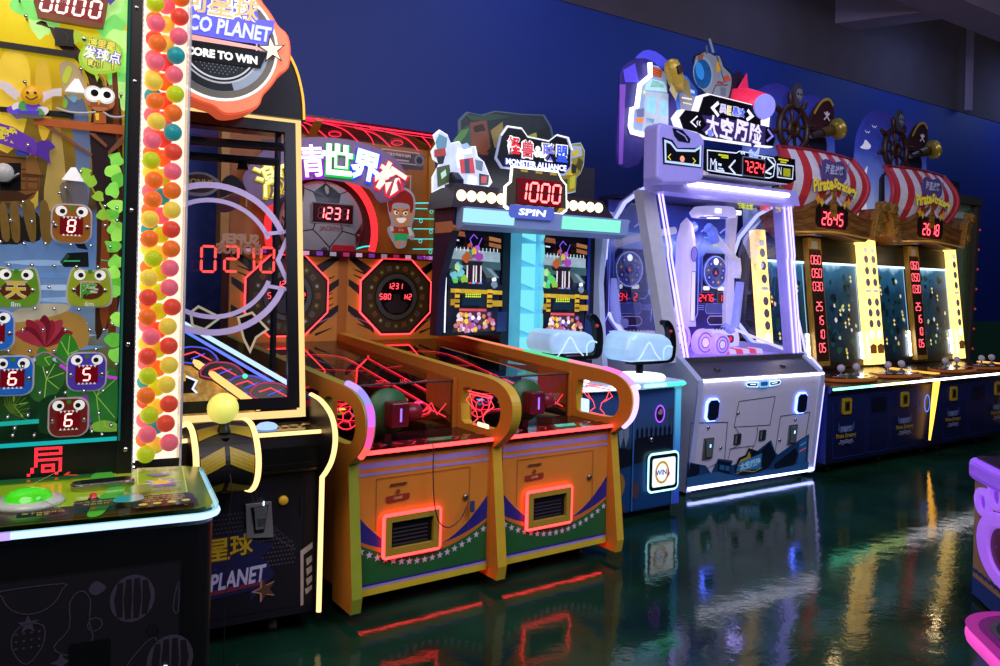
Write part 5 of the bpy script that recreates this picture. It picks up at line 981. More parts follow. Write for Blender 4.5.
g=G(); c=(-0.225,0.742); g.line(pl,circ(c[0],c[1],.045,18,.062),.010,em('#b050ff',1.6),True,h=.008); g.poly(pl,circ(c[0],c[1]+.0,.035,14,.05),mt('#1a1424',.4),h=.006); g.poly(pl,blob(c[0]+.005,c[1]+.01,.022,8,.3,seed=5),mt('#7a6a8a',.4,glow=.2),h=.0068); g.build('speaker_badge',D)
g=G(); c=(-0.102,0.726); g.poly(pl,circ(c[0],c[1],.045,8,.07),mt('#3a4a6a',.4),h=.004); [g.line(pl,[(c[0]-.03,c[1]-.04+q*.016),(c[0]+.03,c[1]-.04+q*.016)],.004,mt('#20304c',.4),h=.005) for q in range(6)]; g.build('speaker_grille',D)
g=G(); c=(-0.299,0.557); g.lathe([(.0,0),(.018,0),(.018,.01),(.006,.014),(0,.014)],(c[0],.017,c[1]),SCR,'y',14); g.build('lock',D)
# glowing counter
g=G(); g.prism([(-1.07,.0),(-.50,-.05),(-.44,-.045),(-.01,-.02),(-.01,.60),(-1.07,.60)],'z',.94,.985,mt('#a8c4e0',.25,glow=.22)); g.build('counter',D)
g=G(); g.tube([(-1.07,-.004,.963),(-.50,-.055,.963)],.017,em('#e8f2ff',2.2)); g.tube([(-.44,-.05,.963),(-.22,-.038,.963)],.012,em('#7ad8e8',4)); g.tube([(-.22,-.038,.963),(-.01,-.025,.963)],.011,em('#30e8a0',4)); g.build('light_strip',D)
# guns: translucent light housing on a post, black curved handle
def gun(cx,cy,cz,k_=1):
    g=G(); g.lathe([(.0,0),(.17,0),(.185,.012),(.17,.03),(.10,.036),(0,.036)],(cx+.02,cy,.985),em('#eaf4ff',1.9),n=28); b=g.build('gun_mount',D)
    g=G(); g.lathe([(.028,0),(.028,cz-1.10)],(cx,cy,1.02),BK,n=14); g.box(cx-.10,cx+.18,cy-.05,cy+.05,cz-.145,cz-.115,BK); g.build('post',b)
    g=G(); sec=[(-.235,-.115),(-.26,-.02),(-.225,.07),(-.17,.105),(.12,.085),(.20,.05),(.225,-.02),(.215,-.115)]
    LT=mt('#9fc4f0',.25,glow=.55,nz=.3,sc=5)
    g.prism([(cx+a*min(1,k_+.12),cz+(c*k_ if k_<1 else c)) for a,c in sec],'y',cy-.15,cy+.16,LT); h=g.build('light_housing',b,.05,4)
    g=G(); pp=PL((cx,cy-.152,cz)); g.line(pp,smooth([(-.16,-.10),(-.12,-.06),(-.08,.0),(-.05,.03),(-.02,.0),(.02,-.06),(.07,-.10)],3,False),.010,em('#d8ecff',1.15),h=.002); g.line(pp,smooth([(.10,-.10),(.10,-.03),(.14,.0),(.19,-.01)],3,False),.012,em('#c0f0ff',1.1),h=.002); g.build('light_tube',h)
    g=G(); pr=smooth([(.10,-.14),(.24,-.145),(.33,-.13),(.355,-.05),(.35,.06),(.32,.14),(.27,.185),(.225,.18),(.23,.15),(.265,.13),(.285,.06),(.285,-.03),(.265,-.10),(.20,-.115),(.12,-.118)],3)
    g.prism([(cx+a,cz+c) for a,c in pr],'y',cy-.03,cy+.03,mt('#0b0b10',.3)); hd=g.build('handle',b,.006)
    g=G(); g.lathe([(.0,0),(.014,0),(.012,.012),(0,.014)],(cx+.285,cy-.03,cz+.10),mt('#c03030',.3,glow=.2),'y',10); g.build('trigger',hd)
    return b
gun(-.245,.22,1.235); gun(-1.06+.09,.24,1.285,.74)
# upper cabinet with two screens
g=G(); g.prism([(-1.60,.92),(-.13,.92),(-.13,1.45),(-1.02,1.45),(-1.56,.99)],'z',1.275,2.30,DKB); g.box(-1.06,-.13,.92,1.40,.99,1.275,DKB); g.build('screen_cabinet',D)
g=G(); g.prism([(.74,2.28),(1.40,2.4),(1.40,.99),(.78,.99),(.82,1.30),(.86,1.7),(.82,2.1)],'x',-.13,-.075,mt('#a8b4d8',.4,glow=.10)); g.build('side_wing',D)
g=G(); g.prism([(.60,2.40),(.68,2.46),(.92,2.40),(.95,1.28),(.86,1.28),(.82,1.7),(.64,2.05)],'x',-1.66,-1.605,mt('#161238',.4)); sw=g.build('side_wing',D)
g=G(); 
for z in (2.26,2.06): g.prism([(.62,z),(.66,z+.05),(.90,z+.05),(.90,z-.03),(.66,z-.03)],'x',-1.665,-1.60,mt('#b8744a',.4,glow=.12))
g.build('orange_bands',sw)
def screen(x0,x1,z0,z1):
    g=G(); pl=PL((0,.91,0)); w=x1-x0; h=z1-z0; A_=lambda a,b:(x0+a*w,z0+b*h)
    g.box(x0-.03,x1+.03,.912,.94,z0-.03,z1+.10,mt('#08080f',.2))
    S=lambda pts,c,gl=.75: g.poly(pl,[A_(*p) for p in pts],mt(c,.25,glow=gl,nz=.3,sc=16))
    S([(0,0),(1,0),(1,1),(0,1)],'#1a2030',.5)
    S([(0,.70),(1,.68),(1,.80),(0,.83)],'#9ab0b8',.7); S([(0,.86),(1,.83),(1,1),(0,1)],'#0c0c16',.3)
    for q in range(14): g.line(pl,[A_(q/14,.80),A_(q/14,.84)],.006,mt('#e0f0f0',.3,glow=.9))
    S([(0,.72),(1,.70),(1,.62),(0,.62)],'#3a5a60',.6); S([(.25,.66),(.60,.66),(.66,.70),(.22,.70)],'#2a2030',.4); S([(.60,.66),(.82,.64),(.98,.54),(.72,.54)],'#4a6064',.6); S([(.70,.64),(.80,.63),(.97,.54),(.90,.54)],'#78909a',.6)
    for q in range(9): c=rb.choice(['#50c060','#b0d890','#70b8c8','#385a40']); p=A_(.02+rb.random()*.22,.50+rb.random()*.16); g.poly(pl,blob(p[0],p[1],.03,7,.4,seed=q),mt(c,.3,glow=.7))
    S([(.33,.66),(.62,.66),(.58,.48),(.32,.48)],'#2c1a28',.5)
    for a in (.33,.45,.50,.59): g.line(pl,[A_(a,.66),A_(a+.02*(a-.45),.49)],.012,mt('#d8d0d0',.3,glow=.75))
    for a,c in ((.38,'#d04040'),(.45,'#50b0ff'),(.53,'#b03a3a'),(.58,'#4a80e0')): g.poly(pl,blob(*A_(a,.47),.02,7,.3,seed=3),mt(c,.3,glow=.9))
    # small robot standing in the arena
    for (a,b_,r_,c) in ((.44,.78,.05,'#7a3a8a'),(.44,.80,.028,'#d8c040'),(.36,.76,.03,'#3a8a5a'),(.54,.75,.035,'#a040a0'),(.30,.74,.035,'#b05a2a'),(.50,.84,.025,'#c060c0'),(.36,.86,.02,'#c05a30')): g.poly(pl,blob(*A_(a,b_),r_,8,.35,seed=int(a*90)),mt(c,.3,glow=.75))
    g.line(pl,[A_(.40,.86),A_(.35,.92),A_(.42,.97),A_(.50,.93)],.006,em('#9060ff',1.2)); g.line(pl,[A_(.50,.84),A_(.58,.94)],.006,em('#9060ff',1.2))
    S([(.72,.92),(.96,.90),(.96,.94),(.72,.96)],'#b87848',.7); S([(.72,.86),(.96,.84),(.96,.88),(.72,.90)],'#a86a40',.7); S([(.02,.95),(.26,.94),(.24,.99),(.05,1)],'#a05a38',.7); S([(.04,.90),(.14,.895),(.14,.91),(.04,.915)],'#e8e8f0',.9)
    S([(0,.40),(1,.38),(1,.47),(0,.48)],'#16202a',.5)
    g.poly(pl,blob(*A_(.84,.52),.022,8,.3,seed=8),mt('#d8dce0',.3,glow=.8)); g.poly(pl,blob(*A_(.84,.47),.03,8,.3,seed=9),mt('#708090',.3,glow=.6)); g.poly(pl,blob(*A_(.25,.52),.03,8,.3,seed=10),mt('#80b040',.3,glow=.7))
    S([(0,.385),(1,.37),(1,.41),(0,.425)],'#b8942a',.7); S([(.08,.24),(.17,.24),(.17,.42),(.08,.42)],'#c8a030',.75); S([(.70,.24),(.80,.24),(.80,.42),(.70,.42)],'#c8a030',.75); S([(0,.26),(.17,.26),(.17,.32),(0,.32)],'#a88426',.65); S([(.72,.25),(1,.25),(1,.31),(.72,.31)],'#b08a28',.65)
    for q in range(3): S([(.08,.27+q*.05),(.17,.27+q*.05),(.17,.285+q*.05),(.08,.285+q*.05)],'#2a2210',.2); S([(.70,.27+q*.05),(.80,.27+q*.05),(.80,.285+q*.05),(.70,.285+q*.05)],'#2a2210',.2)
    S([(.24,.36),(.62,.36),(.66,.26),(.20,.26)],'#14283a',.5)
    for q in range(8):
        for r_ in range(2): S([(.27+q*.036,.34+r_*.022),(.295+q*.036,.34+r_*.022),(.295+q*.036,.355+r_*.022),(.27+q*.036,.355+r_*.022)],'#c8d830',.9)
    S([(.02,.0),(.80,.0),(.78,.20),(.14,.21)],'#3a2a34',.5); S([(.14,.205),(.66,.20),(.66,.225),(.14,.23)],'#c04a50',.7)
    rn=random.Random(4)
    for q in range(60):
        p=A_(.06+rn.random()*.70,.01+rn.random()*.17); c=rn.choice(['#c890b8','#d8c8d0','#a86a90','#d8c040','#c07840','#8a5aa0','#e8e0e0','#b84a60']); g.poly(pl,circ(p[0],p[1],.017,8),mt(c,.3,glow=.75,nz=0))
    S([(.80,.0),(1,0),(1,.20),(.82,.20)],'#1c2c5a',.6)
    return g.build('game_screen',D)
s1=[(-1.541,2.045),(-1.036,2.072),(-1.104,1.256)]; s2=[(-0.74,2.025),(-0.221,2.066),(-0.237,1.24)]
screen(-1.54,-1.085,1.31,2.06); screen(-.70,-.235,1.27,2.05)
g=G(); pl=PL((0,.905,0)); g.line(pl,[(-1.56,1.30),(-1.56,1.98),(-1.52,2.06)],.012,em('#e0e8ff',1.6)); g.build('screen_trim',D); g=G(); g.line(pl,[(-.205,1.25),(-.205,2.1)],.03,mt('#1a2c8a',.4,glow=.35)); g.build('screen_trim',D)
# cyan pillar of angular light panels
g=G(); g.prism([(-.98,.92),(-.955,.80),(-.85,.74),(-.745,.80),(-.73,.92)],'z',1.05,2.22,mt('#56b8dc',.35,glow=.55)); cp=g.build('centre_pillar',D)
for k in range(6):
    z0=1.10+k*.18
    for s in (-1,1):
        g=G(); xa,ya=(-.962,.798) if s<0 else (-.745,.798); xb,yb=(-.875,.735) if s<0 else (-.825,.735)
        lo=(xa,ya-.004,z0-.0); vs=[(xa,ya-.006,z0+.04),(xb,yb-.006,z0),(xb,yb-.006,z0+.165),(xa,ya-.006,z0+.165)]
        c=[(vs[0][i]+vs[1][i]+vs[2][i]+vs[3][i])/4 for i in range(3)]; c[1]-=.028
        g.add(vs+[tuple(c)],[(0,1,4),(1,2,4),(2,3,4),(3,0,4)],em('#78e2ee',1.15 if s<0 else .9)); g.build('light_panel',cp)
# bulb rows, light bars and sign
BLK2=mt('#2a1f30',.4); g=G(); g.prism([(-.78,2.21),(-.78,2.36),(-.36,2.34),(-.24,2.21)],'y',.56,.92,BLK2); bb=g.build('bulb_board',D); g=G(); g.prism([(-1.72,2.20),(-1.69,2.37),(-1.26,2.36),(-1.26,2.22)],'y',.56,.92,BLK2); bb=g.build('bulb_board',D)
def bulb(x,z): 
    g=G(); g.lathe([(.040,0),(.036,.012),(.0,.018)],(x,.56,z),em('#ffe0a8',2.6),'y',18); g.build('bulb',bb)
for q in range(5): bulb(-1.645+q*.083,2.285)
for q in range(5): bulb(-.735+q*.083,2.285)
g=G(); g.prism([(.50,2.205),(.92,2.205),(.92,2.07),(.60,2.05),(.52,2.08)],'x',-1.64,-.13,mt('#7f94c8',.35,glow=.12)); hb=g.build('header_bar',D)
for x0,x1,c in ((-1.66,-1.23,'#a8e8f0'),(-.80,-.22,'#8af0d8')):
    g=G(); g.add([(x0,.498,2.192),(x1,.498,2.192),(x1,.510,2.095),(x0,.510,2.095)],[(0,1,2,3)],em(c,1.15)); g.build('light_bar',hb)
g=G(); pl=PL((-.19,.494,.02)); p=(-0.996,2.223); g.poly(pl,cham(-1.10,2.13,-.70,2.225,.02),mt('#5060b8',.3,glow=.5),h=.012,thick=.01); g.text(pl,'SPIN',-.90,2.177,.05,em('#f0f4ff',1.5),bold=.04,w=.24,h=.014,shear=.2); g.build('spin_plate',D)
# digit board with white lit outline
def dsg(pts,ma,h,th=.01): g.poly(ps_,pts,ma,h=h,thick=th)
ps_=PL((-1.02+.925*.88,.54,2.365-2.39*.88),s=.88); o_=[(-1.23,2.25),(-1.23,2.40),(-1.18,2.44),(-1.17,2.56),(-.72,2.56),(-.68,2.50),(-.63,2.46),(-.62,2.26),(-.68,2.22),(-1.18,2.22)]
g=G(); dsg([(a*1.0+(a+.925)*.07,b+(b-2.39)*.12) for a,b in o_],em('#ffffff',2.3),.008); sb=g.build('digit_board',D)
g=G(); dsg(o_,mt('#3a3020',.5,glow=.18,nz=.6,sc=9),.018); 
for q in range(5): g.poly(ps_,[(-1.18+q*.115,2.225),(-1.12+q*.115,2.225),(-1.09+q*.115,2.262),(-1.15+q*.115,2.262)],mt('#b8963a',.4,glow=.4),h=.0186)
for q in range(3): g.poly(ps_,[(-1.10+q*.15,2.535),(-1.03+q*.15,2.535),(-1.03+q*.15,2.555),(-1.10+q*.15,2.555)],mt('#a8902a',.4,glow=.4),h=.0186)
fc=g.build('board_face',sb)
seg_display(fc,'score_display',PL((-1.02+.925*.88,.517,2.365-2.39*.88),s=.88),'1000',-.91,2.375,.15,w=.46,fh=.21,on=em('#ff7070',4),bgc='#6a0410',off='#400408',slant=.10)
# logo plate: four characters, red to blue
g=G(); lp=[(-1.30,2.60),(-1.26,2.78),(-1.20,2.86),(-1.06,2.86),(-1.0,2.80),(-.78,2.79),(-.70,2.85),(-.58,2.84),(-.53,2.74),(-.53,2.60),(-.60,2.53),(-1.24,2.53)]
pz=PL((-1.02+.92*.86,.58,2.665-2.695*.86),s=.86); g.poly(pz,[(a+(a+.92)*.05,b+(b-2.7)*.10) for a,b in lp],mt('#8890b0',.3,glow=.7),h=.004,thick=.012); g.poly(pz,lp,mt('#0e1018',.3),h=.010,thick=.005)
for k in (.03,.055): g.line(pz,[(a+(a+.92)*k,b+(b-2.7)*k*1.6) for a,b in lp[1:9]],.007,em('#f4f4ff',1.4),h=.016)
g.build('logo_plate',D); lgp=bpy.data.objects['logo_plate']
for ch,x,z,c in zip('怪兽联盟',(-1.14,-1.0,-.78,-.63),(2.715,2.70,2.70,2.70),('#c82030','#b84050','#6a6ac0','#2a4ad0')):
    g=G(); g.text(pz,ch,x,z,.165,em('#ffffff',1.5),bold=.10,h=.014,w=.15); g.text(pz,ch,x,z,.15,mt(c,.3,glow=.9),bold=.03,h=.018,w=.13); g.build('logo_letter',lgp)
g=G(); g.text(pz,'&',-.885,2.69,.10,em('#ffffff',1.5),bold=.04,h=.018); g.text(pz,'MONSTER ALLIANCE',-.90,2.575,.06,mt('#3a4ac0',.3,glow=.8),bold=.10,w=.66,h=.016); g.text(pz,'MONSTER ALLIANCE',-.90,2.575,.052,em('#ffffff',1.7),bold=.03,w=.64,h=.019); g.build('logo_subtitle',lgp)
# robot and beast cut-outs behind the sign
pr=PL((0,.72,0))
def cutout(name,outline,col,parts,h=.0,gl=.25,rim='#c8d4f0'):
    g=G(); cx=sum(p[0] for p in outline)/len(outline); cz=sum(p[1] for p in outline)/len(outline)
    g.poly(pr,[(cx+(a-cx)*1.05,cz+(b-cz)*1.05) for a,b in outline],mt(rim,.3,glow=.6),h=h,thick=.012); g.poly(pr,outline,mt(col,.4,glow=gl,nz=.35,sc=14),h=h+.001)
    for k,(P,c,gg) in enumerate(parts): g.poly(pr,P,mt(c,.35,glow=gg,nz=.25,sc=18),h=h+.002+.0004*k)
    return g.build(name,D)
# dark rocky beast at the back
cutout('beast_cutout',[(-1.54,2.607),(-1.556,2.847),(-1.491,2.913),(-1.372,2.907),(-1.26,2.952),(-1.037,2.96),(-0.824,2.981),(-0.754,2.899),(-0.722,2.787),(-0.648,2.603),(-0.741,2.494),(-1.46,2.429)],'#182428',[([(-1.586,2.758),(-1.488,2.827),(-1.385,2.768),(-1.398,2.637),(-1.516,2.624)],'#2c4a3a',.3),([(-1.48,2.843),(-1.337,2.883),(-1.296,2.684),(-1.346,2.628),(-1.458,2.644)],'#6a3a22',.35),([(-1.454,2.817),(-1.37,2.85),(-1.343,2.802),(-1.436,2.776)],'#2a1410',.1),([(-1.3,2.808),(-1.197,2.887),(-1.174,2.735),(-1.261,2.681)],'#7a6a3a',.4),([(-1.149,2.775),(-1.107,2.861),(-1.059,2.786),(-1.075,2.731),(-1.138,2.724)],'#b06a2a',.5),([(-1.014,2.791),(-0.885,2.844),(-0.862,2.71),(-0.974,2.713)],'#8a8a3a',.4),([(-0.867,2.862),(-0.773,2.896),(-0.751,2.784),(-0.825,2.73)],'#1a1a1e',.2),([(-1.431,2.618),(-1.312,2.646),(-1.345,2.57),(-1.413,2.563)],'#7a3018',.4),([(-1.524,2.894),(-1.389,2.898),(-1.286,2.934),(-1.127,2.933),(-1.302,2.88),(-1.472,2.858)],'#24402e',.2),([(-1.617,2.697),(-1.553,2.776),(-1.487,2.799),(-1.519,2.738),(-1.583,2.659)],'#4a7a3a',.35)],h=-.03,gl=.15,rim='#3a4a5a')
# red, white and blue robot on the left
cutout('robot_cutout',[(-1.761,2.646),(-1.786,2.705),(-1.74,2.746),(-1.675,2.719),(-1.649,2.666),(-1.584,2.687),(-1.55,2.648),(-1.45,2.667),(-1.431,2.597),(-1.379,2.566),(-1.342,2.497),(-1.306,2.428),(-1.356,2.366),(-1.475,2.37),(-1.607,2.359),(-1.705,2.357),(-1.783,2.316),(-1.786,2.42),(-1.733,2.516),(-1.782,2.539),(-1.799,2.593)],'#b8c4d8',[([(-1.777,2.665),(-1.747,2.724),(-1.682,2.704),(-1.688,2.633),(-1.76,2.611)],'#5a8aa0',.5),([(-1.784,2.608),(-1.696,2.632),(-1.687,2.577),(-1.742,2.543),(-1.782,2.56)],'#a03a3a',.5),([(-1.766,2.561),(-1.695,2.576),(-1.709,2.518),(-1.749,2.507)],'#1e2230',.2),([(-1.606,2.6),(-1.55,2.648),(-1.529,2.494),(-1.595,2.502)],'#d8e4f0',.8),([(-1.58,2.56),(-1.464,2.586),(-1.444,2.473),(-1.561,2.462)],'#c04048',.6),([(-1.539,2.564),(-1.498,2.576),(-1.486,2.469),(-1.528,2.465)],'#40506a',.4),([(-1.599,2.636),(-1.483,2.656),(-1.474,2.614),(-1.581,2.595)],'#e8eef8',.9),([(-1.567,2.668),(-1.518,2.688),(-1.483,2.656),(-1.549,2.634)],'#90a8d0',.7),([(-1.447,2.574),(-1.379,2.566),(-1.385,2.493),(-1.437,2.503)],'#6a7a90',.5),([(-1.41,2.476),(-1.324,2.47),(-1.331,2.397),(-1.408,2.39)],'#303a48',.3),([(-1.393,2.456),(-1.341,2.461),(-1.348,2.41),(-1.391,2.406)],'#b04a50',.6),([(-1.642,2.426),(-1.577,2.461),(-1.559,2.391),(-1.64,2.377)],'#e0c8c8',.8),([(-1.494,2.454),(-1.426,2.446),(-1.442,2.387),(-1.509,2.388)],'#d8e8f4',.9),([(-1.764,2.485),(-1.661,2.516),(-1.641,2.398),(-1.752,2.346)],'#4a5a38',.3),([(-1.731,2.446),(-1.692,2.478),(-1.683,2.437),(-1.722,2.405)],'#a8d0b8',.6)],h=.0,gl=.7,rim='#f4f8ff')  # emission in the robot colours stands in for light around the sign
# yellow robot on the right
cutout('robot_cutout',[(-0.63,2.659),(-0.622,2.722),(-0.555,2.783),(-0.475,2.8),(-0.433,2.742),(-0.44,2.631),(-0.468,2.566),(-0.507,2.53),(-0.513,2.42),(-0.602,2.397),(-0.682,2.437),(-0.685,2.545)],'#8a7a28',[([(-0.612,2.723),(-0.545,2.777),(-0.465,2.778),(-0.452,2.709),(-0.571,2.665)],'#90a8b8',.45),([(-0.563,2.728),(-0.494,2.751),(-0.483,2.713),(-0.552,2.69)],'#b8a030',.6),([(-0.492,2.689),(-0.441,2.663),(-0.468,2.581),(-0.519,2.608)],'#4a4420',.3),([(-0.649,2.626),(-0.551,2.651),(-0.547,2.542),(-0.636,2.534)],'#c0a430',.6),([(-0.576,2.524),(-0.517,2.545),(-0.524,2.443),(-0.574,2.431)],'#a8a830',.6),([(-0.645,2.502),(-0.596,2.507),(-0.603,2.428),(-0.662,2.439)],'#3a4a28',.3),([(-0.57,2.634),(-0.51,2.624),(-0.518,2.561),(-0.558,2.557)],'#30301a',.2),([(-0.644,2.471),(-0.604,2.444),(-0.612,2.412),(-0.662,2.424)],'#e0e8ff',1.0)],h=.004,gl=.4,rim='#8aa0b0')
g=G(); g.box(-1.50,-.30,.74,.92,2.20,2.62,mt('#0f1020',.5)); g.build('sign_mount',D)
# ---------------------------------------------------------------- white glass-cased space machine
E=thing('space_arcade_machine','big white space-themed arcade machine with violet-lit glass case and wheel dials','arcade machine',(1.56,6.43,0),rad(32))
WT=mt('#c4c0d4',.38,nz=.04,glow=.02); LV=mt('#9a92e0',.35,glow=.22,nz=.06); DG=mt('#3c3c48',.35); VL=em('#a094ff',3.2); WL=em('#e8e4ff',7); BLU=em('#3a5cff',7)
prof=[(.0,.06),(-.075,.80),(-.085,.93),(-.04,.945),(.12,1.03),(.17,1.06),(.98,1.06),(1.25,1.06),(1.25,.06)]
g=G(); g.prism(prof,'x',.02,1.54,WT,None); g.build('cabinet',E)
for x in (-.03,1.50):
    g=G(); g.prism([(.0,.03),(-.09,.82),(-.10,.94),(.12,1.10),(.25,1.15),(1.25,1.15),(1.25,.03)],'x',x,x+.06,mt('#a8b0d0',.38,glow=.05)); sd=g.build('side_panel',E)
    if x>0:
        g=G(); g.tube([(x+.065,.0,.06),(x+.065,-.085,.82),(x+.065,-.05,.98),(x+.065,.12,1.12),(x+.065,.2,1.4)],.010,em('#b0a8ff',2.2)); g.tube([(x+.068,.05,.08),(x+.068,-.03,.80)],.008,BLU); g.build('edge_light',sd)
    else:
        g=G(); g.tube([(x+.0,.0,.05),(x+.0,-.092,.82),(x,-.10,.94)],.005,mt('#5a60a0',.3,glow=.3)); g.build('edge_trim',sd)
g=G(); g.box(.05,1.5,.08,1.2,.0,.06,BK); g.build('plinth',E)
g=G(); g.tube([(-.02,-.012,.06),(1.54,-.012,.06)],.013,em('#a0acff',9)); g.build('bottom_light',E)
g=G(); g.tube([(.03,-.092,.935),(1.54,-.092,.935)],.012,WL); g.build('counter_light',E)
# front panel drawn on the slightly forward-leaning face
pe=PL((0,-.0015,.06),(1,0,0),V((0,-.075,.74)).normalized()); 
def fp(u): return [(x,(z-.06)*1.005) for x,z in u]
g=G(); LN=mt('#3a3a48',.4); BB=mt('#173a66',.4,glow=.06); BB2=mt('#2a5a90',.4,glow=.08); BKB=mt('#0c1626',.4)
def L_(pts,w=.006): g.line(pe,fp(pts),w,LN,True)
L_([(0.478,0.745),(0.925,0.762),(0.896,0.514),(0.45,0.531)]); L_([(-0.057,0.602),(0.365,0.579),(0.376,0.265),(-0.042,0.147)])
L_([(1.023,0.583),(1.413,0.592),(1.395,0.343),(0.998,0.204)])
g.line(pe,fp([(0.462,0.53),(0.524,0.467),(0.516,0.368),(0.433,0.342),(0.412,0.245)]),.005,LN); g.line(pe,fp([(0.731,0.518),(0.746,0.466),(0.725,0.349)]),.005,LN); g.line(pe,fp([(0.42,0.352),(0.713,0.351),(0.69,0.302)]),.005,LN)
Qe=lambda pts,ma: g.poly(pe,fp(pts),ma)
Qe([(-0.058,0.292),(0.032,0.267),(0.157,0.238),(0.228,0.166),(0.293,0.281),(0.472,0.247),(0.461,0.207),(0.606,0.226),(0.927,0.383),(0.996,0.274),(1.036,0.244),(1.192,0.308),(1.435,0.394),(1.461,0.087),(-0.051,0.092)],BB)
Qe([(-0.046,0.275),(0.089,0.245),(0.091,0.18),(0.003,0.126),(-0.042,0.147)],BKB); Qe([(0.294,0.265),(0.449,0.233),(0.452,0.133),(0.298,0.158)],BKB); Qe([(0.319,0.23),(0.378,0.216),(0.379,0.174),(0.32,0.189)],BB2); Qe([(0.39,0.214),(0.438,0.201),(0.439,0.16),(0.391,0.173)],BB2)
Qe([(0.561,0.113),(0.902,0.368),(1.01,0.238),(0.936,0.141),(0.636,0.088)],BKB); Qe([(1,0.161),(1.261,0.284),(1.304,0.218),(1.254,0.109),(1.015,0.099)],BKB)
Qe([(1.3,0.334),(1.408,0.378),(1.417,0.145),(1.308,0.121)],BB2); g.line(pe,fp([(1.317,0.244),(1.398,0.272)]),.008,mt('#d04040',.3,glow=.7)); g.line(pe,fp([(1.315,0.297),(1.396,0.326)]),.005,mt('#60a0e0',.3,glow=.5))
Qe([(0.498,0.187),(0.532,0.267),(0.616,0.284),(0.639,0.34),(0.803,0.291),(0.839,0.331),(0.834,0.135),(0.512,0.135)],mt('#0e1420',.4)); Qe([(0.522,0.192),(0.556,0.247),(0.629,0.266),(0.652,0.314),(0.678,0.269),(0.68,0.218)],mt('#a08a2a',.4,glow=.1))
Qe([(0.512,0.152),(0.545,0.224),(0.816,0.282),(0.821,0.145)],mt('#2a6aa0',.4,glow=.15)); c=(0.681,0.201); g.text(pe,'太空历险',c[0],(c[1]-.06),.07,mt('#8ab8d8',.4,glow=.2),bold=.05,w=.26,rot=.12); g.line(pe,fp([(0.512,0.135),(0.597,0.151),(0.733,0.128),(0.833,0.152)]),.006,mt('#b0a040',.4,glow=.1))
Qe([(-0.053,0.164),(0.297,0.175),(0.562,0.096),(1.459,0.141),(1.461,0.069),(-0.051,0.084)],BB2)
g.build('front_panel',E)
# lit vents, coin mechs, small reject buttons, locks, emblem
for k,c in enumerate((((0.163,0.699)),((1.272,0.689)))):
    g=G(); cz=c[1]-.06; g.poly(pe,cham(c[0]-.075,cz-.095,c[0]+.075,cz+.095,.03),em('#5068ff',11),h=.010,thick=.006); v=g.build('lit_vent',E)
    g=G(); g.poly(pe,cham(c[0]-.052,cz-.085,c[0]+.068,cz+.080,.025),mt('#0b1226',.35),h=.018,thick=.008)
    for q in range(5): g.line(pe,[(c[0]-.04,cz-.06+q*.03),(c[0]+.055,cz-.06+q*.03)],.006,mt('#1a2648',.3),h=.019)
    g.build('grille',v)
for k,(c,gr) in enumerate((((0.163,0.383),0),((1.202,0.413),1))):
    cz=c[1]-.06; g=G(); g.poly(pe,[(c[0]-.055,cz-.09),(c[0]+.055,cz-.09),(c[0]+.055,cz+.085),(c[0]-.055,cz+.085)],mt('#7d8a90',.25,.7),h=.014,thick=.013); m_=g.build('coin_slot',E,.003)
    g=G(); g.poly(pe,[(c[0]-.042,cz+.07),(c[0]+.042,cz+.07),(c[0]+.024,cz-.07),(c[0]-.024,cz-.07)],mt('#c4ccd0',.2,.8),h=.024,thick=.009); g.line(pe,[(c[0]-.045,cz+.075),(c[0]-.026,cz-.078),(c[0]+.026,cz-.078),(c[0]+.045,cz+.075)],.007,mt('#16181c',.4),h=.0165); g.quad(pe,c[0]+.0,cz+.01,c[0]+.012,cz+.035,em('#80c8ff',4),h=.0255); g.build('coin_inlet',m_)
for c in ([(0.502,0.428),(0.81,0.436)]):
    cz=c[1]-.06; g=G(); g.quad(pe,c[0]-.04,cz-.045,c[0]+.04,cz+.045,mt('#24262c',.3),h=.003); g.poly(pe,rrect(c[0]-.04,cz-.045,c[0]+.04,cz+.045,.008),mt('#2a2c34',.3),h=.010,thick=.01); g.quad(pe,c[0]-.03,cz-.034,c[0]+.008,cz+.034,mt('#8fa0a8',.2,.8,glow=.1),h=.011); g.quad(pe,c[0]-.012,cz-.034,c[0]+.008,cz+.034,mt('#1a2430',.2),h=.0115); g.build('coin_return',E)
for c in ([(0.481,0.653),(0.314,0.37),(1.044,0.373),(0.146,0.554),(1.224,0.543)]):
    cz=c[1]-.06; q=pe.at(c[0],cz,0); g=G(); g.lathe([(0,0),(.014,0),(.014,.008),(.005,.012),(0,.012)],q,SCR if c[1]<.8 else DG,'y',12); g.build('lock',E)
g=G(); c=(0.743,0.882); em_=PL((0,-.094,.90)); cz=c[1]-.90
for s in (-1,1): g.poly(em_,[(c[0]+s*.06,cz+.02),(c[0]+s*.20,cz+.025),(c[0]+s*.225,cz+.005),(c[0]+s*.20,cz-.018),(c[0]+s*.07,cz-.028)],em('#a8c8ff',2.0),h=.006); g.poly(em_,[(c[0]+s*.075,cz+.008),(c[0]+s*.20,cz+.014),(c[0]+s*.21,cz+.003),(c[0]+s*.19,cz-.012),(c[0]+s*.085,cz-.018)],mt('#101a38',.3),h=.008); g.line(em_,[(c[0]+s*.10,cz-.002),(c[0]+s*.17,cz+.003)],.006,em('#e0f0ff',2),h=.009)
g.poly(em_,cham(c[0]-.065,cz-.03,c[0]+.065,cz+.03,.015),em('#6fb4f0',1.3),h=.010); g.poly(em_,cham(c[0]-.045,cz-.018,c[0]+.045,cz+.018,.01),mt('#24508a',.3,glow=.5),h=.012); g.build('front_emblem',E)
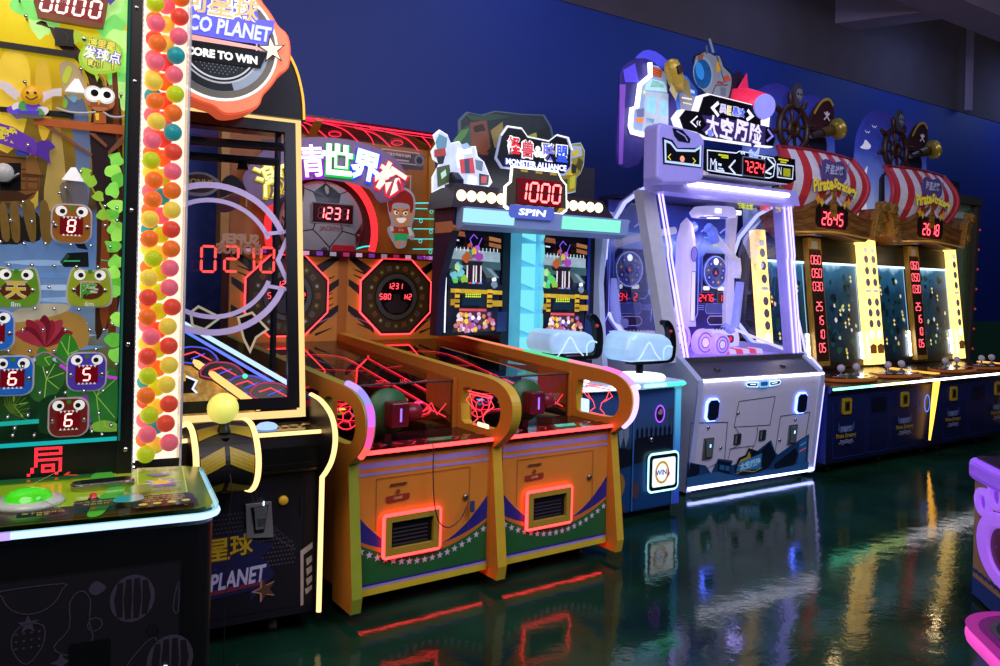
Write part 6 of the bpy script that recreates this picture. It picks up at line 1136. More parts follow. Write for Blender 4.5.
# dark control shelf under the glass
g=G(); g.prism([(-.07,.944),(.13,1.045),(.13,1.06),(.10,1.06),(-.075,.952)],'x',.04,1.53,mt('#3a3a46',.3)); g.prism([(.10,1.03),(.10,1.10),(.16,1.10),(.16,1.03)],'x',.04,1.53,DG); g.build('control_shelf',E)
for x,y in ((.30,.02),(1.12,.02)): g=G(); g.lathe([(.035,0),(.035,.015),(.02,.022),(0,.022)],(x,y,.995),BK,n=16); g.build('shelf_button',E)
# case: flared front corner posts, top frame, glass, back wall
BLx,BRx,TLx,TRx=.07,1.45,-.13,1.58; YB_,YT_=.15,.40; ZB_,ZT_=1.06,2.48
def bar(P,Q,w,ma,n='post',par=None):
    g=G(); P,Q=V(P),V(Q); g.add([P+V((-w,0,0)),P+V((w,0,0)),P+V((w,.10,0)),P+V((-w,.10,0)),Q+V((-w,0,0)),Q+V((w,0,0)),Q+V((w,.10,0)),Q+V((-w,.10,0))],[(0,1,5,4),(1,2,6,5),(2,3,7,6),(3,0,4,7),(0,1,2,3),(4,5,6,7)],ma); return g.build(n,par or E)
lp=bar((BLx-.10,YB_,ZB_),(TLx-.02,YT_,ZT_),.075,mt('#bdbccb',.4,glow=.06),'corner_post'); bar((BRx+.03,YB_,ZB_),(TRx-.0,YT_,ZT_),.05,mt('#a49ce0',.4,glow=.15),'corner_post')
for x0,x1,par in ((BLx-.005,TLx+.075,lp),(BLx+.035,TLx+.115,lp),(BRx-.01,TRx-.03,lp),(BRx+.05,TRx+.03,lp),(BRx+.085,TRx+.065,lp)):
    g=G(); m1=(x0+(x1-x0)*.62-.0,YB_+(YT_-YB_)*.62-.01,ZB_+(ZT_-ZB_)*.62); m2=(x0+(x1-x0)*.66+.015,YB_+(YT_-YB_)*.66-.01,ZB_+(ZT_-ZB_)*.66)
    g.tube([(x0,YB_-.01,ZB_),m1,m2,(x1+.01,YT_-.01,ZT_)],.009,VL,n=6); g.build('light_tube',par)
# left rear jagged side frame with light
def sideframe(x,s):
    F_=.13 if s>0 else .03
    g=G(); pts=[(.25,1.10),(.70,1.16),(1.02,1.45),(1.03,1.75),(.98,2.02),(.92,2.18),(.70,2.40),(.45,2.50)]
    g.tube([(x-s*F_*(z-1.06)/1.42,y,z) for y,z in pts],.018,em('#b0b4ff',1.5),n=6); g.tube([(x-s*F_*(z-1.06)/1.42,y+.05,z) for y,z in pts],.014,mt('#7a80c8',.3,glow=.4),n=6); return g.build('side_frame',E)
sideframe(-.02,1); sideframe(1.53,-1)
g=G(); A1=[(BLx,YB_+.02,ZB_+.02),(BRx,YB_+.02,ZB_+.02),(TRx-.03,YT_+.02,ZT_),(TLx+.07,YT_+.02,ZT_)]; g.add(A1,[(0,1,2,3)],glass(refl=.7)); g.build('front_glass',E)
for xb,xt in ((-.02,-.15),(1.53,1.58)): g=G(); g.add([(xb,.25,1.12),(xb,.98,1.2),(xt+.02,.95,2.2),(xt,.45,2.48)],[(0,1,2,3)],glass(refl=.6)); g.build('side_glass',E)
g=G(); g.prism([(.22,2.46),(.26,2.60),(.46,2.60),(.46,2.46)],'x',-.15,1.57,LV); tp=g.build('top_frame',E); g=G(); g.prism([(.46,2.47),(.46,2.50),(1.2,2.50),(1.2,2.47)],'x',-.04,1.53,mt('#2a2a50',.4)); g.build('case_top',E)
g=G(); g.add([(.10,.215,2.56),(1.45,.215,2.56),(1.45,.24,2.50),(.10,.24,2.50)],[(0,1,2,3)],em('#eeeaff',2.6)) if 0 else g.tube([(.14,.22,2.545),(1.40,.22,2.545)],.022,em('#eeeaff',4)); g.build('light_bar',tp)
# inside back wall
bw=grad('space_wall','Z',1.06,2.5,[(0,'#3a2a90'),(.25,'#221a58'),(.45,'#1c1e60'),(.62,'#3a58c8'),(.72,'#a0b8f0'),(.8,'#3444a8'),(1,'#181838')],glow=.55,sc=4,noise=.06)
g=G(); g.box(-.10,1.53,.985,1.2,1.06,2.46,mt('#1a1a40',.4)); g.build('case_back',E)
pi=PL((0,.984,0)); pi.dh=.00006; g=G(); g.quad(pi,-.09,1.07,1.52,2.45,bw,h=.0006)
GR=mt('#3a4288',.4,glow=.5); GR2=mt('#6a70c0',.4,glow=.6)
for cx in (.20,1.32):
    g.poly(pi,cham(cx-.21,1.56,cx+.21,2.02,.04),mt('#141638',.4,glow=.2)); g.line(pi,cham(cx-.21,1.56,cx+.21,2.02,.04),.010,GR2,True)
    g.poly(pi,cham(cx-.15,1.42,cx+.13,1.52,.02),GR); g.line(pi,cham(cx-.15,1.42,cx+.13,1.52,.02),.008,GR2,True)
    for q in range(3): g.line(pi,[(cx-.25,1.46+q*.02),(cx-.17,1.46+q*.02)],.008,GR2); g.line(pi,[(cx+.15,1.46+q*.02),(cx+.25,1.46+q*.02)],.008,GR2)
    g.poly(pi,cham(cx-.12,1.31,cx+.14,1.395,.03),mt('#1c1440',.4,glow=.2)); g.line(pi,cham(cx-.12,1.31,cx+.14,1.395,.03),.008,mt('#9a8ae0',.4,glow=.8),True)
    g.line(pi,[(cx-.30,1.35),(cx-.26,1.42),(cx-.26,2.08),(cx-.20,2.14)],.012,mt('#7a80e0',.3,glow=.8)); g.line(pi,[(cx+.25,1.35),(cx+.27,1.60),(cx+.24,1.66)],.010,mt('#7a80e0',.3,glow=.7))
    for q in range(6): g.poly(pi,rrect(cx+.215,1.60+q*.07,cx+.245,1.65+q*.07,.006),mt(['#9aa8f0','#5a68d0','#c8d0ff'][q%3],.3,glow=.7))
    for q in range(4): g.line(pi,[(cx-.24+q*.13,2.22),(cx-.16+q*.13,2.27)],.014,mt('#90a0ff',.3,glow=.8))
    g.line(pi,[(cx-.25,1.26),(cx+.25,1.26)],.010,em('#b0a8ff',1.2)); g.line(pi,[(cx-.2,2.17),(cx+.2,2.15)],.010,mt('#60a8ff',.3,glow=.9))
    g.text(pi,'得分榜',cx-.02,2.10,.035,mt('#d8d040',.4,glow=.8),bold=.03)
for cx in (.55,.95):
    for r_ in range(4):
        for c_ in range(2): g.poly(pi,rrect(cx-.05+c_*.055,1.56+r_*.09,cx-.01+c_*.055,1.63+r_*.09,.008),mt(['#8fe0e0','#c8c8f0','#a0f0c8','#e0d8ff'][(r_+c_)%4],.3,glow=.7))
g.poly(pi,[(0.511,2.16),(0.546,2.256),(0.505,2.347),(0.605,2.401),(0.71,2.36),(0.744,2.124),(0.734,1.647),(0.686,1.551),(0.583,1.55)],mt('#d8c8f0',.4,glow=.5)) if 0 else None
g.build('back_panel',E)
for k,(cx,t1,t2) in enumerate(((.16,'2994','2'),(1.28,'2476','1'))):
    g=G(); g.lathe([(0,.02),(.165,.02),(.17,.0),(0,0)],(cx,.984,1.83),mt('#4a56a8',.35,glow=.35),'y',28); w_=g.build('prize_wheel',E)
    g=G(); pw=PL((cx,.963,1.83)); g.line(pw,circ(0,0,.158,24),.008,mt('#a0b0f8',.3,glow=.9),True,h=.001); g.disc(pw,0,0,.05,mt('#23284a',.3,glow=.3),h=.001); g.poly(pw,[(-.018,-.02),(.018,-.02),(0,.022)],mt('#e05060',.3,glow=.8),h=.002)
    for q in range(9):
        a=2*PI*q/9+PI/2; g.disc(pw,.105*cos(a),.105*sin(a),.032,em('#e8f0ff',2.5) if q==0 else mt(['#2c3470','#343e86','#6a5a3a'][q%3],.3,glow=.4),h=.0015)
        if q: g.disc(pw,.105*cos(a),.105*sin(a),.012,mt('#a0a8d8',.3,glow=.5),h=.002)
    g.build('wheel_face',w_)
    for t,dx,w,nm in ((t1,-.115,.19,'score_display'),(t2,.085,.09,'score_display')):
        d=seg_display(E,nm,PL((cx,.975,1.575)),t,dx,0,.065,w=w,fh=.10,on=em('#ff3050',3),frame=mt('#4a4a90',.3,glow=.4),slant=.05)
        g=G(); g.poly(PL((cx,.970,1.575)),rrect(dx-.05,.075,dx+.04,.115,.015),em('#f0e8ff',1.3),h=.002); g.build('lamp_cap',d)
# robots' grabbers: white clamps with lit fronts
for cx in (.20,1.30):
    g=G(); g.prism([(cx-.22,1.10),(cx-.22,1.20),(cx-.16,1.27),(cx+.18,1.27),(cx+.21,1.18),(cx+.20,1.10)],'y',.84,.97,mt('#d8d0f0',.35,glow=.5)); cl=g.build('clamp_unit',E,.01)
    g=G(); pc=PL((cx,.838,0)); g.poly(pc,cham(-.10,1.14,.12,1.215,.02),mt('#2a1c4a',.3),h=.002); 
    for dx,c in ((-.05,'#d02a50'),(.01,'#e8f0ff'),(.07,'#d02a50')): g.disc(pc,dx,1.178,.025,em(c,1.5),h=.003)
    for q in range(8): g.poly(pc,[(-.16+q*.042,1.27),(-.14+q*.042,1.27),(-.12+q*.042,1.295),(-.14+q*.042,1.295)],mt('#16101e',.4),h=.003)
    g.build('clamp_face',cl)
# arms and tubes
def arm(path,r,name,ma): g=G(); g.tube(path,r,ma,n=10); return g.build(name,E)
RB=mt('#c8c8e8',.3,glow=.45); RT=mt('#8088d8',.25,glow=.6)
for s,cx in ((1,.16),(-1,1.36)):
    pass
a=arm([(.98,.80,2.24),(1.12,.82,2.16),(1.30,.86,2.05),(1.50,.90,1.95)],.035,'hose_arm',RB); 
g=G(); g.tube([(1.50,.90,1.97),(1.53,.91,1.86),(1.53,.92,1.78)],.04,RB,n=10); g.build('elbow',a)
arm(smooth([(1.56,.90,1.74),(1.53,.90,1.5),(1.48,.88,1.32),(1.38,.86,1.26),(1.30,.85,1.30)],4,False),.042,'clear_tube',RT)
arm([(.55,.80,2.20),(.35,.82,2.16),(.10,.88,2.10),(-.05,.92,2.05)],.035,'hose_arm',RB)
arm(smooth([(-.06,.90,1.74),(-.06,.90,1.5),(-.02,.88,1.36),(.05,.86,1.34)],4,False),.042,'clear_tube',RT)
g=G(); g.lathe([(.0,0),(.20,0),(.22,.04),(.18,.09),(0,.10)],(.86,.62,2.33),mt('#c8c0f4',.3,glow=.6),n=28); us=g.build('saucer_lamp',E)
g=G(); g.lathe([(.0,-.005),(.13,-.005),(.13,0),(0,0)],(.86,.62,2.33),em('#6a70d0',.9),n=28); g.lathe([(.0,-.009),(.06,-.009),(.06,-.005),(0,-.005)],(.86,.62,2.33),em('#f0e8ff',2),n=28); 
for q in range(3): g.box(.70+q*.13,.76+q*.13,.43,.45,2.35,2.39,em('#ffffff',1.8))
g.build('lamp_rings',us)
for a_,b_ in (((.80,.80,2.25),(.62,.82,2.10)),((.98,.80,2.25),(1.10,.82,2.12))): arm([a_,((a_[0]+b_[0])/2,.80,2.22),b_],.05,'ribbed_joint',mt('#6a80e8',.3,glow=.5))
d=seg_display(E,'score_display',PL((0,.55,0)),'167',(0.792,2.389)[0],(0.792,2.389)[1],.05,w=.17,fh=.09,on=em('#ff3050',3),frame=mt('#5a68c0',.3,glow=.5),slant=.1)
# centre rocket column
g=G(); g.lathe([(.0,1.0),(.055,.94),(.085,.80),(.095,.5),(.09,.2),(.11,.0)],(.62,.72,1.32),mt('#cfc0f4',.35,glow=.5),n=20); rk=g.build('rocket_column',E)
g=G(); pr_=PL((.62,.622,1.32)); g.poly(pr_,circ(0,.66,.035,16,.06),mt('#8a78d0',.3,glow=.5),h=.008); g.line(pr_,circ(0,.66,.04,16,.066),.008,mt('#3a2a70',.3),True,h=.009); g.poly(pr_,[(-.03,.05),(.03,.05),(.025,.5),(-.025,.5)],mt('#e8e0ff',.3,glow=.6),h=.007); g.line(pr_,[(-.03,.05),(.03,.05),(.025,.5),(-.025,.5)],.006,mt('#5a48a0',.3),True,h=.008); g.build('hatch',rk)
# white lit step outline
g=G(); g.tube([(.46,.965,1.98),(.42,.965,1.95),(.42,.965,1.72),(.50,.965,1.68),(.50,.965,1.42),(.66,.965,1.40)],.012,WL,n=6); g.build('step_light',E)
# bottom lane: pink wheels and road
g=G(); g.add([(.06,.20,1.075),(1.48,.20,1.075),(1.50,.97,1.10),(-.06,.97,1.10)],[(0,1,2,3)],mt('#8a6ae0',.3,glow=.55,nz=.4,sc=3)); g.build('case_floor',E)
for x,y,r in ((.42,.62,.16),(.64,.50,.12),(.77,.42,.10)):
    g=G(); g.lathe([(0,-.03),(r,-.03),(r*1.04,0),(r,.03),(0,.03)],(x,y,1.09+r*.8),mt('#d0a8f0',.35,glow=.55),'y',28); wl=g.build('gear_wheel',E)
    g=G(); q=PL((x,y-.031,1.09+r*.8)); g.line(q,circ(0,0,r*.72,20),.014,mt('#8a60d0',.3,glow=.5),True,h=.001); g.disc(q,0,0,r*.4,mt('#e8d0ff',.3,glow=.6),h=.001); g.line(q,circ(0,0,r*.4,16),.010,mt('#7a50c0',.3,glow=.4),True,h=.002); g.build('hub',wl)
g=G(); 
for q in range(6): g.prism([(.80+q*.09,1.08),(.88+q*.09,1.08),(.86+q*.09,1.12),(.80+q*.09,1.13)],'y',.40,.52,mt('#e0506a' if q%2==0 else '#d8d0f0',.35,glow=.5))
g.build('track_blocks',E)
g=G(); P1_=(1.52,.20,1.09); g.tube([(1.50,.22,1.10),(1.42,.94,1.30)],.014,em('#c8c0ff',1.4)); g.build('floor_light',E)
# right inner post with curved lit edge, wiper arm
g=G(); g.prism([(1.50,1.10),(1.52,1.5),(1.50,2.0),(1.53,2.3),(1.54,2.44),(1.42,2.44),(1.42,2.0),(1.40,1.5),(1.42,1.10)],'y',.93,.98,mt('#c8c0e0',.4,glow=.4)); ip=g.build('inner_post',E)
g=G(); g.lathe([(.0,0),(.06,0),(.06,.03),(0,.03)],(1.38,.97,1.24),mt('#3a3470',.3,glow=.3),'y',18); g.build('speaker',ip)
g=G(); q=PL((0,.395,0)); c=(1.412,2.459)
for t,x,cc in (('精彩太空',-.22,'#d8e048'),('大冒险',.05,'#e05060'),('来吧',.24,'#e0c860')): g.text(q,t,1.25+x,2.43,.055,mt(cc,.3,glow=.9),bold=.05,h=.002)
g.build('window_sticker',E)
g=G(); g.disc(q,1.60,2.42,.028,mt('#e8c860',.3,glow=.9),h=.002); g.disc(q,1.59,2.425,.004,mt('#3a2a10'),h=.003); g.disc(q,1.61,2.425,.004,mt('#3a2a10'),h=.003); g.build('smile_sticker',E)
EM=MX.Translation((1.56,6.43,0))@MX.Rotation(rad(32),4,'Z')
for p_,e_ in (((.75,.6,2.22),5),((.3,.5,1.6),1.2),((1.15,.5,1.6),1.2)): lamp('added_case_fill','POINT',EM@V(p_),e_,(.40,.32,1),.05)  # unseen point lamps added to brighten the case interior
# ---- marquee
g=G(); P=[(-0.384,2.937),(-0.354,2.972),(-0.279,2.966),(-0.037,2.948),(0.076,2.937),(0.135,2.887),(0.134,2.576),(0.056,2.528),(-0.306,2.497),(-0.381,2.53)]; g.poly(PL((0,.05,0)),P,LV,h=.0,thick=.17); mc=g.build('marquee_corner',E,.02,3)
g=G(); q=PL((0,.048,0)); g.poly(q,[(-0.339,2.856),(-0.232,2.845),(-0.175,2.788),(0.024,2.809),(0.102,2.842),(0.097,2.654),(-0.322,2.646)],mt('#0c0d18',.3),h=.004,thick=.004); g.line(q,[(-0.312,2.828),(-0.252,2.819),(-0.186,2.767),(0.013,2.784),(0.08,2.823),(0.079,2.669),(-0.301,2.667)],.018,em('#a8c0f0',1.5),True,h=.006)
g.line(q,[(-0.25,2.732),(-0.276,2.705),(-0.248,2.685)],.008,mt('#d8c830',.3,glow=.9),h=.007); g.line(q,[(-0.007,2.725),(0.022,2.704),(-0.006,2.677)],.008,mt('#d8c830',.3,glow=.9),h=.007); p=(-0.123,2.705); g.disc(q,p[0],p[1],.025,em('#ff9a80',1.3),h=.007); g.poly(q,[(-0.235,2.94),(-0.126,2.937),(-0.035,2.875),(-0.045,2.842),(-0.166,2.844),(-0.211,2.879)],mt('#14142a',.3),h=.005,thick=.003); g.line(q,[(-0.191,2.921),(-0.102,2.892),(-0.068,2.856)],.010,mt('#8a90d8',.3,glow=.5),h=.006); g.build('corner_badge',mc)
g=G(); q=PL((0,.06,0)); g.poly(q,[(0.137,2.822),(0.241,2.833),(1.278,2.847),(1.299,2.661),(1.205,2.618),(0.225,2.617),(0.143,2.642)],mt('#0b0c14',.25),h=.0,thick=.30); db=g.build('display_bar',E)
g=G(); W1=mt('#c8d4e8',.3,glow=.8)
def ln(P,w=.010,c=W1,cl=False): g.line(q,P,w,c,cl,h=.004)
ln([(0.172,2.809),(0.516,2.821),(0.552,2.841),(0.701,2.84),(0.752,2.828),(0.984,2.826),(1.012,2.794),(0.99,2.669),(0.938,2.647),(0.559,2.639),(0.178,2.645)],.009,W1,True); ln([(1.038,2.779),(1.253,2.782),(1.244,2.665),(1.043,2.665)],.009,W1,True)
ln([(0.506,2.76),(0.436,2.695),(0.51,2.643)],.016); ln([(0.906,2.818),(0.999,2.766),(0.885,2.694),(0.963,2.684)],.016); g.text(q,'M',(0.24,2.701)[0],(0.24,2.701)[1],.09,W1,bold=.0,h=.004,w=.06); ln([(0.28,2.729),(0.282,2.655),(0.377,2.656)],.012); ln([(0.304,2.707),(0.34,2.702)],.02); ln([(0.305,2.674),(0.365,2.671)],.01)
ln([(0.301,2.785),(0.42,2.785)],.014,mt('#b8b820',.3,glow=.8)); ln([(0.337,2.768),(0.421,2.769)],.012,mt('#b8b820',.3,glow=.8)); ln([(1.05,2.824),(1.184,2.824)],.014,mt('#b8b820',.3,glow=.8)); ln([(1.077,2.802),(1.158,2.803)],.012,mt('#b8b820',.3,glow=.8)); g.text(q,'N',(1.074,2.721)[0],(1.074,2.721)[1],.07,W1,bold=0,h=.004,w=.04); g.quad(q,(1.119,2.752)[0],(1.122,2.681)[1],(1.213,2.761)[0],(1.119,2.752)[1],mt('#8a8a18',.3,glow=.8),h=.0045); ln([(1.121,2.708),(1.215,2.707)],.012,mt('#d8d830',.3,glow=.9))
g.text(q,'彩票',(0.727,2.817)[0],(0.727,2.817)[1]+.01,.06,mt('#8aa8f0',.3,glow=.9),bold=.06,h=.006); g.text(q,'◀◀',(0.589,2.828)[0],(0.589,2.828)[1],.03,W1,h=.006); g.text(q,'▶▶',(0.855,2.813)[0],(0.855,2.813)[1],.03,W1,h=.006); g.build('bar_graphics',db)
c=(0.731,2.719); seg_display(db,'score_display',PL((0,.055,0)),'7224',c[0],c[1],.085,w=.27,fh=.15,frame=mt('#7a8898',.25,.4,glow=.2),on=em('#ff3a40',4),slant=.1,off=None,bgc='#1a0208')
# stepped title sign
g=G(); q=PL((0,.20,0)); st=[(-0.046,3.075),(0.02,3.15),(0.181,3.155),(0.235,3.297),(0.317,3.326),(0.918,3.306),(0.972,3.26),(0.977,3.135),(1.11,3.133),(1.181,3.042),(1.157,2.958),(0.97,2.951),(0.283,2.943),(0.164,2.972),(0.003,2.982)]
g.poly(q,st,em('#f4f0ff',1.3),h=-.01,thick=.055); ts=g.build('title_sign',E)
_k=[(x,z) for x,z in st]; kx=sum(p[0] for p in _k)/len(_k); kz=sum(p[1] for p in _k)/len(_k)
g=G(); fs=[(kx+(x-kx)*.965+.018,kz+(z-kz)*.94) for x,z in st] or [(0.034,3.085),(0.089,3.13),(0.252,3.139),(0.307,3.282),(0.366,3.299),(0.906,3.282),(0.953,3.248),(0.958,3.115),(1.084,3.112),(1.154,3.039),(1.143,2.965),(0.931,2.96),(0.306,2.959),(0.187,2.987),(0.048,2.996)]
g.poly(q,fs,mt('#0a0a12',.3),h=.0,thick=.008)
WHT=em('#f0e8ff',1.4); g.line(q,[(0.44,3.262),(0.369,3.206),(0.444,3.147)],.03,WHT,h=.002); g.line(q,[(0.803,3.246),(0.863,3.201),(0.794,3.157)],.03,WHT,h=.002); g.line(q,[(0.194,3.115),(0.121,3.055),(0.186,3.021)],.012,WHT,h=.002); g.text(q,'‹‹',(0.208,3.057)[0],(0.208,3.057)[1],.04,WHT,h=.002); g.line(q,[(1.071,3.111),(1.14,3.056),(1.061,3.001)],.02,em('#8a80e0',1.2),h=.002)
for ch,px_,cc in zip('昊E星球',((0.497,3.214),(0.571,3.211),(0.652,3.213),(0.728,3.21)),('#b8b0e0','#e0c830','#5a68d8','#5a68d8')): g.text(q,ch,px_[0],px_[1],.085,mt('#d8d8f0',.3,glow=.6),bold=.08,h=.003); g.text(q,ch,px_[0],px_[1],.075,mt(cc,.3,glow=.9),bold=.02,h=.0045)
g.poly(q,[(0.241,3.129),(0.348,3.134),(0.518,3.135),(0.769,3.136),(1.043,3.134),(1.036,2.963),(0.93,2.969),(0.867,2.917),(0.853,2.96),(0.318,2.96),(0.245,3.003),(0.303,3.052)],mt('#3a2c6a',.3,glow=.3),h=.003)
for ch,pp,s in zip('太空历险',((0.369,3.052),(0.546,3.052),(0.727,3.052),(0.914,3.047)),(1,1,1,1)): g.text(q,ch,pp[0],pp[1],.185,em('#e6dcff',1.25),bold=.035,h=.006,w=.16,rot=-.10)
p=(0.341,2.988); g.disc(q,p[0],p[1],.03,mt('#6a80d8',.3,glow=.7),h=.008); g.build('title_lettering',ts)
# lit train-front cut-out board at left back, planet dome
g=G(); q=PL((0,.50,0)); bo=smooth([(-0.379,2.689),(-0.399,2.97),(-0.39,3.353),(-0.382,3.454),(-0.341,3.519),(-0.255,3.575),(-0.133,3.613),(-0.019,3.598),(0.087,3.546),(0.185,3.431),(0.275,3.226),(0.257,3.066),(0.002,2.967),(-0.16,2.711)],2)
g.poly(q,bo,mt('#2a2470',.4,glow=.3,nz=.4),h=-.02,thick=.02); bd=g.build('back_board',E)
g=G(); g.poly(q,[(-0.39,3.353),(-0.325,3.363),(-0.329,3.145),(-0.336,2.694),(-0.379,2.689)],mt('#7a4ab0',.4,glow=.4),h=-.016); g.poly(q,smooth([(-0.233,3.596),(-0.135,3.68),(-0.011,3.693),(0.131,3.64),(0.205,3.548),(0.099,3.548),(-0.019,3.598),(-0.133,3.613)],2),mt('#4a4ad8',.4,glow=.35),h=-.012); g.poly(q,[(-0.361,3.474),(-0.232,3.554),(-0.182,3.401),(-0.336,3.378)],mt('#5a4ae0',.4,glow=.35),h=-.012); g.build('board_print',bd)
g=G(); tr=[(-0.098,3.567),(-0.063,3.556),(-0.071,3.453),(-0.181,3.368),(-0.22,3.177),(-0.263,3.154),(-0.291,3),(-0.268,2.952),(-0.134,2.951),(0.059,3.008),(0.142,3.295),(0.111,3.515),(0.017,3.569)]; g.poly(q,tr,mt('#8aa0c8',.4,glow=.45),h=.0,thick=.015); tn=g.build('train_cutout',E)
g=G(); g.tube([(p[0],.49,p[1]) for p in [(-0.087,3.578),(-0.077,3.469),(-0.193,3.375),(-0.22,3.185),(-0.274,3.161),(-0.286,3.017),(-0.268,2.969),(-0.134,2.959)]],.022,em('#f0ecff',2.2),n=6); g.build('light_outline',tn)
g=G()
for P,c,gl in (([(-0.052,3.558),(0.064,3.542),(0.055,3.472),(-0.049,3.473)],'#8a3a28',.5),([(-0.06,3.446),(0.09,3.443),(0.128,3.362),(-0.135,3.341),(-0.115,3.395)],'#a8d0d8',.6),([(-0.048,3.439),(0.068,3.431),(0.092,3.392),(-0.069,3.376)],'#7ab0a0',.5),([(-0.124,3.334),(0.141,3.347),(0.152,3.019),(-0.157,2.965)],'#a8b4c4',.5),([(-0.1,3.287),(0.003,3.293),(-0.004,3.155),(-0.107,3.158)],'#8ac8f0',.7),([(0.061,3.292),(0.131,3.293),(0.135,3.155),(0.054,3.153)],'#8ac8f0',.7),([(-0.105,3.107),(-0.014,3.11),(-0.024,3.066),(-0.115,3.064)],'#6a90b0',.5),([(-0.217,3.093),(-0.128,3.104),(-0.137,3.061),(-0.216,3.059)],'#e07830',.7),([(-0.219,3.16),(-0.13,3.189),(-0.128,3.113),(-0.206,3.103)],'#6a6a90',.4),([(-0.147,3.339),(-0.112,3.327),(-0.145,3.297)],'#d8e060',.7)): g.poly(q,P,mt(c,.4,glow=gl,nz=.2),h=.003+.0002*len(c))
for k in range(4): g.line(q,([(-0.052,3.549),(-0.051,3.528),(-0.05,3.507),(-0.05,3.486)])[k:k+1]+([(0.053,3.532),(0.053,3.511),(0.054,3.489),(0.055,3.472)])[k:k+1],.006,mt('#d86030',.3,glow=.6),h=.006)
g.build('train_face',tn)
# golden shuttle model
g=G(); a=V((*[(0.061,3.611)[0]],.40,(0.061,3.611)[1])); b=V(((0.187,3.371)[0],.42,(0.187,3.371)[1])); g.tube([a,a+(b-a)*.08,a+(b-a)*.3,a+(b-a)*.7,b],[.02,.06,.075,.07,.05],mt('#b89838',.35,.2,glow=.12),n=14); sh=g.build('shuttle_model',E)
g=G(); d_=(b-a); g.add([a+d_*.35,a+d_*.5+V((.17,0,-.02)),b+V((.16,0,-.05)),b],[(0,1,2,3)],mt('#8a7a4a',.4,glow=.1)); g.add([a+d_*.5,a+d_*.75+V((-.10,-.02,-.08)),b+V((-.05,-.02,-.10)),b],[(0,1,2,3)],mt('#c0b080',.4,glow=.12)); g.build('wings',sh)
g=G(); g.tube([a+d_*.25+V((0,-.062,0)),a+d_*.5+V((0,-.07,0))],[.03,.03],mt('#3a2a1a',.3),n=8); g.build('cockpit',sh)
# blue and white hull piece behind, window slits
g=G(); g.poly(q,[(0.18,3.578),(0.398,3.543),(0.525,3.438),(0.507,3.239),(0.409,3.226),(0.288,3.21),(0.236,3.326)],mt('#3a6ac8',.4,glow=.3),h=-.03,thick=.02); g.poly(q,[(0.268,3.444),(0.488,3.432),(0.489,3.406),(0.281,3.411)],mt('#a8c0e8',.4,glow=.5),h=-.028); g.poly(q,[(0.294,3.386),(0.49,3.379),(0.495,3.238),(0.323,3.233)],mt('#8a88a0',.4,glow=.3),h=-.027); g.line(q,[(0.331,3.348),(0.454,3.348)],.012,em('#e8e8b0',1.4),h=-.025); g.line(q,[(0.345,3.306),(0.455,3.303)],.010,em('#e8e8b0',1.2),h=-.025); g.build('hull_cutout',E)
# astronaut cut-out
g=G(); qa=PL((0,.46,0)); G1=mt('#868e96',.4,glow=.03); g.poly(qa,smooth([(0.393,3.666),(0.44,3.736),(0.538,3.779),(0.639,3.761),(0.715,3.782),(0.783,3.694),(0.876,3.645),(0.905,3.567),(0.883,3.454),(0.834,3.356),(0.604,3.324),(0.577,3.392),(0.488,3.432)],2),mt('#16202e',.4),h=.0,thick=.012); g.poly(qa,smooth([(0.406,3.668),(0.465,3.731),(0.551,3.772),(0.652,3.754),(0.716,3.764),(0.77,3.674),(0.863,3.625),(0.879,3.545),(0.856,3.45),(0.807,3.37),(0.629,3.345),(0.601,3.404),(0.5,3.434)],2),G1,h=.002); at_=g.build('astronaut_cutout',E)
g=G(); g.poly(qa,circ((0.514,3.579)[0],(0.514,3.579)[1],.125,22,.145),mt('#8a98a8',.4,glow=.15),h=.004); g.poly(qa,circ((0.508,3.569)[0],(0.508,3.569)[1],.108,22,.13),mt('#1c5288',.25,glow=.12,nz=.4),h=.005); g.poly(qa,circ((0.47,3.59)[0],(0.47,3.59)[1],.05,14,.08,rot=.4),mt('#2f80c8',.25,glow=.3),h=.0056); g.build('visor',at_)
g=G(); 
for P,c in (([(0.667,3.693),(0.717,3.72),(0.733,3.632),(0.683,3.606)],'#c09030'),([(0.441,3.718),(0.514,3.757),(0.503,3.702),(0.442,3.674)],'#8a4a38'),([(0.761,3.582),(0.825,3.61),(0.865,3.57),(0.801,3.542)],'#b04a30'),([(0.698,3.536),(0.775,3.538),(0.763,3.518),(0.686,3.516)],'#a03030'),([(0.738,3.487),(0.803,3.488),(0.806,3.415),(0.741,3.415)],'#5a6a78')): g.poly(qa,P,mt(c,.4,glow=.2),h=.006); g.build('suit_patch',at_); g=G()
g.line(qa,[(0.678,3.758),(0.747,3.616),(0.788,3.531)],.006,mt('#1c2430'),h=.0064); g.line(qa,[(0.627,3.399),(0.674,3.496),(0.828,3.519)],.006,mt('#1c2430'),h=.0064); g.build('suit_seams',at_)
g=G(); g.tube([((0.626,3.776)[0],.45,(0.626,3.776)[1]),((0.572,3.892)[0],.45,(0.572,3.892)[1])],.012,mt('#8a98a0',.4),n=8); g.tube([((0.551,3.763)[0],.45,(0.551,3.763)[1]),((0.536,3.823)[0],.45,(0.536,3.823)[1])],.010,mt('#5a6870',.4),n=8); g.build('antennae',at_)
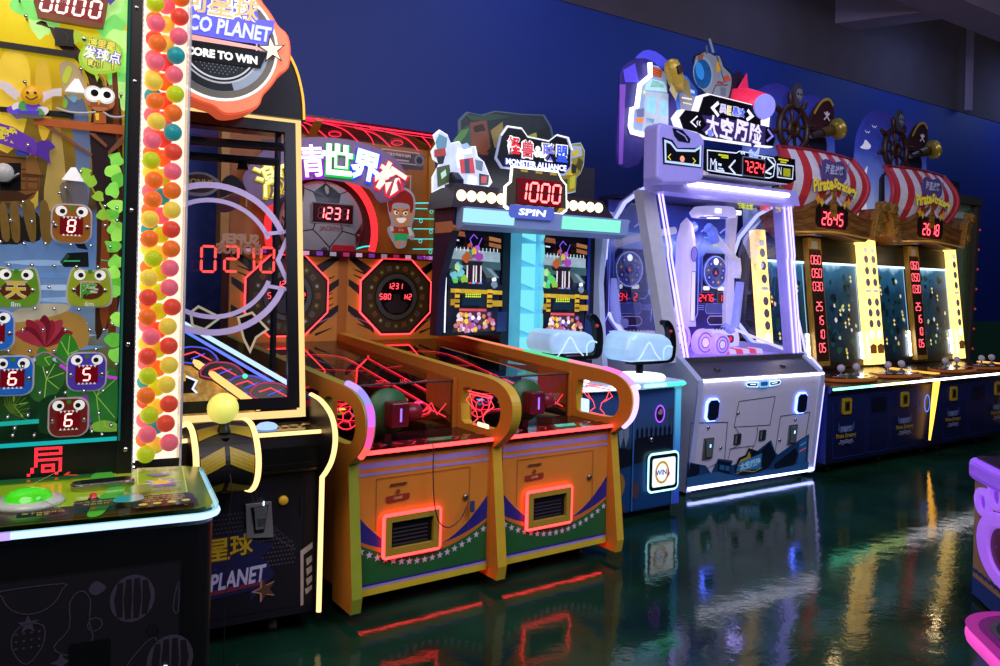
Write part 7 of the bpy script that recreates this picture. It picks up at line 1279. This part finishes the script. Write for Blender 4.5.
# red rocket nose with lilac end cap
g=G(); g.poly(q,[(0.877,3.618),(1.087,3.706),(1.199,3.631),(1.206,3.444),(0.911,3.403)],mt('#2a1c38',.4),h=-.05,thick=.02); g.build('rocket_dark_board',E)  # plain dark board behind the rocket
c0=(0.864,3.352); c1=(1.01,3.31); A_=V((c1[0]+.06,.62,c1[1]+.10)); B_=V((c1[0]-.03,.15,c1[1]-.02))
g=G(); d_=(B_-A_); g.tube([A_-d_*.10,A_+d_*.10,A_+d_*.40,A_+d_*.95],[.09,.145,.155,.115],mt('#e02a50',.35,glow=.65),n=20); rk=g.build('red_rocket',E)
g=G(); g.tube([A_+d_*.951,A_+d_*.99],[.112,.108],mt('#8a8af0',.3,glow=.75),n=20,sm=False); g.build('end_cap',rk)
g=G(); t=V((c1[0]+.06,.45,c1[1]+.36)); m=A_+d_*.25; g.add([m+V((-.06,0,.12)),m+V((.13,0,.04)),t],[(0,1,2)],mt('#c02a58',.35,glow=.5)); g.build('fin',rk)
g=G(); p=(1.082,3.166); g.lathe([(.0,0),(.085,.0),(.095,.15),(0,.15)],(p[0]-.01,.30,p[1]-.09),em('#f4f0ff',1.5),n=18); g.build('white_nozzle',E)
# ---------------------------------------------------------------- pirate machines (two of a kind, side by side)
WD=wood('ship_timber','#5a3414','#9a6428','X',5,r=.45); WD2=wood('carved_timber','#6a4416','#b0802c','X',9,r=.45,bump=.6); GOLD=wood('gilt_column','#8a641a','#b88a2c','Z',6,glow=.05); AMB=mt('#ffc468',.4,glow=2.6,nz=.25,sc=5)
NV=grad('sea_print','Z',0,.8,[(0,'#080c24'),(.5,'#10163e'),(1,'#141c4c')],glow=.04,sc=20,noise=.2)
REDS=mt('#c03038',.55,glow=.10); WHS=mt('#d8d0dc',.55,glow=.10); BRN=mt('#3a1f14',.45,nz=.3)
sea=grad('sea_screen','Z',.9,2.0,[(0,'#06141c'),(.3,'#0c2838'),(.7,'#123a52'),(.92,'#2a6a90'),(1,'#b0dcf0')],glow=.55,sc=5,noise=.14)
def pirate(loc,label,score,first):
    T=thing('pirate_arcade_machine',label,'arcade machine',loc,rad(34.4),'pirate machines along the blue wall')
    g=G(); g.box(.0,1.955,.02,.95,.10,.74,NV); g.box(.02,1.93,.08,.9,.06,.10,BK); g.build('cabinet',T)
    for x in (.15,1.0,1.8): 
        g=G(); g.lathe([(.0,-.02),(.04,-.02),(.04,.02),(0,.02)],(x,.12,.04),BK,'x',14); g.build('caster',T)
    g=G(); g.prism([(.0,.74),(-.03,.76),(-.03,.80),(.0,.812),(.95,.84),(.95,.74)],'x',.0,1.955,mt('#1c1512',.2,nz=.4)); g.build('counter',T)
    c=['#60e0b0','#c8e890','#f4f4ff'] if first else ['#f4f4ff','#ffffff','#f4f4ff']
    ls=None
    for q in range(3):
        g=G(); g.tube([(.01+q*.65,-.036,.785),(.01+(q+1)*.65,-.036,.785)],.011,em(c[q],7)); o=g.build('light_strip',T)
    # front: door outlines, coin boxes, emblems
    pl=PL((0,.0185,0)); g=G()
    for x0,x1 in ((.10,.62),(.66,1.02),(1.06,1.55)): g.line(pl,rrect(x0,.14,x1,.70,.02),.004,mt('#2c3a86',.4),True)
    g.quad(pl,.72,.52,.98,.66,mt('#080c20',.3)); 
    for x,z in ((.17,.25),(1.50,.52),(.14,.62)): g.disc(pl,x,z,.010,SCR)
    fp_=g.build('front_panel',T)
    for cx in (.30,1.30):
        g=G(); Y1=mt('#8a7420',.4,glow=.05)
        g.poly(pl,[(cx-.13,.40),(cx-.125,.47),(cx-.10,.43),(cx+.10,.43),(cx+.125,.47),(cx+.13,.40),(cx+.10,.37),(cx-.10,.37)],mt('#3c4a7a',.4)); g.text(pl,'海盗战略',cx,.40,.05,mt('#7a88b0',.4,glow=.05),bold=.02,w=.18); g.text(pl,'Pirate Strategy',cx,.335,.055,Y1,bold=.04,w=.32); g.line(pl,[(cx-.12,.27),(cx,.30),(cx+.12,.27)],.016,mt('#6a6a8a',.4)); g.line(pl,[(cx-.10,.30),(cx+.08,.26)],.012,mt('#7a7a94',.4)); g.line(pl,[(cx+.10,.30),(cx-.08,.26)],.012,mt('#7a7a94',.4)); g.build('emblem',fp_)
    for cx in (.30,1.30):
        g=G(); g.poly(pl,rrect(cx-.07,.535,cx+.07,.685,.02),mt('#9a7c16',.4,glow=.05),h=.014,thick=.014); b=g.build('coin_box',T); g=G(); g.poly(pl,rrect(cx-.04,.565,cx+.04,.655,.008),mt('#15120c',.3),h=.0146); g.line(pl,rrect(cx-.03,.575,cx+.03,.645,.006),.006,mt('#5a4a14',.3),True,h=.0152); g.build('slot',b)
    # glowing bolt over counter edge and down the front
    g=G(); pz=PL((0,-.038,0)); bx=1.725
    g.poly(pz,[(bx+.16,.79),(bx+.055,.79),(bx+.02,.55),(bx-.01,.17),(bx+.03,.30),(bx+.09,.52)],em('#ffb440',3.0),h=.0,thick=.02); bo=g.build('light_bolt',T)
    g=G(); pt=PL((0,0,.842),(1,0,0),(0,1,.03)); g.poly(pt,[(bx+.16,-.03),(bx+.05,-.03),(bx-.02,.16),(bx-.05,.42),(bx+.07,.42),(bx+.08,.18)],em('#ffb44c',1.5),h=.012,thick=.012); g.build('bolt_top',bo)
    g=G(); cc=(bx-.06,.55); g.line(pz,circ(cc[0],cc[1],.05,18,.085),.013,em('#4a80ff',1.6),True,h=-.017); g.build('blue_badge',T)
    # joystick pads
    for cx in (.62,1.44):
        g=G(); oval=circ(cx,.19,.37,30,.195); g.prism(oval,'z',.825,.850,mt('#b0602a',.35,glow=.12)); pd_=g.build('joystick_pad',T)
        g=G(); g.prism(circ(cx,.195,.34,30,.17),'z',.851,.856,mt('#140f10',.2,nz=.4)); 
        rn=random.Random(int(cx*100))
        for q in range(10): a=rn.random()*6.28; g.prism(blob(cx+.22*cos(a),.19+.10*sin(a),.035,7,.4,seed=q,ry=.02),'z',.8565,.8575,mt(rn.choice(['#a02030','#c8b8b0','#3a2a5a','#8a8a94','#c04050']),.3,glow=.35))
        g.build('pad_print',pd_)
        for dx,dy in ((-.13,.20),(.16,.22)):
            g=G(); g.lathe([(.035,0),(.03,.012),(.010,.02),(.009,.06),(0,.06)],(cx+dx,dy,.856),mt('#9a98a0',.25,.7),n=12); js_=g.build('joystick',pd_)
            g=G(); g.ball((cx+dx,dy,.935),.036,mt('#9a90a8',.25,glow=.2),n=14); g.build('knob',js_)
    # leaning play field: y grows with height
    Y=lambda z:.74+(z-.87)*.115
    upz=V((0,.115,1)).normalized(); pf=PL((0,Y(.87),.87),(1,0,0),upz); ZZ=lambda z:(z-.87)*1.0066
    g=G(); g.add([(x,Y(z)+d,z) for x in (.05,1.93) for z in (.84,2.26) for d in (.03,.35)],[(0,1,3,2),(4,6,7,5),(0,4,5,1),(2,3,7,6),(0,2,6,4),(1,5,7,3)],mt('#1c1208',.4)); g.build('play_cabinet',T)
    def slab(name,x0,x1,z0,z1,h,th,ma,par=T):
        g=G(); g.poly(pf,[(x0,ZZ(z0)),(x1,ZZ(z0)),(x1,ZZ(z1)),(x0,ZZ(z1))],ma,h=h,thick=th); return g.build(name,par)
    for wx0,wx1 in ((.15,.83),(1.08,1.80)):
        g=G(); g.poly(pf,[(wx0,ZZ(.90)),(wx1,ZZ(.90)),(wx1,ZZ(1.97)),(wx0,ZZ(1.97))],sea,h=-.015)
        rn=random.Random(int(wx0*50)+(7 if first else 3))
        for q in range(52):
            x=wx0+.05+rn.random()*(wx1-wx0-.12); z=.95+rn.random()*.92; k=q%8
            if k==0: g.poly(pf,star(x,ZZ(z),.024,.012,4),em('#ffe060',1.0),h=-.013); g.poly(pf,blob(x,ZZ(z)-.045,.016,6,.3,seed=q),mt('#e8d8a0',.3,glow=.8),h=-.0125)
            elif k==1: g.poly(pf,blob(x,ZZ(z),.022,7,.4,seed=q),mt(rn.choice(['#a0b8a0','#d8d0c0','#c8b860']),.3,glow=.7),h=-.013)
            else: g.poly(pf,blob(x,ZZ(z),.02+.03*rn.random(),6,.5,seed=q),mt(rn.choice(['#163a2c','#0a2030','#1c4a5a','#24503a','#0a1218']),.3,glow=.35),h=-.014)
        s_=g.build('sea_screen',T)
        g=G(); g.line(pf,[(wx0+.01,ZZ(1.965)),(wx1-.01,ZZ(1.965))],.022,em('#d8f4ff',2.2),h=.002); g.build('screen_light',s_); g=G(); g.line(pf,[(wx1-.045,ZZ(.93)),(wx1-.045,ZZ(1.22))],.05,em('#f0f8ff',12),h=.002); g.line(pf,[(wx1-.05,ZZ(1.22)),(wx1-.05,ZZ(1.93))],.012,em('#a0d0f0',1.2),h=.002); g.build('screen_light',s_); g=G(); g.line(pf,[(wx0+.03,ZZ(.93)),(wx0+.03,ZZ(1.15))],.012,em('#90c8f0',1.0),h=.002); g.build('screen_light',s_)
        g=G(); g.poly(pf,[(wx0,ZZ(1.985)),(wx1,ZZ(1.985)),(wx1,ZZ(2.20)),(wx0,ZZ(2.20))],mt('#2a240c',.4,glow=.06),h=-.005); cx=(wx0+wx1)/2
        g.poly(pf,[(cx-.20,ZZ(2.05)),(cx+.2,ZZ(2.05)),(cx+.2,ZZ(2.09)),(cx+.12,ZZ(2.10)),(cx+.2,ZZ(2.11)),(cx+.2,ZZ(2.15)),(cx-.2,ZZ(2.15)),(cx-.2,ZZ(2.11)),(cx-.12,ZZ(2.10)),(cx-.2,ZZ(2.09))],mt('#0a0a08',.4),h=-.004); g.build('window_header',T)
    # columns: gilt centre with prize numbers, amber side columns with round windows
    cc=slab('centre_column',.84,1.07,.88,2.22,.05,.06,GOLD)
    g=G(); g.poly(pf,[(.85,ZZ(.93)),(1.06,ZZ(.93)),(1.06,ZZ(2.10)),(.85,ZZ(2.10))],mt('#3a2210',.4,nz=.4),h=.0506); 
    for k,t in enumerate(('060','050','030','25','15','10','05')):
        z=(1.99,1.85,1.71,1.50,1.355,1.21,1.07)[k]; w=.19 if k<3 else .13; x=.955
        g.quad(pf,x-w/2,ZZ(z)-.055,x+w/2,ZZ(z)+.055,mt('#2c0408',.3,glow=.3),h=.0515); g.seg7(pf,t,x,ZZ(z),.088,em('#ff5560',4),None,pitch=.060,h=.0525,slant=.06,wt=.09)
    g.poly(pf,[(.90,ZZ(2.11)),(1.01,ZZ(2.11)),(1.01,ZZ(2.19)),(.90,ZZ(2.19))],mt('#9a948c',.4,glow=.1),h=.051); g.disc(pf,.955,ZZ(1.61),.016,SCR,h=.051); g.disc(pf,.955,ZZ(2.06),.014,SCR,h=.051); g.build('number_strip',cc)
    for x0,x1 in ((.0,.135),(1.82,1.955)):
        sc=slab('side_column',x0,x1,.86,2.26,.06,.09,AMB)
        g=G(); mx=(x0+x1)/2; 
        for k,z in enumerate((2.03,1.90,1.77,1.55,1.43,1.31,1.19)):
            gg=G(); gg.poly(pf,circ(mx,ZZ(z),.042,20,.045),mt('#7a7488',.35,glow=.25) if k<6 else em('#e0e8ff',2.0),h=.0608,thick=.003); gg.build('round_window',sc)
        for dx in (-.01,): g.poly(pf,rrect(mx+dx-.03,ZZ(2.10),mx+dx+.05,ZZ(2.16),.01),mt('#e8e0d0',.4,glow=.8),h=.0608)
        g.build('column_print',sc); g=G(); g.poly(pf,rrect(mx-.06,ZZ(1.66),mx+.05,ZZ(1.69),.01),mt('#d8d0c8',.4,glow=.7),h=.0608); g.build('column_print',sc); g=G(); g.poly(pf,[(mx-.06,ZZ(.98)),(mx+.06,ZZ(.98)),(mx+.07,ZZ(1.07)),(mx+.0,ZZ(1.09)),(mx-.07,ZZ(1.06))],mt('#8a5a24',.4,glow=.3),h=.0608); g.build('column_print',sc)
    g=G(); g.prism([(1.955,.0),(1.99,.0)],'z',0,1,WD) if 0 else None
    # curved eaves board of the ship with scroll ends
    def zq(x): return abs(x-.98)
    top=[(.10,2.60),(.03,2.53),(.08,2.46)]+[(.20,2.46),(.42,2.47),(.64,2.54),(.82,2.63),(.92,2.68),(.98,2.71),(1.04,2.68),(1.14,2.63),(1.32,2.54),(1.54,2.47),(1.76,2.46)]+[(1.88,2.46),(1.93,2.53),(1.86,2.60)]
    bot=[(1.80,2.30),(1.62,2.21),(1.35,2.23),(1.15,2.26),(.98,2.27),(.81,2.26),(.61,2.23),(.34,2.21),(.16,2.30)]
    g=G(); g.prism(top+bot,'y',.66,.90,WD); ev=g.build('ship_eaves',T,.012,2)
    g=G(); g.prism([(.93,2.44),(.95,2.72),(.98,2.76),(1.01,2.72),(1.03,2.44)],'y',.63,.68,WD2); 
    pg=PL((0,.659,0))
    for s in (-1,1):
        for k in range(3): g.line(pg,[(.98+s*.07,2.62-k*.09),(.98+s*.45,2.47-k*.07),(.98+s*.78,2.42-k*.07)],.006,mt('#3a200c',.5),h=.001)
    g.build('ridge_post',ev)
    for s in (-1,1):
        ex=.98+s*.86; g=G(); g.prism([(ex-s*.16,2.24),(ex-s*.02,2.30),(ex+s*.03,2.48),(ex+s*.10,2.60),(ex+s*.06,2.68),(ex-s*.0,2.66),(ex+s*.0,2.60),(ex-s*.08,2.54),(ex-s*.12,2.40)],'y',.60,.70,WD2); g.lathe([(.0,0),(.055,0),(.055,.05),(0,.05)],(ex+s*.03,.62,2.60),WD2,'y',12); g.lathe([(.0,0),(.05,0),(.05,.04),(0,.04)],(ex-s*.06,.62,2.36),WD2,'y',12); g.build('scroll',ev,.01)
    g=G(); g.tube(smooth([(.20,.652,2.25),(.6,.652,2.27),(.98,.652,2.29),(1.36,.652,2.27),(1.78,.652,2.24)],4,False),.010,mt('#c8a050',.3,.5,glow=.15)); g.build('gilt_edge',ev)
    g=G(); pg=PL((0,.655,0)); g.poly(pg,cham(.70,2.32,1.26,2.56,.05),mt('#1a0f0a',.4),h=.004,thick=.01); g.build('score_plate',ev)
    seg_display(ev,'score_display',PL((0,.652,0)),score,.98,2.42,.125,w=.42,fh=.19,on=em('#ff4a55',4),slant=.12,off='#3a060c',bgc='#3a0810')
    # billowing striped sail with its lettering
    N_=11; ROWS=12
    def sp(u,v):
        x=.32+1.30*u; z=2.48+.66*v; bulge=.16*sin(PI*min(1,max(0,v)))
        x+=(u-.5)*.16*sin(PI*v)-.08*(1-v)*(1 if u<.5 else .0)*0+.03*(v-.5); return (x,.86-bulge-.05*sin(PI*u),z-.03*u*(1-v)*0-.04*(u-.5)**2)
    g=G()
    for k in range(N_):
        for r_ in range(ROWS):
            for q in range(2):
                u0=(k+q/2)/N_; u1=(k+(q+1)/2)/N_; v0=r_/ROWS; v1=(r_+1)/ROWS
                g.add([sp(u0,v0),sp(u1,v0),sp(u1,v1),sp(u0,v1)],[(0,1,2,3)],REDS if k%2==0 else WHS,True)
    sl_=g.build('striped_sail',T)
    g=G()
    for u in (0,1): g.tube([sp(u,v/12) for v in range(13)],.028,mt('#b02838',.5,glow=.08),n=8)
    g.tube([sp(u/8,1) for u in range(9)],.02,mt('#a02838',.5),n=8); g.build('sail_edge',sl_)
    ps=PL((.98,.64,2.78),(1,0,0),(0,-.02,1)); Y1=mt('#d8c030',.4,glow=.35); PU=mt('#5a4a8a',.4,glow=.12)
    g=G(); g.poly(ps,smooth([(-.20,.04),(-.22,.20),(-.16,.25),(-.02,.23),(.12,.25),(.20,.18),(.18,.04)],3),PU,h=.0,thick=.006); g.poly(ps,[(-.22,.16),(-.27,.30),(-.25,.18)],mt('#9a90b8',.4),h=.0); g.poly(ps,[(.20,.14),(.26,.28),(.24,.14)],mt('#9a90b8',.4),h=.0)
    g.text(ps,'海盗战略',-.01,.15,.12,mt('#2c2a5a',.4),bold=.09,w=.35,h=.004); g.text(ps,'海盗战略',-.01,.152,.105,mt('#b0b0d8',.4,glow=.25),bold=.02,w=.33,h=.006)
    for t,cx,cz,rr in (('Pirate',-.20,-.015,.16),('Strategy',.19,-.03,-.16)):
        g.text(ps,t,cx,cz,.145,mt('#5a5a7a',.4,glow=.1),bold=.13,w=.36 if t=='Pirate' else .46,rot=rr,h=.008); g.text(ps,t,cx,cz,.135,Y1,bold=.04,w=.34 if t=='Pirate' else .44,rot=rr,h=.011)
    LS=mt('#b8a8d0',.4,glow=.2)
    for s in (-1,1): g.poly(ps,[(s*-.16,-.19),(s*-.13,-.22),(s*.05,-.09),(s*.02,-.07)],LS,h=.003); g.poly(ps,star(s*.27,-.17,.06,.03,4),mt('#d08a30',.4,glow=.2),h=.002); g.poly(ps,star(s*-.20,-.20,.05,.025,4),mt('#c0a040',.4,glow=.2),h=.0025)
    g.build('sail_logo',sl_)
    # rounded sky board behind, clouds and gulls
    SKY=grad('sky_board','Z',2.3,3.8,[(0,'#7a90c8'),(.2,'#a8b8e0'),(.45,'#6a80d0'),(.7,'#3444a8'),(1,'#2c2a80')],glow=.35,sc=4,noise=.06)
    g=G(); pb=PL((0,1.06,0)); sky=[(.10,2.26),(.04,2.9),(.06,3.25)]+smooth([(.06,3.25),(.10,3.50),(.28,3.74),(.55,3.84),(.80,3.78),(.92,3.74),(1.10,3.80),(1.32,3.78),(1.50,3.62),(1.56,3.40)],3,False)+[(1.60,3.0),(1.60,2.26)]
    g.poly(pb,sky,SKY,h=.03,thick=.05); sb_=g.build('sky_board',T)
    g=G()
    for P,c in (([(.06,3.0),(.12,3.10),(.18,3.06),(.26,3.14),(.24,2.98),(.30,2.90),(.22,2.78),(.28,2.6),(.10,2.5),(.09,2.8)],'#d8dcf0'),([(.10,3.34),(.16,3.38),(.20,3.44),(.26,3.42),(.32,3.38),(.28,3.34),(.18,3.33)],'#d8d8f0')): g.poly(pb,smooth(P,3),mt(c,.5,glow=.45),h=.032); g.build('cloud',sb_); g=G()
    for cx,cz in ((.38,3.60),(.24,3.52)): g.line(pb,[(cx-.05,cz+.03),(cx-.02,cz+.005),(cx,cz+.02),(cx+.02,cz+.005),(cx+.05,cz+.03)],.010,mt('#c8c8e8',.5,glow=.4),h=.033); g.build('gull',sb_); g=G()
    g.poly(pb,[(.09,2.32),(.12,2.50),(.20,2.42),(.28,2.52),(.34,2.40),(.4,2.36)],mt('#7a90d0',.5,glow=.35),h=.0325); g.build('ice_peaks',sb_)
    g=G(); g.poly(PL((0,.90,0)),[(.34,2.46),(.34,2.98),(.40,3.05),(.44,2.46)],mt('#14121e',.5),h=0,thick=.03); g.build('mast_dark_board',sb_)  # plain dark strip at the left of the sail
    # ship's wheel
    wc=V((.66,.92,3.36)); g=G(); n=30; R=.235
    for rr,w in ((R,.035),(R*.30,.035)): g.tube([wc+V((rr*cos(2*PI*i/n),0,rr*sin(2*PI*i/n))) for i in range(n)],w,BRN,True,n=8)
    wh=g.build('ship_wheel',T)
    for q in range(8):
        a=2*PI*q/8+.2; d=V((cos(a),0,sin(a))); g=G(); g.tube([wc+d*R*.2,wc+d*R*1.1,wc+d*R*1.2,wc+d*R*1.55,wc+d*R*1.62],[.018,.018,.030,.024,.012],BRN,n=8); g.build('spoke',wh)
    g=G(); g.lathe([(0,-.05),(.05,-.045),(.06,0),(0,.0)],wc,mt('#4a2a18',.4),'y',16); g.build('wheel_hub',wh)
    # skull with eyepatch on top, captain's hat, telescope
    g=G(); pk=PL((0,.90,0)); g.poly(pk,smooth([(.62,3.66),(.60,3.76),(.66,3.83),(.74,3.80),(.76,3.72),(.72,3.64),(.70,3.58),(.64,3.58)],3),mt('#4a4450',.4),h=.02,thick=.03); g.poly(pk,smooth([(.64,3.70),(.66,3.77),(.73,3.77),(.74,3.70),(.70,3.65)],3),mt('#7a7a88',.4,glow=.08),h=.022); g.disc(pk,.67,3.72,.014,mt('#0a0a10'),h=.0225); g.disc(pk,.72,3.72,.014,mt('#0a0a10'),h=.0225); g.line(pk,[(.67,3.67),(.71,3.67)],.008,mt('#0a0a10'),h=.0225); g.build('skull_figure',T)
    g=G(); hp=smooth([(.90,3.40),(.98,3.56),(1.10,3.70),(1.24,3.76),(1.32,3.70),(1.34,3.56),(1.30,3.42),(1.20,3.36),(1.05,3.38)],3); g.poly(pk,hp,mt('#3a1418',.5,nz=.3),h=.0,thick=.05); ht=g.build('captain_hat',T)
    g=G(); g.line(pk,smooth([(.98,3.56),(1.10,3.70),(1.24,3.75),(1.32,3.69)],4,False),.03,mt('#a88a3a',.4,glow=.08),h=.004); 
    for s in (-1,1): g.line(pk,[(1.21-s*.05,3.60),(1.21+s*.05,3.52)],.016,mt('#c8c0c8',.4,glow=.15),h=.003)
    g.disc(pk,1.21,3.59,.025,mt('#c8c0c8',.4,glow=.15),h=.004); g.build('hat_trim',ht)
    g=G(); a=V((.86,.84,3.30)); b=V((1.22,.76,3.41)); d=b-a; g.tube([a,a+d*.35],[.035,.04],mt('#6a5a5a',.35,.4),n=14); g.tube([a+d*.36,a+d*.72],[.05,.058],mt('#8a6a34',.35,.4),n=14); g.tube([a+d*.73,a+d*.93,a+d*.94,b],[.065,.085,.115,.115],mt('#a08a3a',.3,.5,glow=.05),n=18); tl_=g.build('telescope',T)
    g=G(); g.tube([b,b+d.normalized()*.006],[.095,.093],mt('#5a6a8a',.15,glow=.15),n=18); g.build('lens',tl_)
    g=G(); g.poly(pk,smooth([(.92,3.22),(.98,3.36),(1.06,3.40),(1.20,3.36),(1.26,3.24),(1.2,3.12),(1.0,3.12)],3),mt('#1c1a30',.5,nz=.4),h=-.02,thick=.03); g.build('pirate_coat',T)
    if first: g=G(); x,y,z=1.58,.72,2.50; g.lathe([(.0,.16),(.05,.14),(.065,.06),(.07,0),(0,0)],(1.66,.9,2.46),em('#e83a70',1.0),n=14); g.lathe([(.075,0),(.075,-.05),(0,-.05)],(1.66,.9,2.46),BLK,n=14); g.build('red_beacon',T)
    return T
Pa=pirate(tuple(wp(.08,0,0)),'pirate machine with striped sail directly beside the white space machine, score 2645','2645',True)
Pbm=pirate(tuple(wp(2.045,0,0)),'pirate machine with striped sail at the right end of the row, score 2618','2618',False)
for k in range(2):
    o=wp(.98+1.965*k,.45,2.15); lamp('column_glow','POINT',o,2.0,(1,.72,.35),.04)
# tall pale cabinet beyond the pirate machines
K=thing('display_cabinet','tall pale green cabinet behind the right-hand pirate machine, narrowing downward','cabinet',tuple(wp(4.62,1.25,0)),WA)
PG=mt('#7a8a70',.5,glow=.05); PD=mt('#4a4238',.5)
g=G(); g.prism([(.05,.0),(.68,.0),(.86,2.92),(.0,2.92)],'y',.10,.5,PG); g.build('back_panel',K)
for P in ([(.64,.0),(.70,.0),(.92,3.0),(.84,3.0)],[(.05,.0),(.10,.0),(.06,3.0),(-.02,3.0)]): g=G(); g.prism(P,'y',.0,.5,PD); g.build('side_frame',K)
g=G(); g.box(-.02,.92,-.02,.5,2.92,3.03,PD); g.build('top_frame',K)
g=G(); g.prism([(.62,.1),(.64,.1),(.80,2.85),(.66,2.85)],'y',.06,.10,mt('#5c7046',.5)); g.build('green_stripe',K)
g=G(); g.box(.30,.74,.03,.09,2.72,2.80,mt('#a8b0a8',.4,glow=.1)); g.build('label_strip',K)
for q in range(7):
    g=G(); z=.9+q*.28; x=.70+.075*z; g.lathe([(.018,0),(.012,.012),(0,.014)],(x,-.001,z),em('#b03a40',.8),'y',8); g.build('side_lamp',K)
kb=G(); kb.box(.20,.50,.10,.30,0,.20,mt('#15141a',.5)); q_=PL((0,.099,0)); [kb.quad(q_,.24+k*.08,.05,.29+k*.08,.12,mt('#4a443a',.4),h=.001) for k in range(3)]
kb=kb.build('control_box'); kb.location=wp(4.62,1.25,3.032); kb.rotation_euler=(0,0,WA); tag(kb,'small black box lying on top of the tall pale green cabinet','box')
# ---------------------------------------------------------------- paw machine and magenta-rimmed machine at the right edge
Wm=thing('paw_arcade_machine','tan arcade machine with glowing violet paw print, cut off at the right edge','arcade machine',(2.68,4.49,0),rad(-98.9))
TAN=mt('#a07a58',.5,nz=.08,glow=.06); PUR=mt('#8a4ce8',.3,glow=.5,nz=.1)
pw_=[(.0,.05),(.09,.0),(.60,.0),(.60,.9),(.0,.9)]
g=G(); g.prism([(.06,.03),(.12,.02),(.60,.02),(.60,.9),(.06,.9)],'z',.0,.03,BK); g.prism([(.012,.02),(.03,.0),(.82,.0),(.82,.95),(.012,.95)],'z',.02,.66,TAN); g.build('cabinet',Wm)
pl=PL((0,-.0008,0)); g=G(); BL=mt('#1c3e94',.45)
g.quad(pl,.03,.02,.82,.12,BL); g.line(pl,[(.03,.165)]+[(.03+q*.03,.165-.010*(q%2)) for q in range(1,26)],.018,BL)
rn=random.Random(3)
for q in range(26): 
    x,z=.10+rn.random()*.5,.22+rn.random()*.42; g.poly(pl,circ(x,z,.006,6),mt('#b8a8c0',.5,glow=.1))
g.build('front_panel',Wm)
g=G(); g.prism(rrect(-.02,-.035,.86,1.0,.07),'z',.66,.775,PUR); g.build('lit_rim',Wm,.03,3)
g=G(); g.prism(rrect(.01,.0,.83,.97,.05),'z',.7755,.785,mt('#2a1c24',.2,nz=.4)); q=PL((0,0,.786),(1,0,0),(0,1,0)); g.poly(q,blob(.15,.12,.05,8,.3,seed=2),mt('#5a4a6a',.3),h=.0); g.line(q,[(.1,.2),(.3,.1),(.5,.25)],.01,mt('#7a6a80',.3),h=.001); g.build('top_print',Wm)
# paw outline: one pad and toes, tubes of light
PT=mt('#a866f8',.3,glow=.62,nz=.1)
def loop(name,cx,cz,rx,rz,hx,hz,par,th=.022):
    g=G(); g.prism(circ(cx,cz,rx,28,rz),'y',-th,.0,PT,holes=[circ(cx,cz,hx,28,hz)]); return g.build(name,par,.01,3)
pwp=loop('paw_print',.40,.37,.29,.19,.155,.115,Wm)
for cx,cz in ((.17,.565),(.32,.635),(.48,.635),(.63,.565)):
    t_=loop('toe',cx,cz,.095,.075,.045,.04,pwp); g=G(); g.poly(PL((cx,-.004,cz)),circ(0,0,.045,14,.04),mt('#7a3ad0',.3,glow=.4),h=.0); g.build('toe_pad',t_)
g=G(); g.poly(PL((.40,-.004,.37)),circ(0,0,.155,24,.115),mt('#5a1838',.3,glow=.18,nz=.6,sc=60),h=.0); g.build('pad_window',pwp)
#
N_=thing('round_rim_machine','dark-topped machine with magenta light rim in the bottom right corner','arcade machine',(1.375,2.40,0),rad(-98.9))
g=G(); body=rrect(.05,.05,.60,.70,.12); g.prism(body,'z',.0,.685,mt('#c8b8b0',.45)); g.build('cabinet',N_)
g=G(); g.prism(rrect(.0,-.01,.66,.76,.16,8),'z',.70,.75,mt('#f050c8',.3,glow=.75)); g.build('lit_rim',N_,.02,3)
g=G(); q=PL((0,0,.752),(1,0,0),(0,1,0)); g.poly(q,rrect(.0,-.01,.66,.76,.16,8),mt('#8a1a70',.3,glow=.35),h=0); g.poly(q,rrect(.03,.02,.63,.73,.14,8),mt('#5a0c50',.25,glow=.2),h=.001); g.poly(q,rrect(.055,.045,.605,.705,.12,8),mt('#3a3238',.25),h=.002); g.poly(q,rrect(.07,.06,.59,.69,.11,8),mt('#171216',.2),h=.003)
g.poly(q,star(.13,.14,.03,.012,5),mt('#7a6a78',.3),h=.004)
g.line(q,rrect(.11,.20,.40,.6,.05),.012,mt('#6a4a66',.3),True,h=.004)
for k in range(6): g.line(q,[(.15,.24+k*.05),(.35,.24+k*.05)],.008,mt('#8a2a74',.3,glow=.1),h=.004)
for k in range(4): g.line(q,[(.16+k*.06,.22),(.16+k*.06,.54)],.008,mt('#6a2a60',.3,glow=.1),h=.0045)
g.build('top_print',N_)
g=G(); g.lathe([(.0,0),(.05,.01),(.06,.05),(.05,.09),(0,.10)],(.09,-.005,.52),mt('#6a3ad0',.3,glow=.5),'y',18); g.build('violet_lamp',N_)
